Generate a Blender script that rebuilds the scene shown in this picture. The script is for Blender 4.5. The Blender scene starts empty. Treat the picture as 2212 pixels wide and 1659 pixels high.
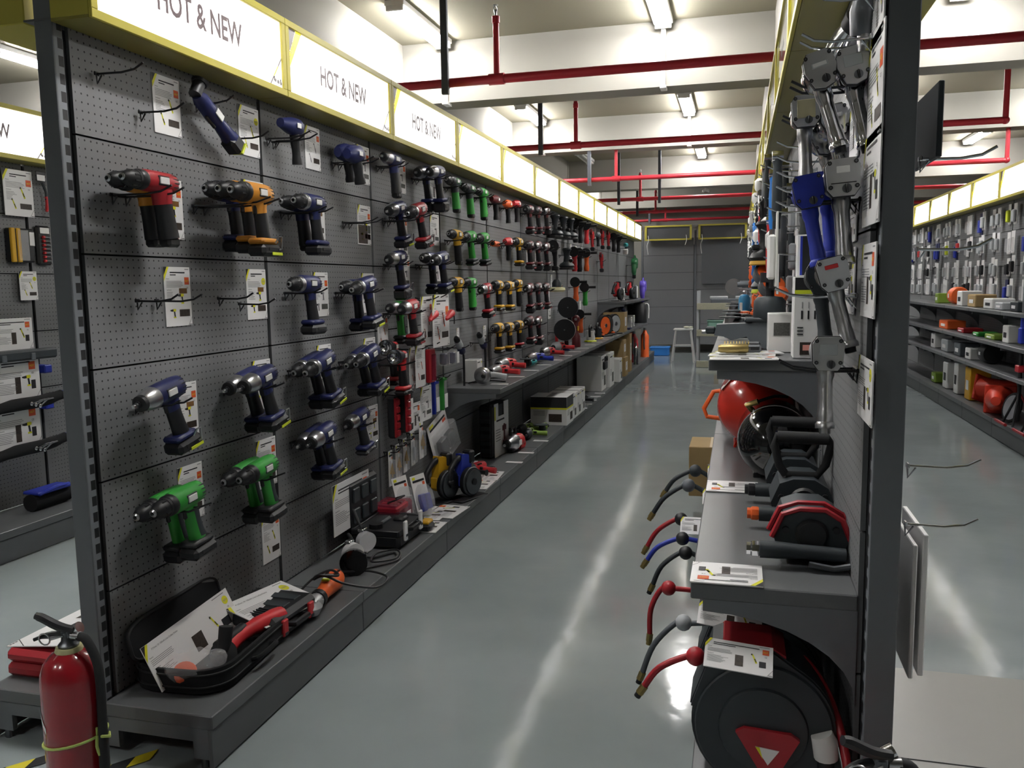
import bpy, math, random
from mathutils import Vector, Matrix
rnd = random.Random(7)
PI = math.pi
C = bpy.context.scene.collection
S = bpy.context.scene

# ------------------------------------------------------------------ camera
cam_d = bpy.data.cameras.new('camera')
cam = bpy.data.objects.new('camera', cam_d); C.objects.link(cam); S.camera = cam
cam_d.sensor_width = 36; cam_d.lens = 29.49; cam_d.clip_start = 0.05; cam_d.clip_end = 100
def cam_axes(yaw, pitch, roll):
    f = Vector((math.sin(yaw)*math.cos(pitch), math.cos(yaw)*math.cos(pitch), -math.sin(pitch)))
    r = Vector((math.cos(yaw), -math.sin(yaw), 0)); u = r.cross(f)
    return r*math.cos(roll)+u*math.sin(roll), -r*math.sin(roll)+u*math.cos(roll), f
r_, u_, f_ = cam_axes(-0.26376, 0.11788, -0.015492)
cam.matrix_world = Matrix(((r_.x,u_.x,-f_.x,0),(r_.y,u_.y,-f_.y,0),(r_.z,u_.z,-f_.z,1.455),(0,0,0,1)))

# ------------------------------------------------------------------ world / exposure
w = bpy.data.worlds.new('world'); S.world = w; w.use_nodes = True
w.node_tree.nodes['Background'].inputs[0].default_value = (0.85,0.9,1,1)
w.node_tree.nodes['Background'].inputs[1].default_value = 0.12
S.view_settings.view_transform = 'Standard'; S.view_settings.look = 'None'
S.view_settings.gamma = 1; S.view_settings.use_curve_mapping = False
S.view_settings.exposure = 0.9
TUBE = 75.0      # radiance of the ceiling tubes
SIGN = .85      # radiance of the light boxes

# ------------------------------------------------------------------ materials
MT = {}
def mat(name, col, rough=0.5, metal=0.0, emit=None, es=0, coat=0, noise=0, nscale=40, trans=0, ior=1.45, alpha=1, bump=0):
    if name in MT: return MT[name]
    m = bpy.data.materials.new(name); m.use_nodes = True; MT[name] = m
    nt = m.node_tree; b = nt.nodes['Principled BSDF']
    b.inputs['Base Color'].default_value = (*col, 1); b.inputs['Roughness'].default_value = rough
    b.inputs['Metallic'].default_value = metal; b.inputs['Coat Weight'].default_value = coat
    b.inputs['Coat Roughness'].default_value = 0.08
    b.inputs['Transmission Weight'].default_value = trans; b.inputs['IOR'].default_value = ior
    b.inputs['Alpha'].default_value = alpha
    if emit: b.inputs['Emission Color'].default_value = (*emit,1); b.inputs['Emission Strength'].default_value = es
    if noise or bump:
        tc = nt.nodes.new('ShaderNodeTexCoord'); n = nt.nodes.new('ShaderNodeTexNoise')
        n.inputs['Scale'].default_value = nscale; n.inputs['Detail'].default_value = 4
        nt.links.new(tc.outputs['Object'], n.inputs['Vector'])
        if noise:
            mx = nt.nodes.new('ShaderNodeMixRGB'); mx.blend_type = 'MULTIPLY'; mx.inputs[0].default_value = noise
            mx.inputs[1].default_value = (*col,1); nt.links.new(n.outputs['Fac'], mx.inputs[2])
            br = nt.nodes.new('ShaderNodeBrightContrast'); br.inputs[1].default_value = 0.0
            nt.links.new(mx.outputs[0], br.inputs[0]); nt.links.new(br.outputs[0], b.inputs['Base Color'])
            b.inputs['Base Color'].default_value = (*col,1)
        if bump:
            bp = nt.nodes.new('ShaderNodeBump'); bp.inputs['Strength'].default_value = bump; bp.inputs['Distance'].default_value = 0.002
            nt.links.new(n.outputs['Fac'], bp.inputs['Height']); nt.links.new(bp.outputs[0], b.inputs['Normal'])
    return m
def c8(h):      # '#rrggbb' -> linear
    v = [int(h[i:i+2],16)/255 for i in (1,3,5)]
    return tuple(x/12.92 if x <= .04045 else ((x+.055)/1.055)**2.4 for x in v)
BLACK = mat('black_plastic', c8('#1b1c1f'), .45)
BLACKG = mat('black_gloss', c8('#0d0e10'), .12, coat=.5)
RUB = mat('rubber', c8('#1d1e20'), .75)
FAB = mat('black_cloth', c8('#101114'), .95)
DGREY = mat('dark_grey_plastic', c8('#2c3236'), .5)
MGREY = mat('mid_grey_plastic', c8('#565b60'), .5)
LGREY = mat('light_grey_plastic', c8('#a9adb0'), .45)
NAVY = mat('navy_plastic', c8('#1a2150'), .42)
BLUE = mat('blue_plastic', c8('#24349a'), .4)
SKY = mat('sky_blue', c8('#2b76c4'), .45)
TEAL = mat('teal_plastic', c8('#2f8a8c'), .4)
RED = mat('red_plastic', c8('#9e2029'), .4)
REDB = mat('bright_red', c8('#c43035'), .4)
DRED = mat('dark_red', c8('#5e1f24'), .45)
ORANGE = mat('orange_plastic', c8('#e0622a'), .45)
AMBER = mat('amber_plastic', c8('#c4832a'), .45)
YEL = mat('yellow_plastic', c8('#cf9f22'), .45)
LIME = mat('lime', c8('#c9d62f'), .5)
GREEN = mat('green_plastic', c8('#2f9035'), .5)
DGREEN = mat('dark_green', c8('#1d5a33'), .4)
OLIVE = mat('olive_green', c8('#7d9a3a'), .5)
PURP = mat('purple_plastic', c8('#5b4ab5'), .45)
WHITE = mat('white_plastic', c8('#e4e4e2'), .4)
CREAM = mat('cream_wool', c8('#d9d6ac'), .95)
SILV = mat('silver_metal', c8('#b9babd'), .28, 1)
CHROME = mat('chrome', c8('#dcdde0'), .12, 1)
STEEL = mat('dark_steel', c8('#6d7074'), .35, 1)
ALU = mat('cast_aluminium', c8('#b9babc'), .38, .6)
BRASS = mat('brass', c8('#9c8a58'), .42, .9)
GOLD = mat('gold_bits', c8('#c7a24a'), .3, 1)
CARD = mat('carton', c8('#a98f63'), .85, noise=.25, nscale=6)
PAPER = mat('white_card', c8('#e9e8e8'), .35)
PRT = mat('print_grey', c8('#8e8e90'), .5)
PRK = mat('print_black', c8('#26262a'), .5)
PRY = mat('print_yellow', c8('#dcd92c'), .5)
PRO = mat('print_orange', c8('#dc5a32'), .5)
PRP = mat('print_pink', c8('#e39a8e'), .5)
PHOTO = mat('print_photo', c8('#4a3f38'), .5, noise=.95, nscale=120)
PHOTOG = mat('print_photo_grey', c8('#6a6a66'), .5, noise=.95, nscale=160)
WOODP = mat('print_wood', c8('#8a6236'), .5, noise=.6, nscale=60)
SHELL = mat('shelf_grey_metal', c8('#5f6163'), .36, .0, noise=.12, nscale=200)
POSTM = mat('post_grey_metal', c8('#63666a'), .45, .0)
KICK = mat('kick_plate_grey', c8('#595b5d'), .5)
SLOT = mat('slot_dark', c8('#15171a'), .8)
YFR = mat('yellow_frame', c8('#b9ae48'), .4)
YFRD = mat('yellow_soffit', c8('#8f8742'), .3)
WALLM = mat('painted_wall', c8('#8f8c85'), .85, noise=.06, nscale=3)
CEILM = mat('ceiling_paint', c8('#8a8575'), .9)
PIPE = mat('red_pipe', c8('#b02a36'), .4)
ZINC = mat('zinc_hanger', c8('#55585f'), .4, .4)
CONDM = mat('conduit_white', c8('#e4e4e4'), .5)
TUBEM = mat('tube_glow', (1,1,1), .5, emit=(1,.985,.97), es=TUBE)
CLEAR = mat('clear_plastic', (.9,.9,.92), .12, alpha=.22, coat=.6)
CLEARR = mat('clear_red_plastic', c8('#a03048'), .15, alpha=.5)
GLASSY = mat('clear_lens', (.95,.95,.97), .1, alpha=.5, coat=.8)
REDPAINT = mat('extinguisher_red', c8('#8e1420'), .22, coat=.6)
TANKRED = mat('tank_red', c8('#c52f22'), .25, coat=.4)

def peg_material(name, col, holes=True):
    m = bpy.data.materials.new(name); m.use_nodes = True; nt = m.node_tree
    b = nt.nodes['Principled BSDF']; out = nt.nodes['Material Output']
    b.inputs['Base Color'].default_value = (*col,1); b.inputs['Roughness'].default_value = .58
    N = nt.nodes.new; L = nt.links.new
    tc = N('ShaderNodeTexCoord'); sp = N('ShaderNodeSeparateXYZ'); L(tc.outputs['Object'], sp.inputs[0])
    def mth(op, a, bb=None):
        n = N('ShaderNodeMath'); n.operation = op
        for i, v in enumerate((a, bb)):
            if v is None: continue
            if isinstance(v, (int,float)): n.inputs[i].default_value = v
            else: L(v, n.inputs[i])
        return n.outputs[0]
    ds = []
    for k in ('X','Z'):
        fr = mth('FRACT', mth('DIVIDE', sp.outputs[k], .025))
        ds.append(mth('POWER', mth('SUBTRACT', fr, .5), 2.0))
    d = mth('SQRT', mth('ADD', ds[0], ds[1]))
    hole = mth('LESS_THAN', d, .125)
    inx = mth('LESS_THAN', mth('ABSOLUTE', sp.outputs['X']), .4875)     # margins of each panel
    hole = mth('MULTIPLY', hole, inx)
    cm = N('ShaderNodeMixRGB'); L(hole, cm.inputs[0]); cm.inputs[1].default_value=(*col,1); cm.inputs[2].default_value=(*c8('#0c0d0f'),1)  # holes are painted dots, the darkness inside them put into the colour
    L(cm.outputs[0], b.inputs['Base Color'])
    return m
def slot_material():
    m = bpy.data.materials.new('slotted_steel'); m.use_nodes = True; nt = m.node_tree
    b = nt.nodes['Principled BSDF']; b.inputs['Roughness'].default_value = .5
    N = nt.nodes.new; L = nt.links.new
    tc = N('ShaderNodeTexCoord'); sp = N('ShaderNodeSeparateXYZ'); L(tc.outputs['Object'], sp.inputs[0])
    d = N('ShaderNodeMath'); d.operation='DIVIDE'; L(sp.outputs['Z'], d.inputs[0]); d.inputs[1].default_value=.05
    f = N('ShaderNodeMath'); f.operation='FRACT'; L(d.outputs[0], f.inputs[0])
    g = N('ShaderNodeMath'); g.operation='LESS_THAN'; L(f.outputs[0], g.inputs[0]); g.inputs[1].default_value=.6
    a = N('ShaderNodeMath'); a.operation='GREATER_THAN'; L(sp.outputs['Y'], a.inputs[0]); a.inputs[1].default_value=-.006
    u = N('ShaderNodeMath'); u.operation='MULTIPLY'; L(g.outputs[0], u.inputs[0]); L(a.outputs[0], u.inputs[1])
    mx = N('ShaderNodeMixRGB'); L(u.outputs[0], mx.inputs[0]); mx.inputs[1].default_value=(*c8('#777b80'),1); mx.inputs[2].default_value=(*c8('#141619'),1)
    L(mx.outputs[0], b.inputs['Base Color']); return m
SLOTM = slot_material()
PEG = peg_material('pegboard_grey', c8('#737476'))

def floor_material():
    m = bpy.data.materials.new('epoxy_floor'); m.use_nodes = True; nt = m.node_tree; b = nt.nodes['Principled BSDF']
    N = nt.nodes.new; L = nt.links.new
    tc = N('ShaderNodeTexCoord'); n1 = N('ShaderNodeTexNoise'); n1.inputs['Scale'].default_value = 1.3; n1.inputs['Detail'].default_value = 5
    L(tc.outputs['Object'], n1.inputs['Vector']); cr = N('ShaderNodeValToRGB')
    cr.color_ramp.elements[0].position = .3; cr.color_ramp.elements[0].color = (*c8('#8c9597'),1)
    cr.color_ramp.elements[1].position = .75; cr.color_ramp.elements[1].color = (*c8('#a0a9aa'),1)
    L(n1.outputs['Fac'], cr.inputs[0]); L(cr.outputs[0], b.inputs['Base Color'])
    n2 = N('ShaderNodeTexNoise'); n2.inputs['Scale'].default_value = 7; n2.inputs['Detail'].default_value = 3
    L(tc.outputs['Object'], n2.inputs['Vector']); bp = N('ShaderNodeBump'); bp.inputs['Strength'].default_value = .1; bp.inputs['Distance'].default_value = .01
    L(n2.outputs['Fac'], bp.inputs['Height']); L(bp.outputs[0], b.inputs['Normal'])
    mr = N('ShaderNodeMapRange'); mr.inputs['To Min'].default_value = .05; mr.inputs['To Max'].default_value = .15
    n3 = N('ShaderNodeTexNoise'); n3.inputs['Scale'].default_value = 2.2; n3.inputs['Detail'].default_value = 6
    L(tc.outputs['Object'], n3.inputs['Vector']); L(n3.outputs['Fac'], mr.inputs['Value']); L(mr.outputs[0], b.inputs['Roughness'])
    b.inputs['IOR'].default_value = 1.5
    return m
FLOOR = floor_material()

# ------------------------------------------------------------------ mesh builder
_txt = {}
def text_geo(s,fat=0):
    if s not in _txt:
        cu = bpy.data.curves.new('t','FONT'); cu.body = s; cu.size = 1; cu.align_x = 'LEFT'; cu.resolution_u = 3; cu.offset = .02 if s=='HOT & NEW' else .004
        ob = bpy.data.objects.new('t', cu); C.objects.link(ob)
        bpy.context.view_layer.update()
        me = bpy.data.meshes.new_from_object(ob.evaluated_get(bpy.context.evaluated_depsgraph_get()))
        _txt[s] = ([tuple(v.co[:2]) for v in me.vertices], [tuple(p.vertices) for p in me.polygons])
        bpy.data.objects.remove(ob); bpy.data.curves.remove(cu); bpy.data.meshes.remove(me)
    return _txt[s]
class MB:
    def __init__(s): s.v=[]; s.f=[]; s.m=[]; s.mats=[]; s.sm=[]; s.T=None
    def mi(s, m):
        if m not in s.mats: s.mats.append(m)
        return s.mats.index(m)
    def add(s, vs, fs, m, smooth=False):
        o = len(s.v); i = s.mi(m)
        if s.T is not None: vs = [tuple(s.T @ Vector(v)) for v in vs]
        s.v += [tuple(v) for v in vs]; s.f += [tuple(o+k for k in f) for f in fs]
        s.m += [i]*len(fs); s.sm += [smooth]*len(fs); return s
    def box(s, c, d, m, bev=0, R=None):
        hx,hy,hz = d[0]/2,d[1]/2,d[2]/2
        if bev <= 0:
            vs = [Vector((x,y,z)) for x in (-hx,hx) for y in (-hy,hy) for z in (-hz,hz)]
            fs = [(0,1,3,2),(4,6,7,5),(0,4,5,1),(2,3,7,6),(0,2,6,4),(1,5,7,3)]; sm = False
        else:
            b = min(bev, hx*.98, hy*.98, hz*.98); vs=[]; idx={}
            for sx in (-1,1):
                for sy in (-1,1):
                    for sz in (-1,1):
                        for k in range(3):
                            p = [sx*(hx-b), sy*(hy-b), sz*(hz-b)]; p[k] = (sx*hx, sy*hy, sz*hz)[k]
                            idx[(sx,sy,sz,k)] = len(vs); vs.append(Vector(p))
            fs = []
            for k in range(3):
                a,c2 = [q for q in range(3) if q != k]
                for sg in (-1,1):
                    q = []
                    for (i,j) in ((-1,-1),(1,-1),(1,1),(-1,1)):
                        t=[0,0,0]; t[k]=sg; t[a]=i; t[c2]=j; q.append(idx[(*t,k)])
                    n = (vs[q[1]]-vs[q[0]]).cross(vs[q[2]]-vs[q[1]])
                    if n[k]*sg < 0: q.reverse()
                    fs.append(tuple(q))
            for k in range(3):
                a,c2 = [q for q in range(3) if q != k]
                for i in (-1,1):
                    for j in (-1,1):
                        t0=[0,0,0]; t0[a]=i; t0[c2]=j; t1=list(t0); t0[k]=-1; t1[k]=1
                        q=[idx[(*t0,a)],idx[(*t1,a)],idx[(*t1,c2)],idx[(*t0,c2)]]
                        n=(vs[q[1]]-vs[q[0]]).cross(vs[q[2]]-vs[q[1]]); o=Vector([0,0,0]); o[a]=i; o[c2]=j
                        if n.dot(o)<0: q.reverse()
                        fs.append(tuple(q))
            for sx in (-1,1):
                for sy in (-1,1):
                    for sz in (-1,1):
                        q=[idx[(sx,sy,sz,k)] for k in range(3)]
                        if sx*sy*sz<0: q.reverse()
                        fs.append(tuple(q))
            sm = False
        if R is not None: vs = [R @ v for v in vs]
        c = Vector(c); return s.add([v+c for v in vs], fs, m, sm)
    def ring(s, p, a, b, n):
        return [p + a*math.cos(2*PI*k/n) + b*math.sin(2*PI*k/n) for k in range(n)]
    def loft(s, rings, m, caps=True, smooth=True, close=False):
        n=len(rings[0]); vs=[v for r in rings for v in r]; fs=[]
        R=len(rings)
        for i in range(R if close else R-1):
            j=(i+1)%R
            for k in range(n): k2=(k+1)%n; fs.append((i*n+k, i*n+k2, j*n+k2, j*n+k))
        s.add(vs, fs, m, smooth)
        if caps and not close:
            s.add(rings[0], [tuple(reversed(range(n)))], m); s.add(rings[-1], [tuple(range(n))], m)
        return s
    def lathe(s, prof, p0, ax, m, n=16, sa=1, sb=1, caps=True, up=(0,0,1)):
        p0=Vector(p0); ax=Vector(ax).normalized(); up=Vector(up)
        if abs(ax.dot(up))>.95: up=Vector((0,1,0))
        a=ax.cross(up).normalized(); b=ax.cross(a).normalized()*-1
        # a x b = ax orientation
        if a.cross(b).dot(ax)<0: b=-b
        return s.loft([s.ring(p0+ax*t, a*r*sa, b*r*sb, n) for r,t in prof], m, caps)
    def cyl(s, p0, p1, r0, m, r1=None, n=14, caps=True):
        p0=Vector(p0); p1=Vector(p1); L=(p1-p0).length
        return s.lathe([(r0,0),(r0 if r1 is None else r1,L)], p0, p1-p0, m, n, caps=caps)
    def sph(s, c, r, m, n=14, sz=1):
        k=max(4,n//2); c=Vector(c)
        return s.lathe([(max(1e-4,r*math.sin(PI*i/k)), -r*sz*math.cos(PI*i/k)) for i in range(k+1)], c, (0,0,1), m, n, caps=False)
    def tube(s, pts, r, m, n=8, sub=0, caps=True):
        P=[Vector(p) for p in pts]
        if sub:
            Q=[]
            for i in range(len(P)-1):
                a=P[max(i-1,0)]; b=P[i]; c=P[i+1]; d=P[min(i+2,len(P)-1)]
                for k in range(sub):
                    t=k/sub; Q.append(.5*((2*b)+(c-a)*t+(2*a-5*b+4*c-d)*t*t+(3*b-a-3*c+d)*t**3))
            Q.append(P[-1]); P=Q
        rs = r if isinstance(r,(list,tuple)) else None
        tg=[]
        for i in range(len(P)):
            t=(P[min(i+1,len(P)-1)]-P[max(i-1,0)]); tg.append(t.normalized() if t.length>1e-9 else Vector((0,0,1)))
        u=Vector((0,0,1)) if abs(tg[0].z)<.9 else Vector((1,0,0)); rings=[]
        for i,p in enumerate(P):
            u=(u-tg[i]*u.dot(tg[i]))
            if u.length<1e-6: u=Vector((1,0,0))
            u.normalize(); v=tg[i].cross(u)
            rr = r if rs is None else rs[min(len(rs)-1, int(i*len(rs)/len(P)))]
            rings.append(s.ring(p,u*rr,v*rr,n))
        return s.loft(rings, m, caps)
    def prism(s, poly, ax, lo, hi, m, smooth=False):
        # poly in the two other axes, ordered; ax 'x': (y,z)  'y': (x,z)  'z': (x,y)
        f={'x':lambda u,v,w:(w,u,v),'y':lambda u,v,w:(u,w,v),'z':lambda u,v,w:(u,v,w)}[ax]
        A=sum(poly[i][0]*poly[(i+1)%len(poly)][1]-poly[(i+1)%len(poly)][0]*poly[i][1] for i in range(len(poly)))
        P=list(poly) if A>0 else list(reversed(poly))
        if ax=='y': P.reverse()
        n=len(P); a=[f(u,v,lo) for u,v in P]; b=[f(u,v,hi) for u,v in P]
        fs=[(k,(k+1)%n,n+(k+1)%n,n+k) for k in range(n)]
        s.add(a+b, fs+[tuple(reversed(range(n))), tuple(range(n,2*n))], m, smooth); return s
    def quad(s, pts, m): return s.add(pts,[tuple(range(len(pts)))],m)
    def text(s, t, size, o, U, V, m, center=False, squeeze=1):
        vs,fs=text_geo(t); U=Vector(U); V=Vector(V); o=Vector(o)
        if center:
            xs=[v[0] for v in vs]; cx=(min(xs)+max(xs))/2
        else: cx=0
        return s.add([o+U*((x-cx)*size*squeeze)+V*(y*size) for x,y in vs], fs, m)
    def build(s, name, parent=None, label=None, kind=None, loc=None):
        me=bpy.data.meshes.new(name); me.from_pydata(s.v,[],s.f)
        for m in s.mats: me.materials.append(m)
        me.polygons.foreach_set('material_index', s.m); me.polygons.foreach_set('use_smooth', s.sm)
        me.update()
        if any(s.sm): me.set_sharp_from_angle(angle=math.radians(38))
        o=bpy.data.objects.new(name,me); C.objects.link(o)
        if parent: o.parent=parent
        if label: o['label']=label
        if kind: o['kind']=kind
        if loc: o.location=loc
        return o
def thing(name, label, cat, loc=(0,0,0), rz=0, group=None, rot=None):
    o=bpy.data.objects.new(name,None); C.objects.link(o); o.empty_display_size=.05
    o.location=loc; o.rotation_euler = rot if rot else (0,0,rz)
    o['label']=label; o['category']=cat
    if group: o['group']=group
    return o
def tag(o,label,cat,group=None):
    o['label']=label; o['category']=cat
    if group: o['group']=group
    return o
def dup(root,label,loc=None,rz=None,group=None,rot=None,scale=None):
    r=root.copy(); C.objects.link(r); r['label']=label
    if loc is not None: r.location=loc
    if rz is not None: r.rotation_euler=(0,0,rz)
    if rot is not None: r.rotation_euler=rot
    r.scale=(scale or 1,)*3
    if group: r['group']=group
    elif 'group' in r: del r['group']
    for ch in KIDS.get(root.name, list(root.children)):
        c=ch.copy(); C.objects.link(c); c.parent=r
        for g in list(ch.children):
            d=g.copy(); C.objects.link(d); d.parent=c
    return r
KIDS={}
NEST={'battery_stripe':'battery','belt_clip':'battery','grip':'handle','trigger':'handle','rating_label':'housing','nose_ring':'hammer_case','anvil':'hammer_case','chuck':'torque_collar','reflector':'lamp_head','bolt':'rear_plate','selector_knob':'rear_plate','air_inlet':'handle','latch':'lid','box_print':'box_body','spindle':'gear_head','label_strip':'case_shell','inlet_nut':'throttle_handle','throttle_lever':'throttle_handle','badge_label':'badge'}
def nest(r):
    kids={}
    for c in list(r.children): kids.setdefault(c.name.split('.')[0],[]).append(c)
    for k,p in NEST.items():
        if k in kids and p in kids:
            for c in kids[k]: c.parent=kids[p][0]
PROTO={}
def use(key, make, label, loc, rz=0, group=None, rot=None, scale=None):
    """first call builds the thing, later calls copy it and its parts"""
    if key not in PROTO:
        r=make(); nest(r); PROTO[key]=r; KIDS[r.name]=list(r.children)
        r['label']=label; r.location=loc; r.rotation_euler = rot if rot else (0,0,rz)
        if scale: r.scale=(scale,)*3
        if group: r['group']=group
        return r
    return dup(PROTO[key],label,loc,rz,group,rot,scale)

# ================================================================== setting
def struct(name, mb, loc=None): return mb.build(name, kind='structure', loc=loc)
FX=-1.895; RX=.285; BAY=1.0656; Y0=2.065; YR=2.0
ZS=[1.9157,1.5657,1.2157,.8657,.5157]; ZH0,ZH1=2.216,2.52
b=MB(); b.box((-.5,8,-.05),(24,26,.1),FLOOR); struct('floor',b)
b=MB(); b.box((-.5,8,3.55),(24,26,.1),CEILM); struct('ceiling',b)
b=MB(); b.box((-.5,18.5,1.75),(24,.2,3.5),WALLM); struct('wall_back',b)
b=MB(); b.box((-9,8,1.75),(.2,26,3.5),WALLM); struct('wall_left',b)
b=MB(); b.box((-1.25,-5.1,1.75),(15.5,.2,3.5),WALLM); struct('wall_front',b)
b=MB(); b.box((6.5,8,1.75),(.2,26,3.5),WALLM); struct('wall_right',b)
for i,(y,z) in enumerate(((-.6,3.0),(3.3,3.0),(6.98,3.0),(10.62,3.1),(14.27,3.0),(17.9,3.0))):
    b=MB(); b.box((-.5,y+.14,(z+3.5)/2),(18,.28,3.5-z),WALLM); struct('trim_%d'%(i+1),b)
for i,x in enumerate((.43,-3.0)):
    b=MB(); b.box((x,8.9,3.2),(.38,19,.6),WALLM); struct('trim_%d'%(i+7),b)
b=MB()
b.box((-3.0,7.2,1.75),(.4,.4,3.5),WALLM); b.box((-3.0,14.4,1.75),(.4,.4,3.5),WALLM)
struct('trim_9',b)
# pale floor tiles behind the right gondola, and their joints
b=MB(); TILE=mat('pale_tile',c8('#9d9d98'),.3,noise=.1,nscale=5)
b.quad([(.36,1.0,.004),(1.02,1.0,.004),(1.02,3.27,.004),(.36,3.27,.004)],TILE)
for y in (2.62,): b.quad([(.36,y,.005),(1.02,y,.005),(1.02,y+.006,.005),(.36,y+.006,.005)],SLOT)
struct('trim_10',b)

# ---- ceiling lights
def ceiling_light(x,y,label,on=True):
    t=thing('ceiling_light',label,'ceiling light',(x,y,3.5),group=None)
    b=MB(); b.box((0,0,-.02),(.15,1.06,.04),CONDM,.005)
    b.build('fixture_body',t)
    for s in (-1,1):
        b=MB(); b.cyl((s*.04,-.5,-.058),(s*.04,.5,-.058),.016,TUBEM if on else WHITE,n=10); b.build('tube_lamp',t)
    for s in (-1,1):
        b=MB(); b.box((0,s*.515,-.055),(.13,.025,.04),WHITE,.004); b.build('end_cap',t)
    return t
rowname=['added unseen behind the camera','nearest the viewer','before the first ceiling beam','before the second ceiling beam','before the third ceiling beam','unseen, added to brighten far end','nearest the far wall']
rows=[(-1.2),(2.7),(6.4),(10.03),(13.65),(16.9)]
colsn={-6.0:'far left aisle',-4.2:'second aisle from the left',-2.42:'aisle above the drill signs',-.6:'middle aisle',1.5:'aisle right of the air tools',3.27:'rightmost aisle'}
for i,y in enumerate(rows):
    for x in colsn:
        if (i==0 and x not in(-2.42,-4.2)) or (i==5 and x not in(-2.42,1.5)): continue  # first row added to brighten the left post, last row the far end
        on = not (i==4 and x==-2.42)
        ceiling_light(x,y,('bright ' if on else 'unlit ')+'tube light of the %s, %s'%(colsn[x],rowname[i]),on)
# conduits down the beam faces under the lights
for x,y,z0,z1,l in ((-2.42,6.95,3.0,3.5,'under the light above the drill wall signs'),(-.6,6.95,3.0,3.5,'under the nearest middle aisle light'),(-2.42,10.59,3.1,3.5,'on the second beam near the black hanger'),(-.6,10.59,3.1,3.5,'on the second beam over the middle aisle')):
    b=MB(); b.box((0,0,0),(.035,.03,z1-z0),CONDM,.003); b.box((0,.03,-(z1-z0)/2-.012),(.05,.12,.024),CONDM,.003)
    tag(b.build('conduit',loc=(x,y,(z0+z1)/2)),'white conduit on the beam face '+l,'conduit')
# ---- sprinkler pipes with risers and strut hangers
pn=['nearest','second','third','fourth','fifth','farthest']
for i,(y,xa,xb) in enumerate(((5.3,-8.5,6.3),(8.0,-8.5,2.12),(10.7,-8.5,2.87),(13.4,-8.5,6.3),(15.9,-8.5,6.3),(18.1,-8.5,6.3))):
    t=thing('sprinkler_pipe','red sprinkler pipe crossing under the ceiling, %s from the camera'%pn[i],'pipe',(0,y,2.75))
    b=MB(); b.cyl((xa,0,0),(xb,0,0),.028,PIPE,n=14)
    for xj in (-1.5,): b.cyl((xj-.05,0,0),(xj+.05,0,0),.036,PIPE,n=12)
    if i in (1,2): b.cyl((xb,0,-.0),(xb,0,.6),.024,PIPE,n=12); b.sph((xb,0,0),.034,PIPE)
    b.build('pipe_run',t)
    for xr in (-1.5,-5.5):
        b=MB(); b.cyl((xr,0,.02),(xr,0,.4 if i else .36),.02,PIPE,n=12); b.cyl((xr,0,.34),(xr,0,.38),.026,PIPE,n=12)
        b.build('riser',t)
        b=MB(); b.cyl((xr,0,.38),(xr,0,.42),.008,SILV,n=8); b.cyl((xr,0,.445),(xr,0,.449),.016,SILV,n=10)
        for s in (-1,1): b.tube([(xr+s*.006,0,.4),(xr+s*.012,0,.425),(xr+s*.004,0,.446)],.0025,SILV,6)
        b.build('sprinkler_head',t)
    for xh in ((-1.83,) if i not in (3,) else (-1.83,-1.2)):
        h=thing('pipe_hanger','dark steel strut hanging from the ceiling to the %s red pipe%s'%(pn[i],', right-hand one' if xh==-1.2 else ''),'pipe hanger',(xh,y,2.75))
        b=MB(); b.box((0,-.045,.35),(.045,.03,.86),ZINC,.003); b.build('strut',h)
        b=MB(); b.tube([(0,-.035,.05),(0,0,.036),(0,.035,.02),(0,.035,-.02),(0,0,-.038),(0,-.04,-.05)],.007,ZINC,6); b.build('clamp',h)
b=MB(); b.cyl((2.35,13.2,2.75),(2.35,13.2,3.5),.02,ZINC,n=6)
b=MB(); b.lathe([(.06,0),(.055,.03),(.02,.06)],(0,0,0),(0,0,1),WHITE,n=16); b.cyl((0,0,-.01),(0,0,0),.035,BLACKG)
tag(b.build('smoke_detector',loc=(-.55,14.6,2.94)),'small white dome detector under the third ceiling beam','detector')

# ================================================================== gondolas
def bay_parts(root, w, zs, ztop, rz_face, deck_d, side_label=None, panels=True, base=True, peg=PEG):
    """parts of one display bay. local frame: X along the board, -Y out of the board, Z up"""
    edges=[ztop]+zs+[.177]
    for k in range(len(edges)-1):
        z1,z0=edges[k],edges[k+1]
        if z1-z0<.02: continue
        b=MB(); d=.012
        b.quad([(-w/2+.012,-.0,z0+.003-(z0+z1)/2),(w/2-.012,0,z0+.003-(z0+z1)/2),(w/2-.012,0,z1-.003-(z0+z1)/2),(-w/2+.012,0,z1-.003-(z0+z1)/2)],peg)
        h=(z1-z0)/2-.003; x=w/2-.012
        for q in ([(-x,0,h),(x,0,h),(x,d,h),(-x,d,h)],[(-x,0,-h),(-x,d,-h),(x,d,-h),(x,0,-h)],[(-x,0,-h),(-x,0,h),(-x,d,h),(-x,d,-h)],[(x,0,-h),(x,d,-h),(x,d,h),(x,0,h)]): b.quad(q,SHELL)
        o=b.build('pegboard_panel',root); o.location=(0,0,(z0+z1)/2)
    b=MB(); b.box((0,.016,1.2),(w,.004,2.02),SLOT); b.build('dark_seam_sheet',root)  # added dark sheet, keeps bright gaps from showing through the panel seams
    if base:
        base_parts(root,w,deck_d)
def base_parts(root,w,deck_d):
    b=MB(); b.box((0,-deck_d/2,.155),(w-.003,deck_d,.044),SHELL,.003); b.build('base_deck',root)
    b=MB(); b.box((0,-deck_d+.012,.07),(w-.006,.014,.125),KICK,.002); b.build('kick_plate',root)
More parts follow.
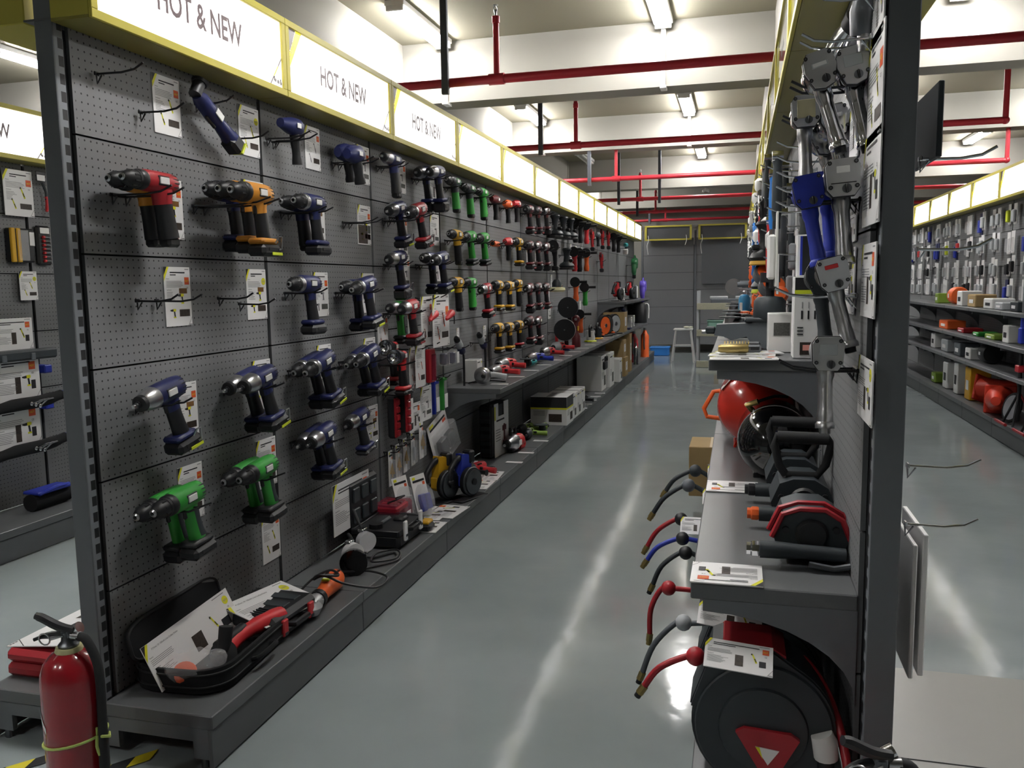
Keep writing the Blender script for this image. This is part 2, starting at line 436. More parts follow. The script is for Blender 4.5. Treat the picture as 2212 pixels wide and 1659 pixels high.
def upright(label, x, y, top, depth=.085, base_l=True, base_r=True, deck=.39):
    t=thing('slotted_upright',label,'upright',(x,y,0))
    b=MB(); b.box((0,-.031,top/2+.02),(depth-.002,.008,top-.04),POSTM,.002)
    for s in (-1,1): b.box((s*(depth/2-.006),0,top/2+.02),(.008,.062,top-.04),POSTM,.001)
    b.build('post',t)
    b=MB()
    for s in (-1,1):
        x=s*(depth/2-.0012); b.quad([(x,-.026,.06),(x,.026,.06),(x,.026,top-.02),(x,-.026,top-.02)][::s],SLOTM)
    b.build('slotted_strip',t)
    for s,on in ((1,base_r),(-1,base_l)):
        if not on: continue
        b=MB(); e=depth/2; x1=e+deck-.02
        b.prism([(s*e,.03),(s*(e+.04),.03),(s*(e+.04),.085),(s*(x1-.06),.085),(s*(x1-.06),.03),(s*x1,.03),(s*x1,.13),(s*e,.13)],'y',-.02,.01,POSTM)
        b.build('base_foot',t)
        b=MB(); b.cyl((s*(x1-.03),-.005,0),(s*(x1-.03),-.005,.035),.012,STEEL,n=8); b.build('levelling_foot',t)
    return t
ordn=['first','second','third','fourth','fifth','sixth','seventh','eighth','ninth','tenth','eleventh','twelfth','thirteenth','fourteenth','fifteenth']
def gondola(face_x, y0, n, sgn, name, deck=.385, back=True, group=None, top=ZH1, labels=None):
    """sgn +1: faces +X (rz 90), -1: faces -X (rz -90)"""
    rz = PI/2*sgn
    for k in range(n):
        yc=y0+BAY*(k+.5)
        def mk():
            t=thing('display_bay','x','display bay'); bay_parts(t,BAY,ZS,ZH0+.02,rz,deck,base=False); return t
        if k==0 and name in('the drill wall','the air tool wall'):
            t=thing('display_bay','grey perforated panel bay, first from the near end of '+name,'display bay',(face_x,yc+.024,0),rz); bay_parts(t,BAY-.048,ZS,ZH0+.02,rz,deck,base=False)
        else: use(('bay',deck),mk,'grey perforated panel bay, %s from the %s of %s'%(ordn[k],'near end',name),(face_x,yc,0),rz)
        def mk2():
            t=thing('base_unit','x','display base'); base_parts(t,BAY,deck); return t
        use(('base',deck),mk2,'low grey base deck, %s from the %s of %s'%(ordn[k],'near end',name),(face_x,yc,0),rz)
XL2=-4.17; XR2=2.64
gondola(FX,Y0,13,1,'the drill wall')
gondola(RX,YR,11,-1,'the air tool wall',top=2.216)
gondola(XL2,Y0-BAY+.03,7,1,'the far left wall')
gondola(XR2,Y0+BAY*3,11,-1,'the accessories wall')
# back sides of the two middle gondolas
def plain_back(x,y0,n,nm,s):
    t=thing('back_panels','grey steel back panels of '+nm,'panel',(x,y0,0))
    for k in range(n):
        b=MB(); b.box((0,BAY*(k+.5),1.2),(.012,BAY-.02,2.05),SHELL); b.build('back_panel',t)
for k in range(13):
    o=upright('dark grey slotted upright of the drill wall, %s from the near end'%ordn[k] if k else 'tall dark grey slotted upright at the near end of the drill wall',FX-.033 if k==0 else FX-.034,Y0+BAY*k+(.023 if k==0 else 0),2.75 if k==0 else 2.2,depth=.062 if k==0 else .03,base_l=(k==0),base_r=(k==0))
    if k==0: o.scale=(1,.6,1)
for k in range(11):
    o=upright('dark steel upright of the air tool wall, %s from the near end'%ordn[k] if k else 'broad dark slotted upright at the near end of the air tool wall',RX+.04 if k==0 else RX+.036,YR+BAY*k-(.012 if k==0 else 0),2.75 if k==0 else 2.2,depth=.064 if k==0 else .03,base_l=(k==0),base_r=False)
    if k==0: o.scale=(1,.6,1)
def mkb():
    t=thing('rear_bay','x','display bay')
    for k,(a,bz) in enumerate(zip([2.216]+ZS,ZS+[.177])):
        b=MB(); b.quad([(-.52,0,bz+.003-(a+bz)/2),(.52,0,bz+.003-(a+bz)/2),(.52,0,a-.003-(a+bz)/2),(-.52,0,a-.003-(a+bz)/2)],PEG)
        o=b.build('pegboard_panel',t); o.location=(0,0,(a+bz)/2)
    return t
for k in range(13):
    use('rear',mkb,'rear perforated panels of the drill wall, %s bay from the near end'%ordn[k],(FX-.069,Y0+BAY*(k+.5),0),-PI/2)
for k in range(11):
    use('rear',mkb,'rear perforated panels of the air tool wall, %s bay from the near end'%ordn[k],(RX+.074,YR+BAY*(k+.5),0),PI/2)
b=MB()  # rear base deck of the drill wall, near bay
t=thing('base_unit','grey base deck on the rear side of the drill wall holding the red case','display base',(FX-.069,Y0+BAY,0))
b=MB(); b.box((-.19,0,.155),(.38,BAY*2,.044),SHELL,.003); b.build('base_deck',t)
b=MB(); b.box((-.37,0,.07),(.014,BAY*2,.125),KICK,.002); b.build('kick_plate',t)

for nm,x,yy,n in (('drill',FX-.047,Y0,13),('air tool',RX+.047,YR,11)):
    b=MB(); b.box((0,BAY*n/2,0),(.1,BAY*n,.006),SHELL)  # added cap, shuts ceiling light out of the space between the boards
    tag(b.build('light_block_cap',loc=(x,yy,2.226)),'grey cap strip added along the top of the %s wall to block ceiling light'%nm,'cap strip')
# ---- shelves
def shelf(face_x,sgn,y0,y1,z,d,label,thick=.035,brk=True):
    t=thing('shelf',label,'shelf',(face_x,(y0+y1)/2,z))
    L=y1-y0; b=MB(); b.box((sgn*d/2,0,-thick/2),(d,L-.004,thick),SHELL,.003); b.build('shelf_board',t)
    for yy in ([-L/2+.008,L/2-.008] if brk else []):
        b=MB(); prof=[(0,-thick),(sgn*(d-.03),-thick)]+[(sgn*(d-.03)*(1-math.sin(a*PI/16)),-thick-.03-.2*(1-math.cos(a*PI/16))) for a in range(0,9)]
        b.prism(prof+[(0,-thick-.24)],'y',yy-.003,yy+.003,POSTM); b.build('bracket',t)
    return t
for k in range(3,12): shelf(FX,1,Y0+BAY*k,Y0+BAY*(k+1),.775,.392,'grey steel middle shelf on the drill wall, %s shelf from its near end'%ordn[k-3])
for k in range(9,12): shelf(FX,1,Y0+BAY*k,Y0+BAY*(k+1),1.195,.4,'grey steel upper shelf at the far end of the drill wall, %s of three'%ordn[k-9])
for k in range(0,11): shelf(RX,-1,YR+.05+BAY*k,YR+.05+BAY*(k+1),.713,.388,'grey steel middle shelf of the air tool wall, %s from its near end'%ordn[k],.04)
for k in range(1,10): shelf(RX,-1,YR+.03+BAY*k,YR+.03+BAY*(k+1),1.175,.385,'grey upper shelf of the air tool wall, %s from its near end'%ordn[k-1],.04)
for k in range(3,11):
    for j,(z,d,n2) in enumerate(((1.15,.36,'top'),(.86,.37,'middle'),(.6,.37,'bottom'))):
        if k<5 and j: continue
        shelf(XR2,-1,Y0+BAY*(k),Y0+BAY*(k+1),z,d,'grey %s shelf of the accessories wall, %s bay from right'%(n2,ordn[k-3]))

# ---- header light boxes
SIGNM=mat('lit_sign_face',(1,.97,.96),.35,emit=(1,.965,.95),es=SIGN)
SIGNY=mat('lit_sign_yellow',c8('#f7ec3a'),.3,emit=c8('#f7ec3a'),es=.75)
SIGNG=mat('lit_sign_grey',c8('#7a7676'),.3,emit=c8('#7a7676'),es=.25)
SIGNT=mat('lit_sign_text',c8('#6a5e60'),.3,emit=c8('#6a5e60'),es=.12)
OFFM=mat('unlit_sign_face',c8('#e6e2e0'),.05,coat=1)
DARKP=mat('dark_sign_panel',c8('#4b4d50'),.4)
def sign(label,loc,rz,lines,lit=True,face=None,depth=.141,w=BAY,zh=ZH1-ZH0,full=True,size=None):
    t=thing('header_sign',label,'sign',loc,rz)
    f=.026; W=w-.004; b=MB(); y=-depth
    # frame front
    for (cx,cz,sx,sz) in ((0,f/2,W,f),(0,zh-f/2,W,f),(-W/2+f/2,zh/2,f,zh-2*f),(W/2-f/2,zh/2,f,zh-2*f)):
        b.box((cx,y+.006,cz),(sx,.012,sz),YFR,.0015)
    b.build('sign_frame',t)
    b=MB()
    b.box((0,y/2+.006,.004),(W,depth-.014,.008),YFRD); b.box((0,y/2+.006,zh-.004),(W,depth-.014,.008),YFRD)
    for s in (-1,1): b.box((s*(W/2-.003),y/2+.006,zh/2),(.006,depth-.014,zh-.018),YFR)
    b.build('sign_casing',t)
    fm=face or (SIGNM if lit else OFFM); b=MB(); b.box((0,y+.011,zh/2),(W-2*f,.004,zh-2*f),fm)
    if full:
        T=lambda u,v,yy=.0085:(u,y+yy,v); x0=-W/2+f; x1=W/2-f; z0=f; z1=zh-f
        g,yl,tx=(SIGNG,SIGNY,SIGNT) if lit else (PRT,PRY,PRK)
        b.add([T(x0,z1),T(x0,z1-.095),T(x0+.022,z1-.082),T(x0+.065,z1)],[(0,1,2,3)],g)
        b.add([T(x0,z1-.097),T(x0,z1-.17),T(x0+.115,z1),T(x0+.067,z1),T(x0+.022,z1-.084)],[(0,1,2,3,4)],yl)
        a=math.atan2(.098,.06); U=Vector((math.cos(a),0,math.sin(a))); V=Vector((-math.sin(a),0,math.cos(a)))
        b.text('FLAVIC',.03,Vector(T(x0+.012,z1-.128,.0075)),U,V,tx,squeeze=.85)
        b.add([T(x1,z0+.118),T(x1-.092,z0),T(x1-.083,z0),T(x1,z0+.108)],[(0,3,2,1)][::1],g)
        b.add([T(x1-.03,z0+.079,.008),T(x1-.062,z0+.038,.008),T(x1-.059,z0+.036,.008),T(x1-.027,z0+.077,.008)],[(0,1,2,3)],yl)
        # little motorbike, car and lorry marks
        b.cyl(T(x1-.05,z0+.022),T(x1-.05,z0+.022,.0075),.007,g,n=12); b.add([T(x1-.062,z0+.02),T(x1-.058,z0+.016),T(x1-.05,z0+.036),T(x1-.062,z0+.036)],[(0,1,2,3)],g)
        b.add([T(x1-.037,z0+.013),T(x1-.02,z0+.013),T(x1-.02,z0+.022),T(x1-.025,z0+.028),T(x1-.034,z0+.028),T(x1-.038,z0+.022)],[(0,1,2,3,4,5)],g)
        b.add([T(x1-.016,z0+.011),T(x1-.002,z0+.011),T(x1-.002,z0+.022),T(x1-.006,z0+.024),T(x1-.006,z0+.034),T(x1-.016,z0+.034)],[(0,1,2,3,4,5)],g)
    n=len(lines); sz=size or (.075 if n==1 else .05)
    for i,s in enumerate(lines):
        b.text(s,sz,(0.0,y+.0082,zh/2-sz*.35+(n-1)*sz*.62-i*sz*1.3),(1,0,0),(0,0,1),(SIGNT if lit else PRK),center=True,squeeze=.72)
    b.build('sign_panel',t)
    return t
texts=[['HOT & NEW']]*3+[['P09 Drills fasteners','Tools']]*3+[['P01 Polishers'],['P03 Grinders & Buffers'],['P02 Saws','P07 Seal'],['Hand Tools'],['Hand Tools'],['Hand Tools'],['P04 Air']]
for k in range(13):
    sign('lit header sign reading %s, %s from the near end'%(' '.join(texts[k]),ordn[k]),(FX,Y0+BAY*(k+.5)-.005,ZH0),PI/2,texts[k],size=.115 if k<3 else .05)
for k in range(11):
    sign('unlit glossy header sign over the air tool wall, %s from the near end'%ordn[k],(RX,YR+BAY*(k+.5),ZH0),-PI/2,['P05 Air Tools'],lit=False,size=.05)
for k in range(4):
    sign('lit HOT & NEW header sign at far left, %s from its near end'%ordn[k],(XL2,Y0-BAY+.03+BAY*(k+.5)+.1,ZH0),PI/2,['HOT & NEW'],size=.115)
for k in range(3,14):
    sign('lit header sign over the accessories wall, %s from the right'%ordn[k-3],(XR2,Y0+BAY*(k+.5),ZH0),-PI/2,['P06 Handheld','P07 Standing'] if k<6 else ['Auto Accessories'],size=.05)
# yellow rear casing of the drill wall sign
b=MB(); b.box((0,BAY,0),(.2,BAY*2,.3),YFR,.003)
tag(b.build('rear_header_box',loc=(FX-.094-.1,Y0,2.37)),'yellow header box on the rear side of the drill wall, behind the near upright','sign box')
b=MB(); b.box((0,BAY,0),(.14,BAY*2,.3),YFR,.003)
tag(b.build('rear_header_box',loc=(RX+.094+.07,Y0,2.37)),'yellow header box on the rear side of the air tool wall','sign box')

# ---- far gondola, facing the camera
t=None
for k in range(4):
    xc=-1.93+.535+k*1.07
    t=thing('display_bay','grey perforated display bay standing against the far wall, %s from the left'%ordn[k],'display bay',(xc,17.6,0))
    bay_parts(t,1.04,[2.0,1.65,1.3,.95,.6],2.35,0,.05,base=False)
    b=MB(); b.box((-.53,.01,1.25),(.045,.04,2.5),POSTM,.003); b.build('post',t)
    t2=thing('header_sign','yellow framed dark blank header over the far wall, %s from the left'%ordn[k],'sign',(xc,17.6,2.3))
    b=MB(); b.box((0,-.045,.15),(.8,.09,.2),SHELL); b.build('casing',t2)
    b=MB(); W=.94
    for (cx,cz,sx,sz) in ((0,.015,W,.03),(0,.285,W,.03),(-W/2+.02,.15,.04,.27),(W/2-.02,.15,.04,.27)): b.box((cx,-.1,cz),(sx,.02,sz),YFR)
    b.build('sign_frame',t2)
    b=MB(); b.box((0,-.09,.15),(W-.08,.01,.24),DARKP); b.build('sign_panel',t2)
    b=MB()
    for xx in (-.4,.36): b.tube([(xx,-.12,.1),(xx+.01,-.125,0),(xx-.02,-.12,-.1),(xx,-.12,-.28 if xx<0 else -.04)],.006,WHITE,6,sub=3)
    b.build('loose_wire',t2)
tag(MB().box((0,0,0),(1.15,.03,.86),mat('plain_grey_panel',c8('#5a5c5f'),.5),.004).build('blank_panel',loc=(-.15,17.575,1.84)),'large plain grey panel leaning on the far display wall above the workbench','panel')

# ================================================================== builders of the goods
# wall frame: X to the right along the board, -Y out of the board, Z up.  rz=+90deg on the drill wall, -90deg on the air tool wall
HK=mat('hook_black',c8('#15161a'),.35)
HKC=mat('hook_chrome',c8('#c4c6ca'),.2,1)
def m_hook(L=.2,prongs=(0,),m=HK,r=.0034):
    def f():
        t=thing('peg_hook','x','hook')
        for p in prongs:
            b=MB(); b.tube([(p,0,.0),(p,-L*.55,-.002),(p,-L*.82,.004),(p,-L,.02)],r,m,8)
            b.tube([(p,-.003,.004),(p,-.005,-.028),(p,-.022,-.004)],r*.9,m,6); b.build('prong',t)
        b=MB(); w=(max(prongs)-min(prongs)); c=(max(prongs)+min(prongs))/2
        b.box((c,-.004,.001),(w+.02,.007,.012),m,.002); b.build('back_plate',t)
        return t
    return f
def hook(label,loc,rz,L=.2,prongs=(0,),m=HK):
    return use(('hook',round(L,2),prongs,m.name),m_hook(L,prongs,m),label,loc,rz)

def pistol(kind,body,grip,nose,acc,batt=None,clip=True,foot=None):
    """kind: drill / impact / hammer / lamp / bare ; batt: slide, flat, block, None(slim)"""
    def f():
        t=thing({'impact':'impact_wrench','lamp':'work_lamp','driver':'impact_driver'}.get(kind,'cordless_drill'),'x','power tool')
        zc=.036
        if kind!='lamp':
            R=.035 if batt else .031
            b=MB(); b.lathe([(R*.9,-.055),(R,-.045),(R*1.02,0),(R,.06),(R*.93,.085),(R*.7,.094)],(0,0,zc),(1,0,0),body,20,sb=1.08)
            for k in range(5): b.box((.072-k*.0,0,zc+.024-k*.012),(.03,2*R*.93*math.cos(math.asin(min(.99,abs(.024-k*.012)/R)))+.004,.004),grip,.001)
            b.build('housing',t)
            b=MB()
            b.box((.012,-R-.001,zc+.002),(.044,.006,.022),WHITE,.002); b.box((.012,-R+.0015,zc+.002),(.052,.005,.03),grip,.002)
            b.build('rating_label',t)
            b=MB()
            if kind in('drill','hammer'):
                b.lathe([(R*.95,0),(R*1.0,.004),(R,.022),(R*.92,.026)],(-.05,0,zc),(-1,0,0),nose,20)
                b.build('torque_collar',t)
                b=MB(); b.lathe([(R*.9,0),(R*.88,.01),(R*.82,.012),(R*.8,.035),(R*.5,.056),(R*.42,.058),(R*.42,.06),(.0001,.06)],(-.076,0,zc),(-1,0,0),BLACK,18,caps=False)
                for k in range(9):
                    a=2*PI*k/9; b.box((-.098,math.cos(a)*R*.8,zc+math.sin(a)*R*.8),(.022,.004,.004),BLACK)
                b.lathe([(R*.36,0),(R*.36,.006),(R*.2,.01),(R*.2,-.003)],(-.134,0,zc),(-1,0,0),SILV,12,caps=False)
                b.build('chuck',t)
            else:
                b.lathe([(R*1.06,0),(R*1.08,.006),(R*1.0,.03),(R*.8,.052),(R*.62,.06)],(-.04,0,zc),(-1,0,0),nose,20); b.build('hammer_case',t)
                b=MB(); b.lathe([(R*.74,0),(R*.78,.006),(R*.74,.018),(R*.55,.021),(R*.34,.022),(R*.34,.028)],(-.09,0,zc),(-1,0,0),BLACK,18); b.build('nose_ring',t)
                b=MB(); b.cyl((-.115,0,zc),(-.126,0,zc),.009,STEEL,n=12); b.box((-.131,0,zc),(.014,.0115,.0115),SILV,.0015); b.build('anvil',t)
        else:
            b=MB(); b.lathe([(.022,.05),(.026,.03),(.028,0),(.04,-.03),(.043,-.062),(.04,-.066)],(0,0,zc+.01),(1,0,0),BLACK,20,caps=False); b.build('lamp_head',t)
            b=MB(); b.lathe([(.039,-.06),(.03,-.045),(.01,-.03),(.0001,-.03)],(0,0,zc+.01),(1,0,0),CHROME,20,caps=False); b.build('reflector',t)
            b=MB(); b.box((.045,0,zc+.01),(.05,.046,.05),body,.01); b.build('housing',t)
            b=MB(); b.box((.045,-.024,zc+.01),(.028,.003,.022),WHITE,.001); b.build('rating_label',t)
        zb=-.125 if batt else -.135
        b=MB(); th=1.12 if batt else 1.3; st=[(x,z,rx*th,ry*th) for x,z,rx,ry in [(.036,.014,.032,.021),(.036,-.015,.027,.019),(.042,-.05,.026,.0185),(.05,-.09,.0275,.0195),(.058,zb,.03,.021)]]
        b.loft([[Vector((x+rx*math.cos(a),ry*math.sin(a),z+.15*rx*math.cos(a))) for a in [2*PI*k/14 for k in range(14)]][::-1] for x,z,rx,ry in (st if body in(GREEN,) or grip is GREEN else st[1:])],body if body is GREEN else grip)
        if body is not GREEN: b.loft([[Vector((x+rx*1.04*math.cos(a),ry*1.04*math.sin(a),z+.15*rx*math.cos(a))) for a in [2*PI*k/14 for k in range(14)]][::-1] for x,z,rx,ry in [st[0],st[1],(st[1][0]+.001,-.03,st[1][2],st[1][3])]],body)
        if batt: b.box((.05,0,zb-.004),(.108,.066,.022),foot or body,.008)
        b.build('handle',t)
        b=MB()
        b.loft([[Vector((x+.005+(rx-.002)*math.cos(a),(ry+.0018)*math.sin(a),z)) for a in [2*PI*k/14 for k in range(14)]][::-1] for x,z,rx,ry in [st[1],st[2],st[3],(st[4][0],st[4][1]+.015,st[4][2],st[4][3])]],grip) if body is GREEN else b.loft([[Vector((x+.006+(rx-.002)*math.cos(a),ry*.55*math.sin(a),z)) for a in [2*PI*k/12 for k in range(12)]][::-1] for x,z,rx,ry in [st[1],st[2],st[3],st[4]]],body); b.build('grip',t)
        b=MB(); b.box((.012,0,-.02),(.022,.015,.036),BLACK,.005); b.build('trigger',t)
        if batt:
            w,h,l={'slide':(.076,.042,.122),'flat':(.074,.026,.12),'block':(.078,.06,.1)}[batt]
            zc2=zb-.015-h/2; b=MB(); b.box((.055,0,zc2),(l,w,h),BLACK,.012); b.box((.055,-w/2-.0005,zc2+.004),(l*.5,.003,h*.3),BLACK,.001)
            if batt=='slide': b.box((.055+l/2-.012,0,zc2+h*.34),(.03,w*.7,.012),BLACK,.004)
            b.build('battery',t)
            if acc:
                b=MB(); b.box((.078,-w/2-.001,zc2-h/2+.009),(l*.56,.003,.011),acc,.001); b.box((.055+l/2+.0003,0,zc2-h/2+.009),(.003,w*.75,.011),acc,.001); b.build('battery_stripe',t)
        else:
            b=MB(); b.box((.06,0,zb-.012),(.058,.044,.03),acc or BLACK,.008); b.build('battery',t)
        if clip and batt:
            b=MB(); b.tube([(.072,-.036,zb-.01),(.074,-.05,zb+.012),(.092,-.052,zb+.012),(.096,-.046,zb-.03),(.088,-.04,zb-.034)],.0035,SILV,8); b.build('belt_clip',t)
        return t
    return f

def spec_card(w,h,style,seed,title=None,badge='HOT'):
    """printed card; X right, Z up from top-left corner, facing -Y"""
    def f():
        rr=random.Random(seed); b=MB(); b.box((w/2,.0015,-h/2),(w,.003,h),PAPER)
        e=-.0006; m=min(w,h); q=lambda x0,z0,x1,z1,mm: b.quad([(x0,e,z0),(x0,e,z1),(x1,e,z1),(x1,e,z0)][::1] if 0 else [(x0,e,min(z0,z1)),(x1,e,min(z0,z1)),(x1,e,max(z0,z1)),(x0,e,max(z0,z1))],mm)
        tri=lambda P,mm,ee=e: b.quad([(x,ee,z) for x,z in P],mm)
        c=m*.2
        tri([(0,0),(0,-c*1.05),(c*.62,0)],PRK); tri([(0,-c*1.05),(0,-c*1.7),(c,0),(c*.62,0)],PRY)
        ts=m*(.052 if not title else .05)
        if title: b.text(title,ts*(1.05 if w>h else .8),(c*1.15,e*1.5,-m*.16),(1,0,0),(0,0,1),PRK,squeeze=.8 if w>h else .45)
        else:
            q(c*1.15,-m*.12,w*.8,-m*.15,PRK); q(c*1.15,-m*.18,w*.45,-m*.205,PRK)
        q(w*.8,-m*.045,w*.95,-m*.065,PRT)
        b.text('Features:',m*.04,(m*.08,e*1.5,-m*.3),(1,0,0),(0,0,1),PRK,squeeze=.8)
        if w<=h:
            for k in range(5): q(m*.08,-m*(.34+.035*k),m*(.62+.1*rr.random()),-m*(.352+.035*k),PRT)
            b.text('Specifications:',m*.04,(m*.08,e*1.5,-m*.57),(1,0,0),(0,0,1),PRK,squeeze=.8)
            for k in range(7 if style!=3 else 3): q(m*.08,-m*(.61+.035*k),m*(.25+.2*rr.random()),-m*(.622+.035*k),PRT)
            bx,bz=w*.86,-m*.34
            ill=[(w*.62,-h*.5,.9),(w*.3,-h*.75,.8)]
        else:
            for k in range(4): q(m*.08,-m*(.34+.035*k),m*(.7+.1*rr.random()),-m*(.352+.035*k),PRT)
            b.text('Specifications:',m*.04,(m*.08,e*1.5,-m*.54),(1,0,0),(0,0,1),PRK,squeeze=.8)
            for k in range(7): q(m*.08,-m*(.58+.035*k),m*(.4+.3*rr.random()),-m*(.592+.035*k),PRT)
            bx,bz=w-m*.2,-m*.22
            ill=[(w*.72,-h*.5,.9)]
        if badge=='HOT':
            s=m*.09; q(bx-s,bz-s,bx+s,bz+s,PRO); b.text('HOT',s*.75,(bx,e*2,bz-s*.3),(1,0,0),(0,0,1),PRY,center=True,squeeze=.9)
        elif badge=='NEW':
            s=m*.1; b.cyl((bx,0,bz),(bx,e*1.2,bz),s,PRY,n=18); b.text('NEW',s*.7,(bx,e*2,bz-s*.25),(1,0,0),(0,0,1),PRT,center=True,squeeze=.9)
        b.text('CE',m*.055,(bx-m*.03,e*1.5,bz-m*.19),(1,0,0),(0,0,1),PRK)
        # little picture of the tool in yellow and black
        col={0:PRY,1:PRY,2:PRT,3:PRY,4:PRO,5:PRO,6:PRT}.get(style,PRY)
        for (x,z,sc) in ill:
            s=m*.2*sc
            if style in(0,3,2):
                tri([(x-s*.8,z+s*.1),(x-s*.5,z+s*.0),(x-s*.1,z),(x-s*.1,z+s*.35),(x-s*.5,z+s*.3),(x-s*.8,z+s*.25)],PRK)
                tri([(x-s*.1,z-s*.02),(x+s*.5,z),(x+s*.55,z+s*.3),(x+s*.4,z+s*.4),(x-s*.1,z+s*.38)],col)
                tri([(x,z-s*.02),(x+s*.12,z-s*.8),(x+s*.4,z-s*.8),(x+s*.3,z-s*.02)],PRK)
                tri([(x-s*.08,z-s*.8),(x-s*.08,z-s),(x+s*.5,z-s),(x+s*.5,z-s*.8)],col)
            else:
                tri([(x-s*.3,z+s*.8),(x-s*.1,z+s*.9),(x+s*.6,z-s*.7),(x+s*.3,z-s*.8)],col)
                tri([(x-s*.45,z+s*.75),(x-s*.35,z+s*1.0),(x-s*.1,z+s*.9),(x-s*.2,z+s*.6)],PRK)
                tri([(x+s*.05,z+s*.05),(x+s*.25,z+s*.12),(x+s*.5,z-s*.5),(x+s*.3,z-s*.55)],PRK)
        if w<=h:
            q(w*.52,-h*.72,w*.92,-h*.84,PHOTO if style!=2 else PHOTOG)
            if style==3:
                q(.02*w,-h*.5,w*.72,-h*.97,PHOTO); q(w*.74,-h*.5,w*.96,-h*.7,PHOTOG); q(w*.74,-h*.72,w*.96,-h*.86,PHOTO)
            if style==0: q(w*.55,-h*.36,w*.85,-h*.45,WOODP)
        else:
            q(w*.45,-h*.45,w*.57,-h*.82,PHOTO); q(w*.8,-h*.55,w*.9,-h*.75,PRK)
        tri([(w,-h+m*.22),(w-m*.16,-h),(w-m*.15,-h),(w,-h+m*.205)],PRK,e*1.2)
        for k in range(3): q(w-m*(.11-.035*k),-h+m*.015,w-m*(.085-.035*k),-h+m*.035,PRK)
        o=b.build('spec_card'); o['category']='card'; return o
    return f()
ncard=[0]
def wallcard(label,rz,fx,y0,z0,y1,z1,style=0,badge='HOT',off=.004,title=None):
    """card on a board: y0,z0 the upper left corner, y1,z1 the lower right corner"""
    w=abs(y1-y0); h=abs(z0-z1); ncard[0]+=1
    o=spec_card(w,h,style,ncard[0],title,badge); s=1 if rz>0 else -1
    o.location=(fx+s*off,y0,z0); o.rotation_euler=(0,0,rz); o['label']=label; return o
def flatcard(label,loc,w,h,rz,style=1,badge='HOT',rx=0,title=None,ry=0):
    ncard[0]+=1; o=spec_card(w,h,style,ncard[0],title,badge)
    o.rotation_euler=(-PI/2+rx,ry,rz); o.rotation_mode='XYZ'; o.location=loc; o['label']=label; return o

def carton(w,d,h,m=WHITE,style='white'):
    """box standing at origin: X width, Y depth (front at -Y/2), Z up"""
    def f():
        t=thing('carton','x','box'); b=MB(); b.box((0,0,h/2),(w,d,h),m,.003)
        b.box((0,0,h+.0004),(.05 if w>.1 else .02,d*.98,.0012),CARD if m==CARD else PRT); b.build('box_body',t)
        b=MB()
        def pan(F):
            if style=='black':
                F(-.5,.62,.5,.99,PRK); F(-.5,.56,.5,.62,PRY)
            if style!='plain':
                F(-.42,.86,.05,.9,PRK) if style!='black' else None
                for k in range(5): F(-.42,.5-.04*k,-.1,.515-.04*k,PRT)
                F(.0,.12,.36,.4,PHOTOG if style=='white' else PHOTO); F(.3,.84,.42,.9,PRY) if style!='black' else None
            else:
                F(-.3,.3,.25,.75,PAPER); F(-.1,.42,.0,.6,PRK); F(-.28,.66,.2,.68,PRT)
        def fr(a,z0,c,z1,mm): b.box(((a+c)/2*w,-d/2-.0006,(z0+z1)/2*h),((c-a)*w*.99,.0012,(z1-z0)*h),mm)
        def rs(a,z0,c,z1,mm): b.box((w/2+.0006,(a+c)/2*d,(z0+z1)/2*h),(.0012,(c-a)*d*.99,(z1-z0)*h),mm)
        pan(fr); pan(rs); b.build('box_print',t); return t
    return f
def tool_case(w,d,h,latch,open_=False):
    def f():
        t=thing('tool_case','x','tool case'); hh=h/2
        b=MB(); b.box((0,0,hh/2),(w,d,hh-.002),BLACK,.018)
        if not open_:
            b.build('case_base',t); b=MB(); b.box((0,0,hh*1.5),(w,d,hh-.002),BLACK,.018)
            for k in range(3): b.box((-w*.25+k*w*.25,0,h-.001),(w*.16,d*.7,.006),DGREY,.002)
            b.build('lid',t)
        else:
            b.box((0,0,h*.52),(w*.96,d*.94,.008),BLACK)
            for s in (-1,1): b.box((s*(w/2-.008),0,hh),(.016,d*.96,.03),BLACK,.004); b.box((0,s*(d/2-.008),hh),(w*.96,.016,.03),BLACK,.004)
            b.box((-.02,.03,hh+.012),(w*.5,.05,.03),DGREY,.01); b.box((.07,-.04,hh+.01),(.08,.06,.03),BLACK,.01); b.cyl((-.1,.02,hh),(-.1,.02,hh+.03),.035,BLACK)
            b.build('case_base',t)
            b=MB(); b.box((0,d/2+.02,hh+d*.46),(w,.05,d*.9),BLACK,.016)
            for k in range(2):
                for j in range(3): b.box((-w*.3+j*w*.3,d/2-.008,hh+d*(.25+.4*k)),(w*.2,.012,d*.28),DGREY,.004)
            b.build('lid',t)
        for s in (-1,1):
            b=MB(); b.box((s*w*.3,-d/2-.006,hh+.002),(.034,.014,h*.62),latch,.004); b.box((s*w*.3,-d/2-.013,hh-.02),(.02,.004,.012),DGREY,.001); b.build('latch',t)
        b=MB(); b.tube([(-w*.17,-d/2+.004,hh),(-w*.16,-d/2-.02,hh),(w*.16,-d/2-.02,hh),(w*.17,-d/2+.004,hh)],.011,BLACK,8); b.build('carry_handle',t)
        return t
    return f
def cord_pts(n,r,seed,z=.004,x0=0,y0=0):
    rr=random.Random(seed); P=[]
    for k in range(n): a=k*1.9+rr.random()*.6; q=r*(.5+.5*rr.random()); P.append((x0+q*math.cos(a)*1.5,y0+q*math.sin(a),z+.006*rr.random()+.003*(k%3)))
    return P
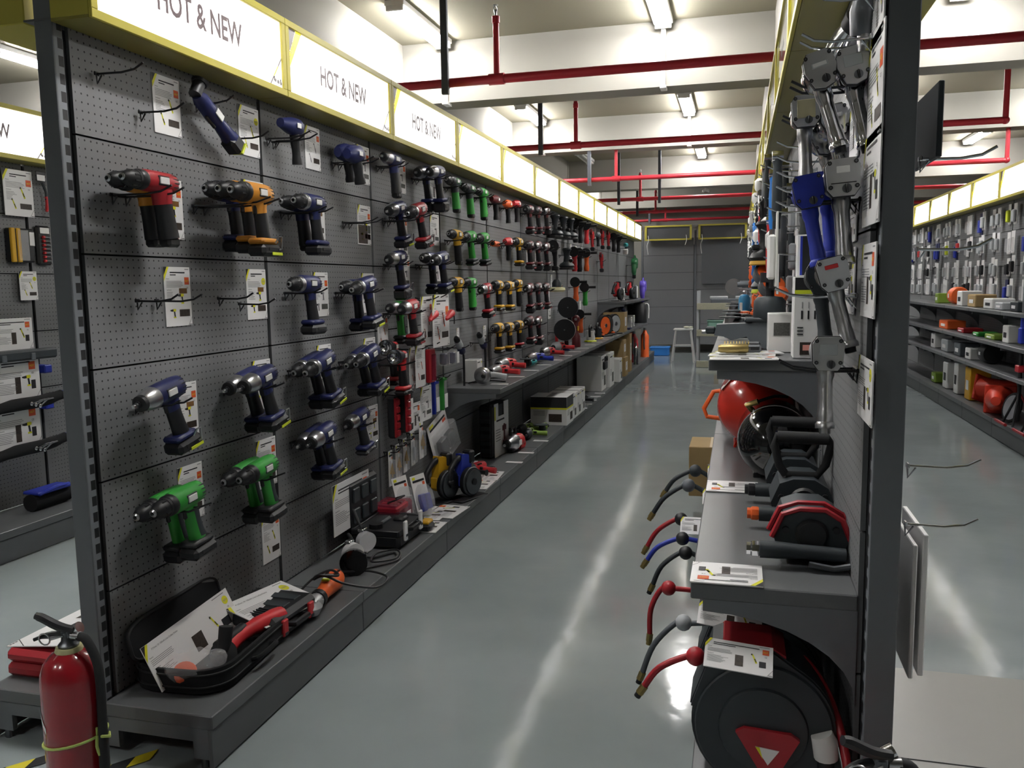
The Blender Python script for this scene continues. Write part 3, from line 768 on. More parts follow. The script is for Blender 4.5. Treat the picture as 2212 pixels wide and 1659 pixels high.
def lying_tool(body,head,L=.3,r=.034,kind='grinder',side=False,cord=True,dhead=None):
    """corded tool lying on a shelf, axis along X, head at -X"""
    def f():
        t=thing({'grinder':'angle_grinder','impact':'electric_impact_wrench','gun':'corded_drill'}.get(kind,'power_tool'),'x','power tool')
        z=r+.004
        b=MB(); b.lathe([(r*.75,-.01),(r,.02),(r*.98,L*.3),(r*.72,L*.42),(r*.7,L*.62),(r*.5,L*.68)],(0,0,z),(1,0,0),body,18,sb=.95)
        for k in range(5): b.box((L*.1+k*.012,0,z+r*.55),(.005,r*1.75,.012),BLACK)
        b.build('housing',t)
        b=MB()
        if kind=='grinder':
            b.lathe([(r*.85,0),(r*.9,.03),(r*.6,.055)],(0,0,z),(-1,0,0),head,16); b.cyl((-.045,0,z-.02),(-.045,0,z+.035),r*.8,head); b.build('gear_head',t)
            b=MB(); b.cyl((-.045,0,z+.035),(-.045,0,z+.04),.06,dhead or DGREY,n=24); b.build('disc_guard',t)
        else:
            b.lathe([(r*1.0,0),(r*1.15,.01),(r*1.1,.06),(r*.7,.1),(r*.45,.105)],(-.0,0,z),(-1,0,0),head,18); b.build('hammer_case',t)
            b=MB(); b.cyl((-.105,0,z),(-.135,0,z),.011,STEEL); b.lathe([(r*.5,0),(r*.5,.01)],(-.1,0,z),(-1,0,0),BLACK,14); b.build('anvil',t)
        if kind=='gun' or kind=='impact':
            b=MB(); b.tube([(L*.24,0,z),(L*.26,-.07,z-.008),(L*.3,-.15,z-.012)],[.022,.019,.021],body,10,sub=3); b.build('handle',t)
            b=MB(); b.box((L*.2,-.05,z),(.02,.03,.02),BLACK,.004); b.build('trigger',t)
        if side:
            b=MB(); b.tube([(-.05,-.03,z),(-.055,-.15,z)],.016,BLACK,10); b.lathe([(.02,0),(.022,.008)],(-.055,-.15,z),(0,-1,0),BLACK,10); b.build('side_handle',t)
        b=MB(); b.box((L*.16,0,z+r*.93),(.05,.03,.004),WHITE,.001); b.build('rating_label',t)
        if cord:
            b=MB(); b.tube([(L*.66,0,z),(L*.8,.01,.012)]+cord_pts(9,.035,int(L*1000),.006,L*.95,0),.0042,BLACK,6,sub=4); b.build('cord',t)
        return t
    return f
def hang_tool(body,grip,kind='grinder',acc=None,s=1.0):
    """small hanging goods of the distant bays"""
    def f():
        nm={'grinder':'hanging_grinder','sander':'palm_sander','saw':'cordless_saw','torch':'spray_gun','disc':'disc_polisher','blower':'garden_blower','stick':'cylindrical_tool','heat':'heat_gun','fan':'round_pad_tool','cup':'cup_sprayer','pad':'pad_polisher'}[kind]
        t=thing(nm,'x','power tool'); b=MB()
        if kind=='grinder':
            b.lathe([(.03,.05),(.034,.03),(.034,0),(.026,-.02),(.024,-.1),(.032,-.14),(.026,-.17)],(0,0,0),(0,0,-1),body,14) if 0 else b.lathe([(.026,-.19),(.034,-.16),(.026,-.1),(.028,-.04),(.035,-.02),(.034,.02)],(0,0,0),(0,0,1),body,14)
            b.build('housing',t)
            b=MB(); b.cyl((-.045,0,.03),(.03,0,.03),.03,grip); b.build('gear_head',t)
            b=MB(); b.tube([(.0,-.03,.03),(.0,-.13,.032)],.015,BLACK,10); b.build('side_handle',t)
            b=MB(); b.lathe([(.058,0),(.056,.014),(.03,.018)],(-.055,0,.03),(1,0,0),BLACK,20); b.build('disc_guard',t)
        elif kind=='sander':
            b.lathe([(.075,-.16),(.085,-.145),(.07,-.12),(.036,-.1),(.03,-.05),(.034,0),(.052,.03),(.045,.045),(.0001,.05)],(0,0,0),(0,0,1),body,22,caps=False); b.build('housing',t)
            b=MB(); b.lathe([(.078,-.185),(.083,-.18),(.078,-.162)],(0,0,0),(0,0,1),grip,22); b.build('sanding_pad',t)
            b=MB(); b.box((0,-.045,-.09),(.04,.05,.03),BLACK,.008); b.build('switch_box',t)
        elif kind=='saw':
            b.tube([(-.03,0,.05),(.0,0,.02),(.02,0,-.05),(.035,0,-.12)],[.03,.03,.022,.02],body,12,sub=3); b.build('housing',t)
            b=MB(); b.box((.045,0,-.15),(.07,.055,.05),BLACK,.01); b.build('battery',t)
            b=MB(); b.cyl((-.05,-.014,.06),(-.05,.014,.06),.034,grip,n=18); b.build('guard',t)
            b=MB(); b.box((.02,-.02,-.06),(.02,.008,.07),BLACK,.003); b.build('grip',t)
        elif kind=='torch' or kind=='cup':
            b.lathe([(.018,-.09),(.03,-.07),(.036,-.02),(.038,.03),(.028,.05)],(0,0,.02),(1,0,0) if 0 else (1,0,0),body,16); b.build('housing',t)
            b=MB(); b.tube([(.02,0,0),(.03,0,-.06),(.045,0,-.12)],[.02,.018,.02],grip,10,sub=3); b.build('handle',t)
            b=MB(); b.lathe([(.035,-.16),(.042,-.15),(.045,-.09),(.03,-.075)],(-.055,0,.03),(0,0,1),acc or WHITE,18); b.build('paint_cup',t)
        elif kind=='disc' or kind=='fan':
            R=.11 if kind=='disc' else .06
            b.cyl((-.05,0,0),(-.064,0,0),R,BLACK,n=36); b.cyl((-.05,0,0),(-.047,0,0),R*1.02,acc or DGREY,n=36); b.cyl((-.064,0,0),(-.066,0,0),.008,STEEL); b.build('pad',t)
            b=MB(); b.lathe([(.03,0),(.04,.02),(.03,.06)],(-.048,0,0),(1,0,0),body,16); b.tube([(0,0,0),(.03,0,-.1),(.05,0,-.2)],[.03,.022,.02],body,10,sub=3); b.build('housing',t)
            b=MB(); b.box((.05,0,-.22),(.08,.07,.05),grip,.01); b.build('battery',t)
        elif kind=='pad':
            b.lathe([(.07,-.03),(.085,-.012),(.08,.01),(.05,.016)],(0,0,-.04),(0,0,1),CREAM,26); b.build('wool_pad',t)
            b=MB(); b.lathe([(.05,-.02),(.05,.02),(.03,.05)],(0,0,0),(0,0,1),DGREY,16); b.build('gear_head',t)
            b=MB(); b.tube([(.04,0,0),(.1,0,-.01),(.17,0,-.02)],[.03,.028,.02],body,12,sub=3); b.build('housing',t)
            b=MB(); b.tube([(0,0,.03),(.01,0,.08),(-.01,0,.14)],.005,BLACK,6,sub=4); b.build('cord',t)
        elif kind=='blower':
            b.lathe([(.08,-.05),(.095,-.03),(.095,.03),(.08,.05)],(0,0,0),(0,1,0),body,24); b.tube([(-.07,0,-.03),(-.1,0,-.12),(-.1,0,-.2)],[.045,.04,.03],body,12,sub=3); b.build('fan_housing',t)
            b=MB(); b.tube([(-.04,0,.08),(0,0,.13),(.06,0,.1),(.09,0,.04)],.014,body,10,sub=3); b.build('handle',t)
            b=MB(); b.box((-.07,0,-.16),(.05,.06,.2),grip,.01); b.build('motor_block',t)
        elif kind=='stick':
            b.cyl((-.07,0,0),(.07,0,0),.022,body,n=14); b.lathe([(.022,0),(.016,.012)],(.07,0,0),(1,0,0),body,12); b.build('housing',t)
            b=MB(); b.cyl((-.08,0,0),(-.07,0,0),.014,grip); b.build('nose',t)
        elif kind=='heat':
            b.lathe([(.018,-.08),(.026,-.04),(.034,0),(.036,.05),(.022,.07)],(0,0,.03),(1,0,0),body,14,sb=1.05); b.build('housing',t)
            b=MB(); b.tube([(.03,0,.0),(.04,0,-.06),(.045,0,-.12)],[.021,.019,.022],grip,10,sub=3); b.build('handle',t)
            b=MB(); b.box((.01,-.036,.03),(.03,.003,.02),WHITE,.001); b.build('rating_label',t)
        return t
    return f

# ================================================================== drill wall: hooks, tools and cards
LZ=PI/2; RZ=-PI/2
K={
'red12':pistol('drill',RED,BLACK,BLACK,None),
'ora12':pistol('drill',AMBER,BLACK,BLACK,None),
'blu18':pistol('drill',NAVY,BLACK,BLACK,None,'slide'),
'ora18':pistol('drill',AMBER,BLACK,BLACK,LIME,'slide'),
'sil18':pistol('impact',NAVY,BLACK,SILV,LIME,'slide',foot=NAVY),
'silbare':pistol('impact',NAVY,BLACK,SILV,None,'flat',foot=NAVY),
'grn18':pistol('hammer',GREEN,DGREY,BLACK,None,'slide',foot=BLACK,clip=False),
'blu12':pistol('drill',NAVY,BLACK,BLACK,BLACK),
'nav18':pistol('drill',NAVY,BLACK,SILV,None,'slide',clip=False),
'nav18y':pistol('drill',NAVY,BLACK,SILV,LIME,'slide',clip=False),
'ham18y':pistol('hammer',NAVY,BLACK,SILV,LIME,'slide'),
'ham18r':pistol('hammer',NAVY,BLACK,SILV,RED,'slide'),
'imp12':pistol('impact',NAVY,BLACK,SILV,BLACK),
'impblk':pistol('impact',NAVY,BLACK,SILV,None,'block'),
'redimp':pistol('impact',RED,BLACK,SILV,RED,'slide'),
'reddrl':pistol('drill',RED,BLACK,SILV,RED,'slide'),
'grnimp':pistol('impact',GREEN,BLACK,SILV,None,'flat',foot=BLACK),
'grn12':pistol('drill',GREEN,GREEN,BLACK,BLACK),
'grn12b':pistol('drill',DGREY,GREEN,BLACK,BLACK),
'grnflat':pistol('drill',GREEN,GREEN,BLACK,None,'flat',foot=DGREY,clip=False),
'yel12':pistol('drill',YEL,BLACK,BLACK,BLACK),
'yel18':pistol('drill',YEL,BLACK,BLACK,None,'flat',foot=YEL,clip=False),
'yelimp':pistol('impact',YEL,BLACK,BLACK,None,'flat',foot=YEL,clip=False),
'yelred':pistol('drill',YEL,BLACK,BLACK,None,'flat',foot=RED,clip=False),
'dred18':pistol('impact',DRED,BLACK,BLACK,RED,'slide',foot=DRED),
'dredb':pistol('impact',DRED,BLACK,SILV,None,'block'),
'lamp':pistol('lamp',REDB,BLACK,None,None,'flat',foot=REDB),
'sm_red':hang_tool(DRED,BLACK,'heat'),'sm_ora':hang_tool(ORANGE,BLACK,'heat'),'sm_red2':hang_tool(REDB,BLACK,'heat'),
'heatblu':hang_tool(NAVY,BLACK,'heat'),
'sander':hang_tool(DGREY,BLACK,'sander'),'grred':hang_tool(REDB,BLACK,'grinder'),'grora':hang_tool(ORANGE,BLACK,'grinder'),'grblk':hang_tool(BLACK,DGREY,'grinder'),'grgrn':hang_tool(GREEN,BLACK,'grinder'),
'sawred':hang_tool(REDB,DRED,'saw'),'disc':hang_tool(BLACK,BLACK,'disc',NAVY),'disc2':hang_tool(BLACK,NAVY,'disc',WHITE),'fan':hang_tool(BLACK,BLACK,'fan'),
'cup':hang_tool(TEAL,BLACK,'cup',WHITE),'blower':hang_tool(DGREEN,BLACK,'blower'),'stick':hang_tool(ORANGE,BLACK,'stick'),'pad':hang_tool(AMBER,DGREY,'pad'),'heatgry':hang_tool(MGREY,BLACK,'heat'),
}
def P(k,off,y,z,label,s=None,side=1):
    x = FX+off if side>0 else RX-off
    g=None
    tl=-math.radians({'ham18y':14,'ham18r':12,'sil18':11,'silbare':10,'nav18y':9,'impblk':7,'reddrl':12,'grnflat':6,'dred18':5,'dredb':7,'grn18':5,'redimp':6}.get(k,0))
    return use(('tool',k),K[k],label,(x,y,z),0,g,rot=(0,tl,LZ),scale=s)
def HL(label,y,z,L=.2,pr=(-.032,.032)): return hook(label,(FX+.012,y,z),LZ,L,pr)
"""label , hook position etc. -- first row"""
HL('single black hook, empty, topmost near the left upright',2.21,2.105,.17,(0,))
HL('single black hook, empty, in front of the first white card',2.396,2.027,.17,(0,))
HL('empty black hook left of the right pair beside the card with blue arc',2.321,1.421,.16,(0,))
HL('empty black hook crossing the card with blue arc picture',2.415,1.419,.18,(0,))
HL('empty black hook left of the NEW badge card',2.767,1.42,.15,(0,))
HL('empty black hook crossing the NEW badge card',2.901,1.396,.16,(0,))
HL('empty black double hook before the card with the black photo',3.858,1.77,.19)
HL('empty black double hook right of the large red drill',4.342,1.811,.2)
T=[ # kind, pixel-free wall position, label, hook?
('ora12',.065,2.307,1.755,'amber and black drill hidden behind the red one, top left hook',0),
('red12',.145,2.27,1.752,'red and black pistol drill, foremost on the top left hook',1),
('blu18',.06,2.791,1.776,'navy drill, rearmost of three left of the first panel joint',0),
('ora18',.15,2.738,1.766,'amber drill in the middle of three near the first joint',0),
('ora18',.24,2.674,1.752,'amber drill with yellow battery stripe, foremost of three',1),
('blu12',.06,3.309,1.777,'slim navy drill without battery foot, behind its twin in second bay',0),
('nav18',.14,3.271,1.775,'navy drill with silver collar, second row of the second bay',1),
('sil18',.1,2.308,1.088,'navy impact wrench with yellow stripe, alone on its hook',1),
('sil18',.07,2.825,1.071,'silver nosed impact wrench at rear of the pair left of first joint',0),
('sil18',.155,2.792,1.082,'silver nosed impact wrench in front of its pair by first joint',1),
('grn18',.07,2.323,0.72,'green hammer drill at the rear, lowest left pair',0),
('grn18',.155,2.297,0.744,'green hammer drill at the front, lowest left pair',1),
('grn18',.07,2.792,0.722,'green hammer drill at the rear, pair beside first panel joint',0),
('grn18',.155,2.763,0.74,'green hammer drill at the front, pair beside first panel joint',1),
('nav18',.1,3.274,1.435,'navy drill with silver collar, alone at mid height in second bay',1),
('nav18',.07,3.807,1.419,'navy drill at the rear of the pair left of second joint',0),
('nav18y',.155,3.747,1.428,'navy drill with yellow stripe, front of the pair left of second joint',1),
('ham18r',.07,3.335,1.088,'navy hammer drill with red battery stripe in second bay',0),
('ham18y',.16,3.272,1.1,'navy hammer drill in front of the one with red stripe',1),
('ham18y',.07,3.835,1.076,'navy hammer drill at rear, pair touching the second joint',0),
('ham18y',.16,3.755,1.091,'navy hammer drill at front, pair touching the second joint',1),
('sil18',.07,3.332,0.764,'navy impact wrench at rear, lowest pair of the second bay',0),
('sil18',.155,3.267,0.785,'navy impact wrench at front, lowest pair of the second bay',1),
('silbare',.08,3.773,0.775,'navy impact wrench with flat foot, alone beside a card, lower second bay',1),
('imp12',.09,4.28,2.095,'slim silver and navy impact driver, top of third bay',1),
('impblk',.07,4.815,2.092,'silver nosed wrench with big black battery, rear of top pair',0),
('impblk',.155,4.791,2.088,'silver nosed wrench with big black battery, front of top pair',1),
('sil18',.07,4.377,1.844,'silver and navy impact wrench behind the large red drill',0),
('reddrl',.17,4.434,1.837,'large red and silver drill in the second row of third bay',1),
('impblk',.08,4.332,1.575,'silver nosed wrench, alone in third row of third bay',1),
('nav18',.07,4.878,1.586,'navy drill at rear, third row before the yellow drill',0),
('nav18y',.16,4.812,1.583,'navy drill with yellow stripe, third row before the yellow drill',1),
('grnimp',.07,4.346,1.301,'green handled impact wrench with silver nose',0),
('redimp',.155,4.307,1.307,'red impact wrench with silver nose, in front of the green one',1),
('lamp',.07,4.225,1.082,'red and black work lamp, rear of two',0),
('lamp',.15,4.153,1.039,'red and black work lamp, front of two',1),
('grn12b',.08,5.321,2.096,'slim green handled drill with rounded black head, first of three greens',1),
('grn12b',.08,5.634,2.085,'slim green handled drill, middle of the three in the top row',1),
('grn12',.08,5.95,2.089,'slim green drill, last of the three in the top row',1),
('yel12',.08,5.343,1.753,'slim yellow and black drill left of two green ones, second row',1),
('grnflat',.08,5.632,1.756,'green drill with flat black battery, left of two',1),
('grnflat',.1,5.885,1.757,'green drill with flat black battery, right of two',1),
('yel12',.08,5.339,1.442,'slim yellow drill in the third row by the fourth panel joint',1),
('grn12',.08,5.631,1.44,'slim green drill in the third row between yellow and red',1),
('redimp',.1,5.931,1.393,'big silver and red impact wrench in the third row',1),
('sm_red',.07,6.321,2.076,'small dark red heat gun in the top row',1),
('sm_ora',.07,6.684,2.074,'small orange heat gun in the top row',1),
('sm_red2',.07,6.966,2.101,'small bright red heat gun in the top row',1),
('stick',.08,6.292,1.768,'orange cylindrical tool lying level on its hook',1),
('sm_red2',.07,6.68,1.774,'small red and silver gun right of the orange cylinder',1),
('yel18',.08,6.971,1.777,'yellow drill with flat battery, second row of the fifth bay',1),
('yelimp',.08,6.322,1.417,'yellow impact driver, first of three yellow ones in the third row',1),
('yel18',.08,6.65,1.41,'yellow drill, middle of three yellow ones in the third row',1),
('yel12',.08,6.951,1.43,'slim yellow drill, last of three yellow ones in the third row',1),
('yel18',.08,6.314,1.086,'yellow drill, first of three in the lowest yellow row',1),
('yel18',.08,6.63,1.075,'yellow drill, middle of three in the lowest yellow row',1),
('yelred',.08,6.946,1.076,'yellow drill with red battery foot in the lowest yellow row',1),
]
rowr={461:'top',539:'second',630:'third',702:'lowest'}
for k,(y,z,w_,n) in enumerate(((7.38,2.083,'top row','left'),(7.703,2.099,'top row','middle'),(8.054,2.125,'top row','right'),(7.363,1.768,'second row','left'),(7.687,1.776,'second row','middle'),(8.038,1.779,'second row','right'),(7.343,1.39,'third row','left'),(7.667,1.395,'third row','middle'),(8.019,1.391,'third row','right'),(7.344,1.096,'lowest row','left'),(7.67,1.08,'lowest row','right'))):
    T.append(('dredb' if k in(2,4,5,6,10) else 'dred18',.08,y,z,'dark red cordless wrench, %s, %s one of its group'%(w_,n),1))
for (k,off,y,z,label,h) in T:
    P(k,off,y,z,label)
    if h: HL('hook of the '+label,y,z-.002,max(.15,off+.075),(-.03,.03) if off>.1 or k[-2:]=='18' else (-.028,.028))
T2=[
('heatblu',.1,3.205,2.089,'round navy palm tool at the top of second bay'),
('sander',.08,8.502,2.108,'dark grey palm sander, first of three in the top row'),
('sander',.08,8.926,2.118,'dark grey palm sander, middle of three in the top row'),
('sander',.08,9.312,2.128,'dark grey palm sander, last of three in the top row'),
('grblk',.08,9.615,2.112,'black grinder right of the three sanders, top row'),
('grblk',.08,9.938,2.121,'black grinder with hanging tail, top row'),
('grred',.08,10.348,2.129,'red and black grinder, top row, first of the reds'),
('sawred',.09,10.694,2.04,'large bright red tool hanging below the top row'),
('heatgry',.1,11.071,2.058,'grey rounded tool between two red ones, top row'),
('sawred',.08,11.589,2.097,'red cordless saw, left of two in the top row'),
('sawred',.08,12.143,2.112,'red cordless saw, right of two in the top row'),
('grblk',.08,12.702,2.112,'slim black tool, left of two near the far end'),
('grblk',.08,13.208,2.115,'slim black tool, right of two near the far end'),
('cup',.14,13.637,2.038,'teal paint sprayer with white cup at the far end'),
('blower',.16,14.66,1.786,'dark green garden blower at the far end of the wall'),
('fan',.08,8.445,1.835,'black round pad tool right of the dark red wrenches'),
('sander',.1,8.989,1.792,'black sander in the second row before the red grinders'),
('grred',.08,9.547,1.785,'red handled grinder in the second row, left one'),
('grblk',.08,9.867,1.783,'black grinder in the second row, middle one'),
('grora',.1,10.224,1.793,'orange handled grinder with long side handle, second row'),
('sawred',.08,11.502,1.781,'red and black cordless saw, alone in the second row'),
('pad',.14,8.281,1.447,'polisher with cream wool pad and amber body'),
('grora',.1,9.514,1.443,'orange handled grinder with side handle, third row'),
('grgrn',.1,10.116,1.379,'green and black grinder with side handle, third row'),
('disc',.14,8.893,1.203,'large black disc polisher, upper of two big discs'),
('disc2',.2,8.41,0.991,'large black disc polisher with white rim, lower big disc'),
('grora',.1,9.795,1.067,'orange grinder hanging right of the big black discs'),
]
for (k,off,y,z,label) in T2:
    P(k,off,y,z,label); HL('black hook holding the '+label,y,z-.03,off+.05,(0,))
# angled long tools: cordless polisher at the top left, two palm tools, two air drills
def m_longtool():
    t=thing('angle_polisher','x','power tool')
    b=MB(); b.lathe([(.02,.0),(.028,.02),(.03,.1),(.024,.14),(.028,.2),(.034,.22)],(-.12,0,0),(1,0,0),NAVY,16); b.build('housing',t)
    b=MB(); b.box((.12,0,-.004),(.07,.06,.066),BLACK,.012); b.build('battery',t)
    b=MB(); b.box((.152,-.012,-.004),(.008,.045,.05),LIME,.002); b.build('battery_stripe',t)
    b=MB(); b.cyl((-.13,0,-.01),(-.13,0,.045),.022,BLACK); b.lathe([(.026,0),(.03,.01),(.018,.02)],(-.13,0,.04),(0,0,1),BLACK,14); b.build('angle_head',t)
    b=MB(); b.box((-.02,-.03,.0),(.045,.004,.026),WHITE,.001); b.build('rating_label',t)
    b=MB(); b.box((-.02,0,-.03),(.06,.012,.012),BLACK,.003); b.build('switch',t)
    return t
r=use('long',m_longtool,'navy cordless angle polisher slanting across the top left panel',(FX+.07,2.728,2.061),rot=(0,math.radians(33),LZ))
HL('black hook under the head of the slanting polisher',2.694,2.112,.16,(0,)); HL('black hook under the battery of the slanting polisher',2.914,2.026,.16,(0,))
def m_palm():
    t=thing('palm_polisher','x','power tool')
    for j,s in enumerate((0,1)):
        b=MB(); b.lathe([(.02,-.06),(.032,-.04),(.036,.0),(.032,.04),(.02,.06)],(s*.0,-.08*s,0),(1,0,-.1),NAVY,16); b.build('housing',t)
    return t
def m_gun(body):
    def f():
        t=thing('spray_gun','x','power tool')
        b=MB(); b.lathe([(.02,-.075),(.03,-.05),(.036,0),(.034,.05),(.02,.07)],(0,0,.03),(1,0,.1),body,16,sb=1.2); b.build('housing',t)
        b=MB(); b.tube([(.03,0,0),(.045,0,-.05),(.06,0,-.1)],[.024,.022,.027],BLACK,12,sub=3); b.build('handle',t)
        b=MB(); b.box((.0,-.038,.03),(.035,.003,.02),WHITE,.001); b.build('rating_label',t); return t
    return f
use('gunn',m_gun(NAVY),'navy spray gun at the rear, top right of the second bay',(FX+.06,3.782,2.067),LZ)
use('gunn',m_gun(NAVY),'navy spray gun at the front, top right of the second bay',(FX+.15,3.693,2.042),LZ)
HL('black double hook holding the two navy spray guns',3.768,2.044,.22); HL('black double hook holding the round navy palm tool',3.192,2.065,.2)
def m_airdrill():
    t=thing('air_drill','x','air tool')
    ax=(.77,0,-.64); b=MB(); b.lathe([(.016,-.05),(.024,-.04),(.026,0),(.024,.02)],(0,0,0),ax,LGREY,14); b.build('motor',t)
    b=MB(); b.lathe([(.024,0.02),(.027,.05),(.024,.08),(.014,.095)],(0,0,0),ax,NAVY,14); b.build('grip',t)
    b=MB(); b.lathe([(.022,0.05),(.02,.07),(.012,.085)],(0,0,0),(-.77,0,.64),BLACK,14); b.build('chuck',t)
    b=MB(); b.tube([(.068,0,-.056),(.085,0,-.08),(.09,0,-.14),(.088,0,-.3)],.008,BLACK,8,sub=4); b.build('hose',t)
    return t
for px,lab,y,z in ((0,'left',5.311,1.061),(1,'right',5.816,1.058)):
    use('air',m_airdrill,'slanting navy and grey air drill with black hose, %s of two'%lab,(FX+.1,y,z),LZ)
    HL('black hook under the slanting air drill, %s of two'%lab,y,z-.02,.16,(0,))
# cards on the drill wall
CL=[
('first white card, tall, beside the empty hooks at top left',2.478,2.174,2.619,1.981,1,'HOT'),
('white card behind the slanting navy polisher',2.977,2.171,3.121,1.98,1,'NEW'),
('white card right of the round navy palm tool',3.5,2.184,3.64,1.992,6,'HOT'),
('white card behind the navy spray guns',4.021,2.179,4.184,1.986,2,'HOT'),
('white card behind the slim silver and navy driver',4.53,2.185,4.687,1.99,2,'HOT'),
('white card between the two top impact wrenches',5.06,2.163,5.259,1.986,2,'HOT'),
('white card behind the red drill, top left',2.461,1.833,2.6,1.63,0,'HOT'),
('white card behind the three amber drills',2.972,1.884,3.132,1.689,0,'HOT'),
('white card behind the slim navy drills',3.498,1.876,3.658,1.677,0,'HOT'),
('white card with large black photo, second bay',4.017,1.876,4.175,1.674,3,'HOT'),
('white card between blue wrench and large red drill',4.552,1.867,4.687,1.624,2,'HOT'),
('white card right of the large red drill',5.074,1.91,5.239,1.714,2,None),
('white card with drill set picture behind two empty hooks, left',2.474,1.534,2.616,1.329,0,'HOT'),
('white card with NEW badge behind two empty hooks, right',2.972,1.533,3.117,1.331,0,'NEW'),
('white card behind the lone navy drill at mid height',3.514,1.526,3.664,1.321,2,'HOT'),
('white card behind the navy drill pair left of second joint',4.026,1.526,4.193,1.32,2,'HOT'),
('white card behind the lone silver nosed wrench, third row',4.561,1.64,4.708,1.431,2,'HOT'),
('white card behind the navy pair of the third row',5.062,1.646,5.262,1.422,2,'HOT'),
('white card straddling the second panel joint',4.223,1.314,4.357,1.102,4,'HOT'),
('white card behind the hammer drills of the second bay',3.519,1.187,3.667,0.963,2,'NEW'),
('white card behind the hammer drills at the second joint',4.03,1.186,4.182,0.964,0,'HOT'),
('white card behind the lone impact wrench, lower left',2.478,1.128,2.616,0.931,0,'HOT'),
('white card behind the silver nosed pair by first joint',2.977,1.164,3.119,0.959,0,'NEW'),
('white card behind the lowest left green hammer drills',2.482,0.831,2.62,0.629,0,'HOT'),
('white card behind the green hammer drills by first joint',2.98,0.834,3.13,0.631,0,'HOT'),
('lowest white card on the first bay, with tool kit picture',2.992,0.519,3.131,0.31,1,'HOT'),
('white card behind the lone wrench, lower second bay',4.034,0.821,4.184,0.622,0,'HOT'),
('white card behind the lowest pair of second bay',3.538,0.792,3.662,0.626,0,'HOT'),
('white card between green and red impact wrenches, third bay',4.656,1.32,4.782,1.127,2,'HOT'),
('narrow white card left of the right air drill',5.547,1.16,5.601,1.069,2,None),
('narrow white card right of the right air drill',6.176,1.144,6.255,1.042,2,None),
('narrow grey card beside the large black discs',8.468,1.236,8.595,1.097,2,None),
]
for lab,y0,z0,y1,z1,st,bd in CL: wallcard(lab,LZ,FX,y0,z0,y1,z1,st,bd)
for i,(y,z) in enumerate(((7.694,2.062),(8.013,2.058),(8.402,2.075),(7.62,1.703),(7.955,1.694),(8.497,1.33),(8.763,1.685),(8.639,1.481),(9.846,2.149),(10.394,2.162),(10.793,2.175),(11.449,2.153),(9.72,1.844),(10.041,1.834),(10.384,1.834),(13.327,2.172),(13.754,2.164),(10.299,1.173))):
    if 0: pass
    wallcard('small white price card in the distant bays, %s from the near end'%(ordn[i] if i<15 else ('sixteenth','seventeenth','eighteenth')[i-15]),LZ,FX,y-.03,z+.07,y+.05,z-.1,2,None)

# ================================================================== goods on the drill wall base deck
DK=.178
def open_soft_case():
    t=thing('soft_case','open black zip case with polisher, card and sponge at the near end of the deck','tool case',(-1.73,2.42,DK),math.radians(4))
    def rr(w,l,r,z,n=8):
        P=[]
        for cx,cy,a0 in ((w-r,l-r,0),(-w+r,l-r,90),(-w+r,-l+r,180),(w-r,-l+r,270)):
            for k in range(n): a=math.radians(a0+90*k/(n-1)); P.append(Vector((cx+r*math.cos(a),cy+r*math.sin(a),z)))
        return P
    b=MB(); W,Ln=.165,.265
    b.loft([rr(W-.02,Ln-.02,.09,0),rr(W,Ln,.1,.01),rr(W,Ln,.1,.085),rr(W-.012,Ln-.012,.09,.085),rr(W-.014,Ln-.014,.09,.012)],FAB,caps=True); b.build('case_tray',t)
    for z in (.03,.07):
        b=MB(); R_=rr(W+.002,Ln+.002,.1,z); b.tube(R_+[R_[0]],.0035,RUB,6); b.build('zip',t)
    b=MB(); b.tube([(W+.004,-.06,.04),(W+.03,-.055,.05),(W+.03,.055,.05),(W+.004,.06,.04)],.009,FAB,8,sub=3); b.build('carry_handle',t)
    b=MB(); lid=[Vector((-W+.04-.03*((p.x+W)/(2*W)),p.y,.085+(p.x+W)*.38)) for p in rr(W,Ln,.1,0)]; lid2=[v+Vector((-.012,0,.002)) for v in lid]
    b.loft([lid,lid2],FAB); b.build('lid',t)
    R2=lid+[lid[0]]; b=MB(); b.tube(R2,.006,RUB,6); b.build('lid_zip',t)
    return t
open_soft_case()
flat=[]
o=spec_card(.46,.155,1,901,'3"(75mm) 12V 1500mAh Li-ion Cordless Polisher','NEW'); o['label']='white printed card leaning inside the open zip case'
o.matrix_world=Matrix.Translation((-1.80,2.13,.335))@Matrix.Rotation(PI/2,4,'Z')@Matrix.Rotation(math.radians(-4),4,'Y')@Matrix.Rotation(math.radians(-24),4,'X')
def m_cordpol():
    t=thing('cordless_polisher','red and black cordless polisher lying in the open zip case','power tool',(-1.64,2.5,.235),math.radians(80))
    b=MB(); b.tube([(-.14,0,.0),(-.05,.01,.02),(.05,.0,.03),(.15,-.0,.02)],[.028,.026,.03,.034],REDB,12,sub=4); b.build('housing',t)
    b=MB(); b.tube([(-.15,.012,.018),(-.02,.018,.035)],[.024,.022],BLACK,12,sub=2); b.build('grip',t)
    b=MB(); b.box((.1,.05,.02),(.1,.07,.05),BLACK,.014); 
    for k in range(4): b.box((.075+.016*k,.05,.047),(.005,.05,.004),DGREY)
    b.build('battery',t)
    return t
m_cordpol()
t=thing('backing_pad','black upright pad and battery standing inside the zip case','accessory',(-1.66,2.36,.2))
b=MB(); b.cyl((0,0,.04),(0,.02,.12),.022,RUB,.024,n=18); b.build('battery_stick',t)
b=MB(); b.lathe([(.044,0),(.046,.012),(.02,.018)],(0,0,.03),(.3,-.8,.4),RUB,24); b.cyl((.01,-.02,.042),(.014,-.033,.048),.005,CHROME,n=8); b.build('pad',t)
t=thing('polishing_sponge','orange sponge in a clear bag at the front of the zip case','sponge',(-1.70,2.2,.215))
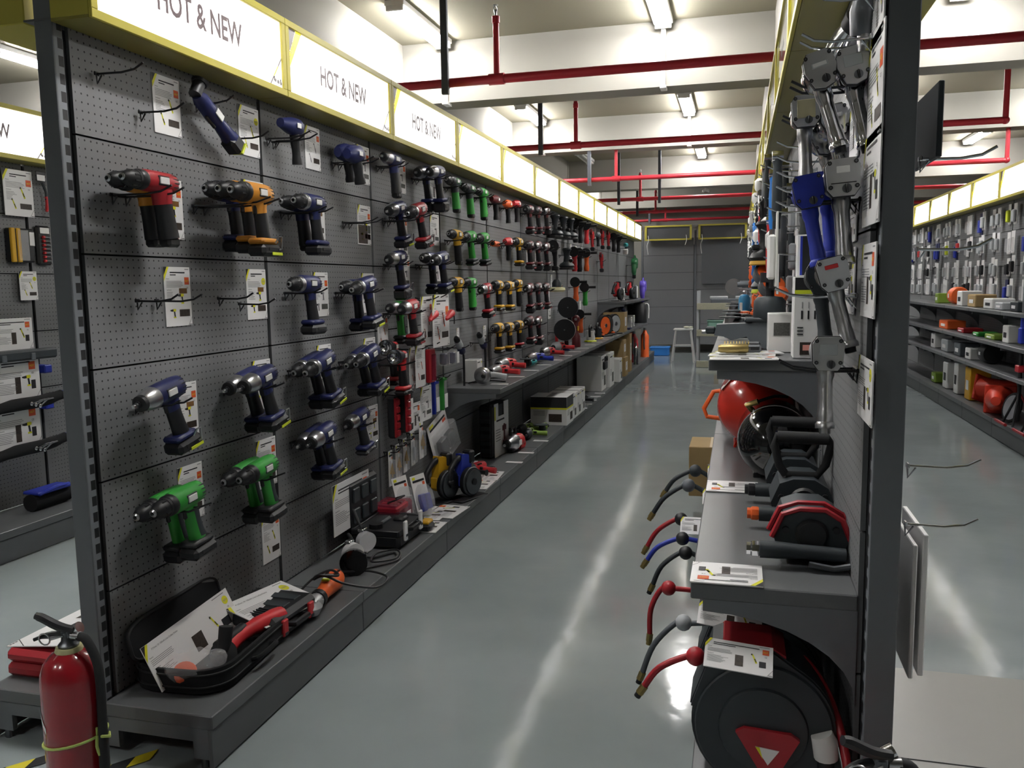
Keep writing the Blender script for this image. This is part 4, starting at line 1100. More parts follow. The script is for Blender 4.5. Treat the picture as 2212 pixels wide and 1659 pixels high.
b=MB(); b.lathe([(.034,0),(.038,.012),(.036,.04),(.033,.045)],(0,0,0),(.4,-.35,.8),mat('orange_sponge',c8('#e0623c'),.95),20); b.build('sponge',t)
b=MB(); b.tube([(-.07,-.03,.01),(-.02,-.02,.04),(.04,.0,.05),(.07,.07,.045),(.06,.11,.02)],[.02,.045,.052,.03,.012],CLEAR,10,sub=3); b.build('clear_bag',t)
# second case with card
r=use('case_red',tool_case(.3,.27,.1,REDB),'closed black plastic case with two red latches under a white card',(-1.71,2.70,DK),math.radians(88))
o=spec_card(.36,.21,1,902,'4"(100mm) 18V 1500mAh Li-ion Cordless Polisher','NEW'); o['label']='white printed card lying on the case with red latches'
o.matrix_world=Matrix.Translation((-1.80,2.55,.31))@Matrix.Rotation(math.radians(84),4,'Z')@Matrix.Rotation(math.radians(4),4,'Y')@Matrix.Rotation(math.radians(-76),4,'X')
# orange corded polisher
t=thing('corded_polisher','orange corded polisher with silver head lying behind the red-latched case','power tool',(-1.62,3.02,DK+.045),math.radians(18))
t.rotation_euler=(0,0,math.radians(100))
b=MB(); b.lathe([(.028,-.1),(.03,-.04),(.034,.0),(.042,.06),(.045,.1),(.036,.135),(.02,.15)],(0,0,0),(-1,0,0) if 0 else (1,0,0),ORANGE,18)
for k in range(5): b.box((.06+k*.012,-.0,.032),(.004,.05,.02),BLACK)
b.build('housing',t)
b=MB(); b.lathe([(.036,-.13),(.036,-.1)],(0,0,0),(1,0,0),BLACK,16); b.build('collar',t)
b=MB(); b.lathe([(.03,0),(.034,.03),(.028,.06),(.03,.075)],(-.13,0,.0),(-1,0,0),ALU,16); b.lathe([(.03,-.03),(.045,0),(.03,.02)],(-.2,0,0),(0,0,1),ALU,16); b.build('gear_head',t)
b=MB(); b.box((.02,-.0,.04),(.06,.03,.008),PAPER,.001); b.box((-.01,0,.04),(.015,.03,.0085),LIME,.001); b.build('rating_label',t)
b=MB(); b.lathe([(.014,0),(.01,.05),(.006,.06)],(.148,0,0),(1,0,0),BLACK,10); b.build('cord_guard',t)
b=MB(); b.tube([(.2,0,0),(.26,-.02,-.02),(.3,-.1,-.03),(.22,-.2,-.028),(.1,-.18,-.03),(.0,-.08,.02),(-.02,.0,.06),(.02,.06,.03),(-.04,.02,.07),(.0,-.05,.055),(.05,.0,.06),(.0,.07,.03),(-.2,.12,-.03),(-.26,.1,-.035)],.005,BLACK,8,sub=6); b.build('cord',t)
# two dual action work pieces
for i,(x,y,lab,dome) in enumerate(((-1.64,3.32,'black domed lamp lying on the deck behind the orange polisher',True),(-1.66,3.36,'silver clamp with white disc beside the black dome',False),(-1.66,3.5,'silver clamp with clear disc before the open tool case',False))):
    t=thing('dome_lamp' if dome else 'disc_clamp',lab,'lamp' if dome else 'clamp',(x,y,DK))
    if dome:
        b=MB(); b.lathe([(.062,-.03),(.06,.0),(.045,.03),(.02,.05)],(0,0,.062),(-.35,1,.1),BLACKG,24); b.build('dome',t)
        b=MB(); b.tube([(-.02,.05,.06),(-.04,.1,.05),(.0,.2,.012),(.06,.3,.008),(.1,.22,.008),(.03,.12,.02),(.0,.24,.02),(.07,.32,.016),(.12,.2,.008),(.02,.06,.006),(-.1,-.1,.006)],.005,BLACK,8,sub=6); b.build('cord',t)
    else:
        z=.085 if i==1 else .1
        b=MB(); b.cyl((-.015,0,z),(.015,-.02,z),.048 if i==1 else .045,PAPER if i==1 else GLASSY,n=26); b.build('disc',t)
        b=MB(); b.box((-.02,.0,z+.05),(.03,.045,.014),CHROME,.003); b.box((-.0,.0,z-.052),(.03,.05,.01),CHROME,.002); b.cyl((-.03,0,0),(-.03,0,z+.05),.007,CHROME,n=8); b.box((-.03,0,.004),(.05,.06,.008),STEEL,.002); b.build('frame',t)
        b=MB(); b.tube([(-.03,.01,z+.055),(-.06,.03,z+.09),(-.09,.05,z+.13)] if i==2 else [(-.02,.03,z+.05),(-.05,.05,z+.07)],[.006,.009,.007],RUB,8,sub=2); b.build('handle',t)
# open tool case with a card in its lid
use('case_open',tool_case(.34,.26,.16,PAPER,True),'open black tool case with white latches and a card in its lid',(-1.70,3.84,DK),math.radians(90))
wallcard('white card standing inside the lid of the open tool case',LZ,-1.835,3.508,0.523,3.911,0.276,0,'HOT',title=None)
# packages
def blister(w,h,d,insert,shape='box',tint=CLEAR,hang=True):
    def f():
        t=thing('blister_pack','x','blister pack'); b=MB(); b.box((0,0,h/2),(w,.003,h),PAPER,.001)
        b.box((0,-.0022,h*.86),(w*.8,.001,h*.05),PRK); b.box((-w*.3,-.0022,h*.93),(w*.2,.001,h*.06),PRY); b.box((w*.32,-.0022,h*.78),(w*.16,.001,h*.07),PRO); b.build('backing_card',t)
        b=MB(); b.lathe([(w*.47,0),(w*.45,d),(w*.3,d*1.1)],(0,-.002,h*.4),(0,-1,0),tint,14,sa=1,sb=h/w*.8) if shape=='dome' else b.box((0,-d/2-.002,h*.4),(w*.86,d,h*.7),tint,.008); b.build('clear_shell',t)
        for k,(x,z,s) in enumerate(((-.2,.35,1),(.2,.35,.9))[:2 if w>.06 else 1]):
            b=MB()
            if insert is GOLD: b.lathe([(.001,.06),(.014,.0),(.004,-.001),(.004,-.02)],(x*w if w>.06 else 0,-d*.5,h*z),(0,0,1),GOLD,12)
            else: b.box((x*w if w>.06 else 0,-d*.5,h*z),(w*.3,d*.6,h*.4*s),insert,.004)
            b.build('contents',t)
        return t
    return f
BL={'gold':blister(.055,.2,.02,GOLD),'gray':blister(.06,.2,.02,LGREY),'gun':blister(.13,.24,.04,BLUE,'dome'),'gunw':blister(.13,.24,.04,LGREY,'dome'),'big':blister(.26,.2,.05,STEEL,tint=CLEAR)}
def B_(k,label,loc,rz=LZ,rot=None,sc=None): return use(('bl',k),BL[k],label,loc,rz,None,rot,sc)
for i,(y,z) in enumerate(((4.226,0.355),(4.326,0.371),(4.437,0.386),(4.561,0.401))):
    B_('gold' if i<3 else 'gray','narrow clear pack %s hanging below the bit cases, %s of four'%('with gold cone bit' if i<3 else 'with grey bits',ordn[i]),(FX+.05,y,z))
    HL('thin hook carrying the narrow clear pack, %s of four'%ordn[i],y,z+.19,.1,(0,))
B_('gold','clear pack with gold drill bits leaning over the yellow saw',(FX+.13,4.495,0.459),sc=1.1)
B_('gunw','clear domed pack with silver tool, rear of two on the deck',(-1.74,4.2,DK),rot=(math.radians(-14),0,math.radians(75)))
B_('gun','clear domed pack with blue tool standing on the deck',(-1.66,4.27,DK),rot=(math.radians(-14),0,math.radians(75)))
t=thing('red_clamshell','clear red clamshell box of sockets behind the open tool case','box',(-1.78,4.08,DK),LZ)
b=MB(); b.box((0,0,.065),(.2,.16,.13),CLEARR,.012); b.build('clear_box',t)
b=MB(); b.box((0,-.0,.1),(.17,.12,.03),REDB,.006)
for k in range(4): b.box((-.06+k*.04,0,.122),(.03,.1,.012),RED if k%2 else DRED,.004)
b.build('red_tray',t)
b=MB(); b.box((.03,-.083,.06),(.06,.002,.035),PAPER,.001); b.build('price_label',t)
b=MB(); b.tube([(-.06,.0,.135),(-.05,-.05,.155),(.03,-.06,.158),(.05,0,.135)],.005,BLACK,6); b.build('handle',t)
B_('big','large clear pack of assorted bits leaning on the board behind the saws',(FX+.06,5.094,0.349),rot=(math.radians(-8),math.radians(-14),LZ),sc=1.35)
# circular saws
def m_saw(body):
    def f():
        t=thing('circular_saw','x','power tool')
        b=MB(); b.box((0,0,.006),(.26,.13,.006),BLACK,.002); b.build('base_plate',t)
        b=MB(); b.cyl((.02,-.035,.1),(.02,.0,.1),.085,BLACK,n=30); b.lathe([(.086,0),(.09,.006),(.086,.012)],(.02,-.036,.1),(0,1,0),DGREY,30); b.build('blade_guard',t)
        b=MB(); b.cyl((.02,-.045,.1),(.02,-.035,.1),.075,STEEL,n=30); b.cyl((.02,-.052,.1),(.02,-.045,.1),.02,BLACK,n=14); b.build('saw_blade',t)
        b=MB(); b.box((.02,.04,.11),(.13,.08,.1),body,.02); b.prism([(-.04,.14),(.06,.14),(.07,.2),(.04,.26),(-.02,.27),(-.03,.2)],'y',.01,.06,body); b.build('housing',t)
        b=MB(); b.tube([(.02,.035,.25),(-.05,.035,.235),(-.11,.035,.18),(-.12,.035,.13)],[.02,.018,.017,.022],BLACK,12,sub=4); b.box((-.12,.035,.115),(.05,.05,.03),BLACK,.008); b.build('handle',t)
        b=MB(); b.box((.07,.035,.24),(.05,.07,.08),BLACK,.01); b.build('battery',t); return t
    return f
use('sawy',m_saw(YEL),'yellow and black circular saw on the deck',(-1.68,4.62,DK),math.radians(70))
use('sawb',m_saw(BLUE),'blue and black circular saw in front of the yellow one',(-1.57,4.72,DK),math.radians(70))
t=thing('yellow_battery','small yellow and black battery on a flat white card','battery',(-1.565,4.02,DK+.004))
b=MB(); b.box((0,0,.022),(.07,.09,.034),BLACK,.01); b.build('battery_case',t)
b=MB(); b.box((0,0,.046),(.055,.075,.018),YEL,.006); b.build('battery_top',t)
for lab,x,y,w,h,rz in (('white card lying under the yellow battery',-1.5,3.98,.14,.2,1.6),('white card lying behind the open tool case',-1.56,4.2,.14,.2,1.6),('white card flat on the deck before the saws',-1.50,4.3,.2,.26,1.5),('white card lying right of the saws',-1.51,4.95,.12,.24,1.6),('white card flat before the red grey hammer drill',-1.51,5.2,.14,.26,1.65)):
    o=spec_card(h,w,1,950+int(y*10)); o['label']=lab; o.matrix_world=Matrix.Translation((x-w,y-h/2+.1,DK+.0045))@Matrix.Rotation(rz,4,'Z')@Matrix.Rotation(-PI/2,4,'X')
use('sdsdrill',lying_tool(REDB,MGREY,.24,.045,'gun',True),'red and grey hammer drill with long side handle on the deck',(-1.72,5.28,DK),math.radians(75))
# black case with card sleeve
t=thing('sleeved_case','tall black case in a white card sleeve standing against the board','tool case',(-1.77,6.0,DK),math.radians(85))
b=MB(); b.box((0,0,.2),(.34,.1,.4),BLACK,.015)
for k in range(6): b.box((-.171,0,.06+k*.055),(.006,.08,.03),DGREY,.002)
b.build('case_shell',t)
b=MB()
for (x0,z0,x1,z1) in ((-.12,.0,.175,.3),(-.12,.3,-.04,.4),(.08,.3,.175,.4)): b.box(((x0+x1)/2,-.054,(z0+z1)/2),(x1-x0,.004,z1-z0),PAPER)
b.box((-.11,-.057,.33),(.02,.002,.1),PRY); b.box((.08,-.057,.16),(.03,.002,.14),DRED); b.box((.08,-.057,.2),(.08,.002,.04),DRED); b.box((.08,-.057,.09),(.06,.002,.03),DRED); b.box((-.0,-.057,.27),(.16,.002,.012),PRK)
for k in range(5): b.box((-.05,-.057,.2-.02*k),(.09,.002,.006),PRT)
b.build('card_sleeve',t)
t=thing('large_impact_wrench','red and silver impact wrench with black loop handle on the deck','power tool',(-1.66,6.12,DK+.075),math.radians(80))
b=MB(); b.lathe([(.04,.02),(.052,.06),(.05,.14)],(0,0,0),(1,0,0),REDB,16); b.tube([(.14,0,0),(.2,0,-.02),(.2,0,-.06),(.12,0,-.06)],.022,REDB,10,sub=3); b.build('housing',t)
b=MB(); b.lathe([(.05,-.02),(.064,.0),(.066,.05),(.04,.1),(.028,.12)],(.03,0,0),(-1,0,0),SILV,20); b.build('hammer_case',t)
b=MB(); b.lathe([(.034,0),(.03,.02)],(-.085,0,0),(-1,0,0),BLACK,14); b.cyl((-.1,0,0),(-.135,0,0),.012,CHROME); b.build('anvil',t)
b=MB(); b.tube([(-.03,0,.06),(-.03,0,.11),(.05,0,.115),(.06,0,.06)],.013,BLACK,10); b.build('loop_handle',t)
b=MB(); b.box((.02,-.056,.0),(.05,.02,.04),PAPER,.002); b.build('rating_label',t)
b=MB(); b.box((.02,0,-.062),(.12,.05,.02),BLACK,.006); b.build('foot',t)
use('drillg',lying_tool(OLIVE,DGREY,.26,.036,'gun'),'olive green corded drill, nearer of two on the deck',(-1.68,6.72,DK),math.radians(95))
use('drillg2',lying_tool(OLIVE,BLACK,.26,.034,'grinder'),'olive green grinder lying before the black and white box',(-1.62,7.0,DK),math.radians(95))
use('drillg',lying_tool(OLIVE,DGREY,.26,.036,'gun'),'olive green corded drill, farther of two on the deck',(-1.78,6.95,DK),math.radians(80))
CT={'bw':carton(.34,.3,.26,WHITE,'black'),'wh':carton(.2,.26,.24,WHITE,'white'),'tall':carton(.36,.3,.42,WHITE,'white'),'brn':carton(.3,.28,.26,CARD,'plain'),'brnt':carton(.28,.28,.62,CARD,'plain'),'sm':carton(.12,.1,.16,WHITE,'white'),'nav':carton(.09,.2,.4,WHITE,'black')}
def BX(k,label,loc,rz=LZ,sc=None): return use(('ct',k),CT[k],label,loc,rz,scale=sc)
r=BX('bw','white box with black top and yellow band, first on the deck',(-1.65,7.52,DK),0)
BX('wh','white carton directly behind the black banded box',(-1.62,7.8,DK)); BX('wh','white carton, second behind the black banded box',(-1.62,8.03,DK)); BX('wh','white carton, third and last in the row of white cartons',(-1.62,8.26,DK))
use('grnb',lying_tool(BLACK,SILV,.24,.04,'grinder',True,dhead=WHITE),'black polisher with white pad lying behind the white cartons',(-1.62,8.85,DK),math.radians(80))
use('grno',lying_tool(ORANGE,DGREY,.24,.04,'grinder',True),'orange grinder lying against the board behind white cartons',(-1.76,8.7,DK),math.radians(80))
BX('tall','big white carton with a black tool in its window',(-1.70,10.0,DK)); BX('tall','big white carton, plain side, behind the windowed one',(-1.66,10.4,DK))
t=thing('boxed_tool','black tool case seen in the window of the big white carton','tool',(-1.53,9.98,DK+.27),LZ)
b=MB(); b.box((0,0,.03),(.2,.03,.1),BLACK,.01); b.tube([(-.07,-.01,.08),(-.06,-.01,.13),(.06,-.01,.13),(.07,-.01,.08)],.012,BLACK,8); b.build('tool_case_front',t)
BX('sm','small white carton between big white and brown cartons',(-1.56,10.9,DK),sc=1.9)
BX('brn','brown carton at the bottom of the brown stack',(-1.62,11.6,DK)); BX('brn','brown carton on top of the brown stack',(-1.63,11.6,DK+.263),sc=.9); BX('brnt','tall brown carton behind the brown stack',(-1.62,12.2,DK),sc=.88)
def m_cyl(body,r,h):
    def f():
        t=thing('hydraulic_jack','x','jack'); b=MB(); b.lathe([(r*1.1,0),(r,.02),(r,h*.8),(r*.6,h*.9),(r*.35,h)],(0,0,0),(0,0,1),body,14); b.build('cylinder',t)
        b=MB(); b.cyl((0,0,h),(0,0,h+.04),r*.35,SILV,n=10); b.build('piston',t)
        b=MB(); b.tube([(0,-r,h*.3),(0,-r-.06,h*.5),(0,-r-.06,h*.9)],.012,STEEL,8); b.build('lever',t); return t
    return f
for i,(k,x,y,r,h,lab) in enumerate((('g',-1.66,12.9,.09,.42,'dark green cylinder at the far end of the deck'),('r',-1.62,13.6,.07,.46,'red jack cylinder, nearer of two at the far end'),('o',-1.55,14.6,.07,.46,'orange cylinder standing at the far deck end'),('r',-1.72,14.1,.07,.46,'red jack cylinder, farther of two at the far end'),('s',-1.54,13.2,.04,.3,'slim chrome cylinder before the red jacks'))):
    use('jack'+k,m_cyl({'g':DGREEN,'r':RED,'o':ORANGE,'s':CHROME}[k],r,h),lab,(x,y,DK))
# white price strips lying on the deck front
for i in range(9):
    y=(5.75,6.1,6.6,8.45,8.75,9.05,9.35,9.65,11.05)[i]
    o=MB().box((0,0,0),(.12,.05,.003),PAPER).build('price_strip',loc=(-1.545,y,DK+.002)); tag(o,'small white price strip on the deck front, %s from the near end'%ordn[i],'price strip','price strips on the drill wall deck')
# ================================================================== middle shelf of the drill wall
MS=.777
for i in range(15):
    y=5.5+.46*i
    o=MB().box((0,0,0),(.12,.045,.003),PAPER).build('price_strip',loc=(-1.575,y,MS+.001)); tag(o,'small white price strip on the middle shelf, %s from its near end'%ordn[i],'price strip','price strips on the middle shelf')
t=thing('bench_grinder','round silver grinder head at the near end of the middle shelf','power tool',(-1.68,5.47,MS+.062),math.radians(20))
b=MB(); b.lathe([(.055,0),(.06,.01),(.058,.03),(.045,.045),(.03,.048),(.028,.056),(.012,.058)],(0,.02,0),(-.3,-1,0),SILV,28); b.build('guard',t)
b=MB(); b.cyl((0,-.04,0),(-.006,-.05,0),.014,BLACK); b.build('spindle',t)
b=MB(); b.tube([(0,.02,0),(.08,.04,0),(.16,.05,-.02)],[.022,.02,.024],LGREY,12,sub=2); b.build('arm',t)
b=MB(); b.tube([(-.04,.03,-.04),(-.1,.05,-.055),(-.06,.1,-.055),(.05,.12,-.05),(.16,.08,-.055)],.005,BLACK,6,sub=4); b.build('cord',t)
BX('sm','small white boxed item on the middle shelf near its corner',(-1.80,5.62,MS),LZ)
for k,h_,args,x,y,rz,lab in (('l1',REDB,(REDB,SILV,.26,.042,'impact',False),-1.72,5.95,80,'red impact wrench lying first on the middle shelf'),('l2',0,(REDB,SILV,.28,.05,'impact',False),-1.78,6.35,80,'larger red and silver impact wrench on the middle shelf'),('l3',0,(BLUE,SILV,.28,.04,'impact',False),-1.72,7.1,75,'blue and silver impact wrench on the middle shelf'),('l1',0,(REDB,SILV,.26,.042,'impact',False),-1.74,7.7,80,'red impact wrench behind the blue one'),('l4',0,(REDB,LGREY,.3,.045,'impact',False),-1.76,8.3,80,'grey nosed red wrench on the middle shelf')):
    use('ly'+k,lying_tool(*args),lab,(x,y,MS),math.radians(rz))
use('lyt',lying_tool(TEAL,BLACK,.2,.03,'grinder',False),'small teal grinder behind the red impact wrenches',(-1.66,6.7,MS),math.radians(80))
t=thing('upright_grinder','dark red right-angle tool standing on the middle shelf','power tool',(-1.68,8.9,MS))
b=MB(); b.lathe([(.045,0),(.048,.02),(.045,.12),(.028,.15),(.025,.26)],(0,0,0),(0,0,1),DRED,16); b.sph((0,0,.3),.045,DRED); b.build('body',t)
b=MB(); b.cyl((.0,-.03,.3),(.01,-.055,.3),.014,SILV); b.build('spindle',t)
b=MB(); b.box((.024,-.012,.2),(.012,.03,.05),YEL,.002); b.build('warning_label',t)
t=thing('torch_light','orange and black stick lamp standing beside the dark red tool','lamp',(-1.83,8.6,MS)); b=MB(); b.cyl((0,0,0),(0,0,.07),.014,BLACK); b.build('foot',t); b=MB(); b.box((0,0,.16),(.03,.03,.18),REDB,.008); b.build('lamp_body',t)
def m_dapol(body):
    def f():
        t=thing('orbital_polisher','x','power tool'); b=MB(); b.lathe([(.07,.0),(.075,.01),(.06,.02)],(0,0,0),(0,0,1),LIME if body is WHITE else YEL,24); b.build('yellow_pad',t)
        b=MB(); b.lathe([(.05,.02),(.055,.04),(.045,.1),(.05,.13)],(0,0,0),(0,0,1),body,18); b.tube([(0,0,.11),(.1,0,.12),(.18,0,.1)],[.035,.03,.03],BLACK,12,sub=3); b.build('housing',t)
        b=MB(); b.tube([(-.05,0,.06),(-.06,0,.16),(.02,0,.19),(.06,0,.14)],.014,BLACK,10,sub=3); b.build('loop_handle',t); return t
    return f
use('dap',m_dapol(WHITE),'orbital polisher with lime pad on the middle shelf',(-1.66,9.7,MS),LZ); use('dap2',m_dapol(DGREY),'orbital polisher with yellow pad on the middle shelf',(-1.66,10.2,MS),LZ)
for i,(x,y,c,lab) in enumerate(((-1.66,10.7,ORANGE,'orange faced cut-off saw with silver guard, nearer'),(-1.66,10.95,SILV,'silver guarded cut-off saw, middle of three'),(-1.6,11.2,LGREY,'grey guarded cut-off saw, farthest of three'))):
    t=thing('cutoff_saw',lab,'power tool',(x,y,MS),math.radians(65)); b=MB(); b.cyl((0,-.02,.14),(0,.02,.14),.13,BLACK,n=30); b.build('guard',t)
    b=MB(); b.cyl((0,-.03,.14),(0,-.022,.14),.11,c,n=30); b.cyl((0,-.04,.14),(0,-.03,.14),.025,SILV,n=14); b.build('disc',t)
    b=MB(); b.box((0,0,.01),(.22,.14,.02),BLACK,.004); b.build('base',t); b=MB(); b.box((-.08,-.03,.02),(.05,.05,.04),ORANGE,.006); b.build('clamp',t)
BX('brn','brown carton with a white label on the middle shelf',(-1.66,11.75,MS),sc=1.05)
t=thing('stand_lamp','dark blue stand lamp leaning on the middle shelf','lamp',(-1.6,12.4,MS)); b=MB(); b.box((0,0,.01),(.16,.2,.02),NAVY,.004); b.build('base',t); b=MB(); b.tube([(0,0,.02),(0,0,.2),(-.03,-.18,.33)],[.02,.018,.028],NAVY,10,sub=3); b.build('arm',t)
BX('sm','white carton, nearer of two at the far end of the middle shelf',(-1.62,12.9,MS),sc=1.0); BX('sm','white carton, farther of two at the far end of the middle shelf',(-1.62,13.2,MS),sc=1.1)
t=thing('black_canister','black canister with white tube at the far end of the middle shelf','canister',(-1.66,14.4,MS)); b=MB(); b.lathe([(.16,0),(.165,.02),(.165,.3),(.12,.36)],(0,0,0),(0,0,1),BLACK,22); b.build('canister_body',t); b=MB(); b.tube([(.14,-.1,.32),(.2,-.1,.3),(.2,-.1,.08)],.012,WHITE,8,sub=3); b.build('hose',t)
# upper far shelf
US=1.197
for i,(x,y,lab) in enumerate(((-1.66,12.1,'red circular saw on the upper far shelf'),(-1.62,13.2,'red saw standing beside the grey speaker box'))):
    use('sawr',m_saw(REDB),lab,(x,y,US),math.radians(75))
BX('sm','white carton on the upper far shelf beside the red saw',(-1.7,12.6,US),sc=1.1)
t=thing('speaker_box','dark grey and white box on the upper far shelf','box',(-1.62,13.5,US),LZ); b=MB(); b.box((0,0,.11),(.2,.12,.22),MGREY,.02); b.build('box_body',t); b=MB(); b.box((.0,-.065,.11),(.16,.006,.18),WHITE,.004); b.build('front',t)
use('pblow',hang_tool(PURP,PURP,'blower'),'purple blower at the far end of the upper shelf',(-1.54,14.2,US+.2),LZ)
# ---- lower third bay: bit cases, blister packs and cards
def m_bitcase(body):
    def f():
        t=thing('bit_case','x','bit case'); b=MB(); b.box((0,-.02,0),(.09,.045,.2),BLACK,.01); b.build('case_shell',t)
        b=MB()
        for k in range(5):
            for s in (-1,1): b.box((-.03,-.046,.075-k*.037+(.0 if s<0 else .012)),(.03,.02,.03),body,.004) if s<0 else None
        b.box((-.03,-.04,0),(.034,.014,.19),body,.004); b.build('red_sockets',t)
        b=MB(); b.box((.022,-.044,.0),(.03,.003,.12),PAPER,.001); b.build('label_strip',t); return t
    return f
for i,(y,z) in enumerate(((4.234,0.744),(4.291,0.767))):
    use('bitc',m_bitcase(RED),'red and black bit case hanging low in the third bay, %s one'%('left' if i==0 else 'right'),(FX+.06+.04*i,y,z),LZ,scale=1.15); HL('hook of the %s red and black bit case'%('left' if i==0 else 'right'),y,z+.12,.15,(0,))
wallcard('cream and black hanging card right of the bit cases',LZ,FX+.11,4.365,0.791,4.539,0.629,2,'HOT')
wallcard('white hanging card with grey picture above the clear packs',LZ,FX+.08,4.619,0.856,4.807,0.649,2,None)
for i,(c,y,z) in enumerate(((BLUE,4.933,0.752),(GREEN,5.088,0.756))):
    nm='blue' if i==0 else 'green'
    t=thing('bit_box',nm+' edged clear bit box hanging before the shelf end','bit box',(FX+.06,y,z),LZ); b=MB(); b.box((-.03,0,0),(.014,.03,.2),c,.004); b.box((0,0,.1),(.07,.03,.02),c,.004); b.build('coloured_frame',t)
    b=MB(); b.box((.006,0,0),(.06,.026,.19),CLEAR,.004); b.build('clear_cover',t); b=MB(); b.box((.008,-.016,-.04),(.055,.002,.09),PAPER); b.build('label_strip',t)
    HL('hook of the %s edged bit box'%nm,y,z+.11,.1,(0,))
for i,(a) in enumerate(((4.54,1.394,4.724,1.109),(4.623,1.403,4.91,1.093))):
    (y0,z0,y1,z1)=a if len(a)==4 else (0,0,0,0)
    wallcard('large white hanging card with red heat tool, %s of two'%('rear' if i==0 else 'front'),LZ,FX+.13+.04*i,y0,z0,y1,z1,4,'HOT')
    t=thing('red_rotary_tool','red rotary tool fixed to the %s large white card'%('rear' if i==0 else 'front'),'power tool',(FX+.165+.05*i,(y0*.35+y1*.65),z0*.6+z1*.4-.0),rot=(0,math.radians(-20),LZ)); b=MB(); b.lathe([(.008,-.07),(.014,-.05),(.02,.0),(.024,.03),(.016,.05)],(0,0,0),(1,0,0),REDB,12); b.build('housing',t); b=MB(); b.tube([(.05,0,0),(.07,0,-.03),(.05,0,-.08)],.004,BLACK,6,sub=4); b.build('cord',t)
    HL('hook of the %s large white card'%('rear' if i==0 else 'front'),(y0+y1)/2,z0-.02,.2,(0,))
for i,(a) in enumerate(((4.39,1.11,4.529,0.876),(4.381,1.121,4.53,0.884))):
    wallcard('narrow white card pack with red insert, %s of two'%('rear' if i==0 else 'front'),LZ,FX+.11+.04*i,*a,5,None)
for i,(y,z) in enumerate(((4.485,0.975),(4.682,0.983))):
    t=thing('red_tool_set','red boxed tool set hanging in the third bay, %s one'%('left' if i==0 else 'right'),'tool set',(FX+.13,y,z),LZ); b=MB(); b.box((0,0,0),(.035 if i==0 else .1,.03,.2 if i else .2),REDB if i==0 else RED,.006); b.build('red_case',t)
    b=MB(); b.box((.01,-.018,-.01),(.03 if i==0 else .07,.006,.16),CLEARR if i else BLACK,.004); b.build('window',t)
    HL('hook of the %s red boxed set'%('left' if i==0 else 'right'),y,z+.12,.18,(0,))
for i,(y,z) in enumerate(((4.927,1.002),(4.962,1.008))):
    t=thing('clear_cup_pack','clear cup shaped pack with white label, %s of two by the shelf'%('left' if i==0 else 'right'),'pack',(FX+.13+.04*i,y,z),LZ); b=MB(); b.box((0,0,0),(.075,.06,.09),CLEAR,.014); b.build('clear_shell',t); b=MB(); b.box((.02,-.032,0),(.04,.002,.07),PAPER); b.box((-.012,0,0),(.04,.04,.07),NAVY,.006); b.build('insert',t)
    HL('hook of the %s clear cup pack'%('left' if i==0 else 'right'),y,z+.055,.18,(0,))

# ================================================================== air tool wall
def m_air(body,plate,handle,butt=BLACK,label='rect',s=1.0,shape='hex'):
    """air impact wrench; nose -X, rear plate +X, handle down; origin at neck"""
    def f():
        t=thing('air_impact_wrench','x','air tool'); zc=.038; q=.7
        b=MB(); b.lathe([(.016,-.09),(.018,-.085),(.028,-.06),(.034,-.03),(.0365,0),(.036,.06),(.033,.075)],(0,0,zc),(1,0,0),body,22)
        b.build('housing',t)
        P={'hex':[(-.05,.0),(-.047,.03),(-.03,.052),(.03,.052),(.047,.03),(.05,.0),(.03,-.048),(.0,-.056),(-.03,-.048)],'sq':[(-.046,-.03),(-.05,.03),(-.036,.05),(.036,.05),(.05,.03),(.046,-.03),(.03,-.05),(-.03,-.05)]}[shape]
        P=[(y*q,z*q*1.1) for y,z in P]
        b=MB(); b.prism([(y*1.04,z*1.04+zc) for y,z in P],'x',.062,.08,BLACK); b.prism([(y,z+zc) for y,z in P],'x',.08,.09,plate)
        if label=='rect': b.box((.0905,0,zc+.01),(.002,.036,.012),LGREY,.001); b.box((.0915,0,zc+.01),(.001,.03,.008),WHITE)
        if label=='red': b.box((.0905,-.002,zc+.018),(.002,.03,.01),REDB,.001)
        if label=='pale': b.box((.0905,0,zc+.004),(.002,.044,.046),mat('pale_label',c8('#b5ae8c'),.5),.004)
        if label=='grey': b.box((.0905,0,zc+.01),(.002,.04,.026),LGREY,.002)
        if label=='white': b.box((.0905,.0,zc+.016),(.002,.026,.014),WHITE,.001); b.box((.0905,.0,zc-.012),(.002,.05,.002),BLACK)
        b.build('rear_plate',t)
        for (y,z) in ((-.026,.03),(.026,.03),(.026,-.02),(-.026,-.02)):
            b=MB(); b.cyl((.088,y,zc+z),(.094,y,zc+z),.0045,BLACK,n=10); b.cyl((.094,y,zc+z),(.0945,y,zc+z),.0025,STEEL,n=6); b.build('bolt',t)
        b=MB(); b.cyl((.088,.006,zc-.024),(.094,.006,zc-.024),.0095,STEEL,n=16); b.box((.096,.006,zc-.024),(.007,.005,.02),BLACK,.002); b.build('selector_knob',t)
        b=MB(); b.tube([(.028,0,.012),(.032,0,-.03),(.042,0,-.08),(.052,0,-.13)],[.02,.0165,.0165,.0185],handle,14,sub=4); b.lathe([(.0185,0),(.0225,.006),(.022,.016)],(.051,0,-.126),(.15,0,-1),handle,16); b.build('handle',t)
        b=MB(); b.lathe([(.014,0),(.013,.012),(.008,.013)],(.0535,0,-.142),(.15,0,-1),butt,12); b.build('air_inlet',t)
        b=MB(); b.box((.006,0,-.01),(.011,.01,.024),SILV,.004); b.build('trigger',t)
        b=MB(); b.cyl((-.09,0,zc),(-.104,0,zc),.011,STEEL); b.box((-.112,0,zc),(.018,.012,.012),CHROME,.002); b.build('anvil',t)
        return t
    return f
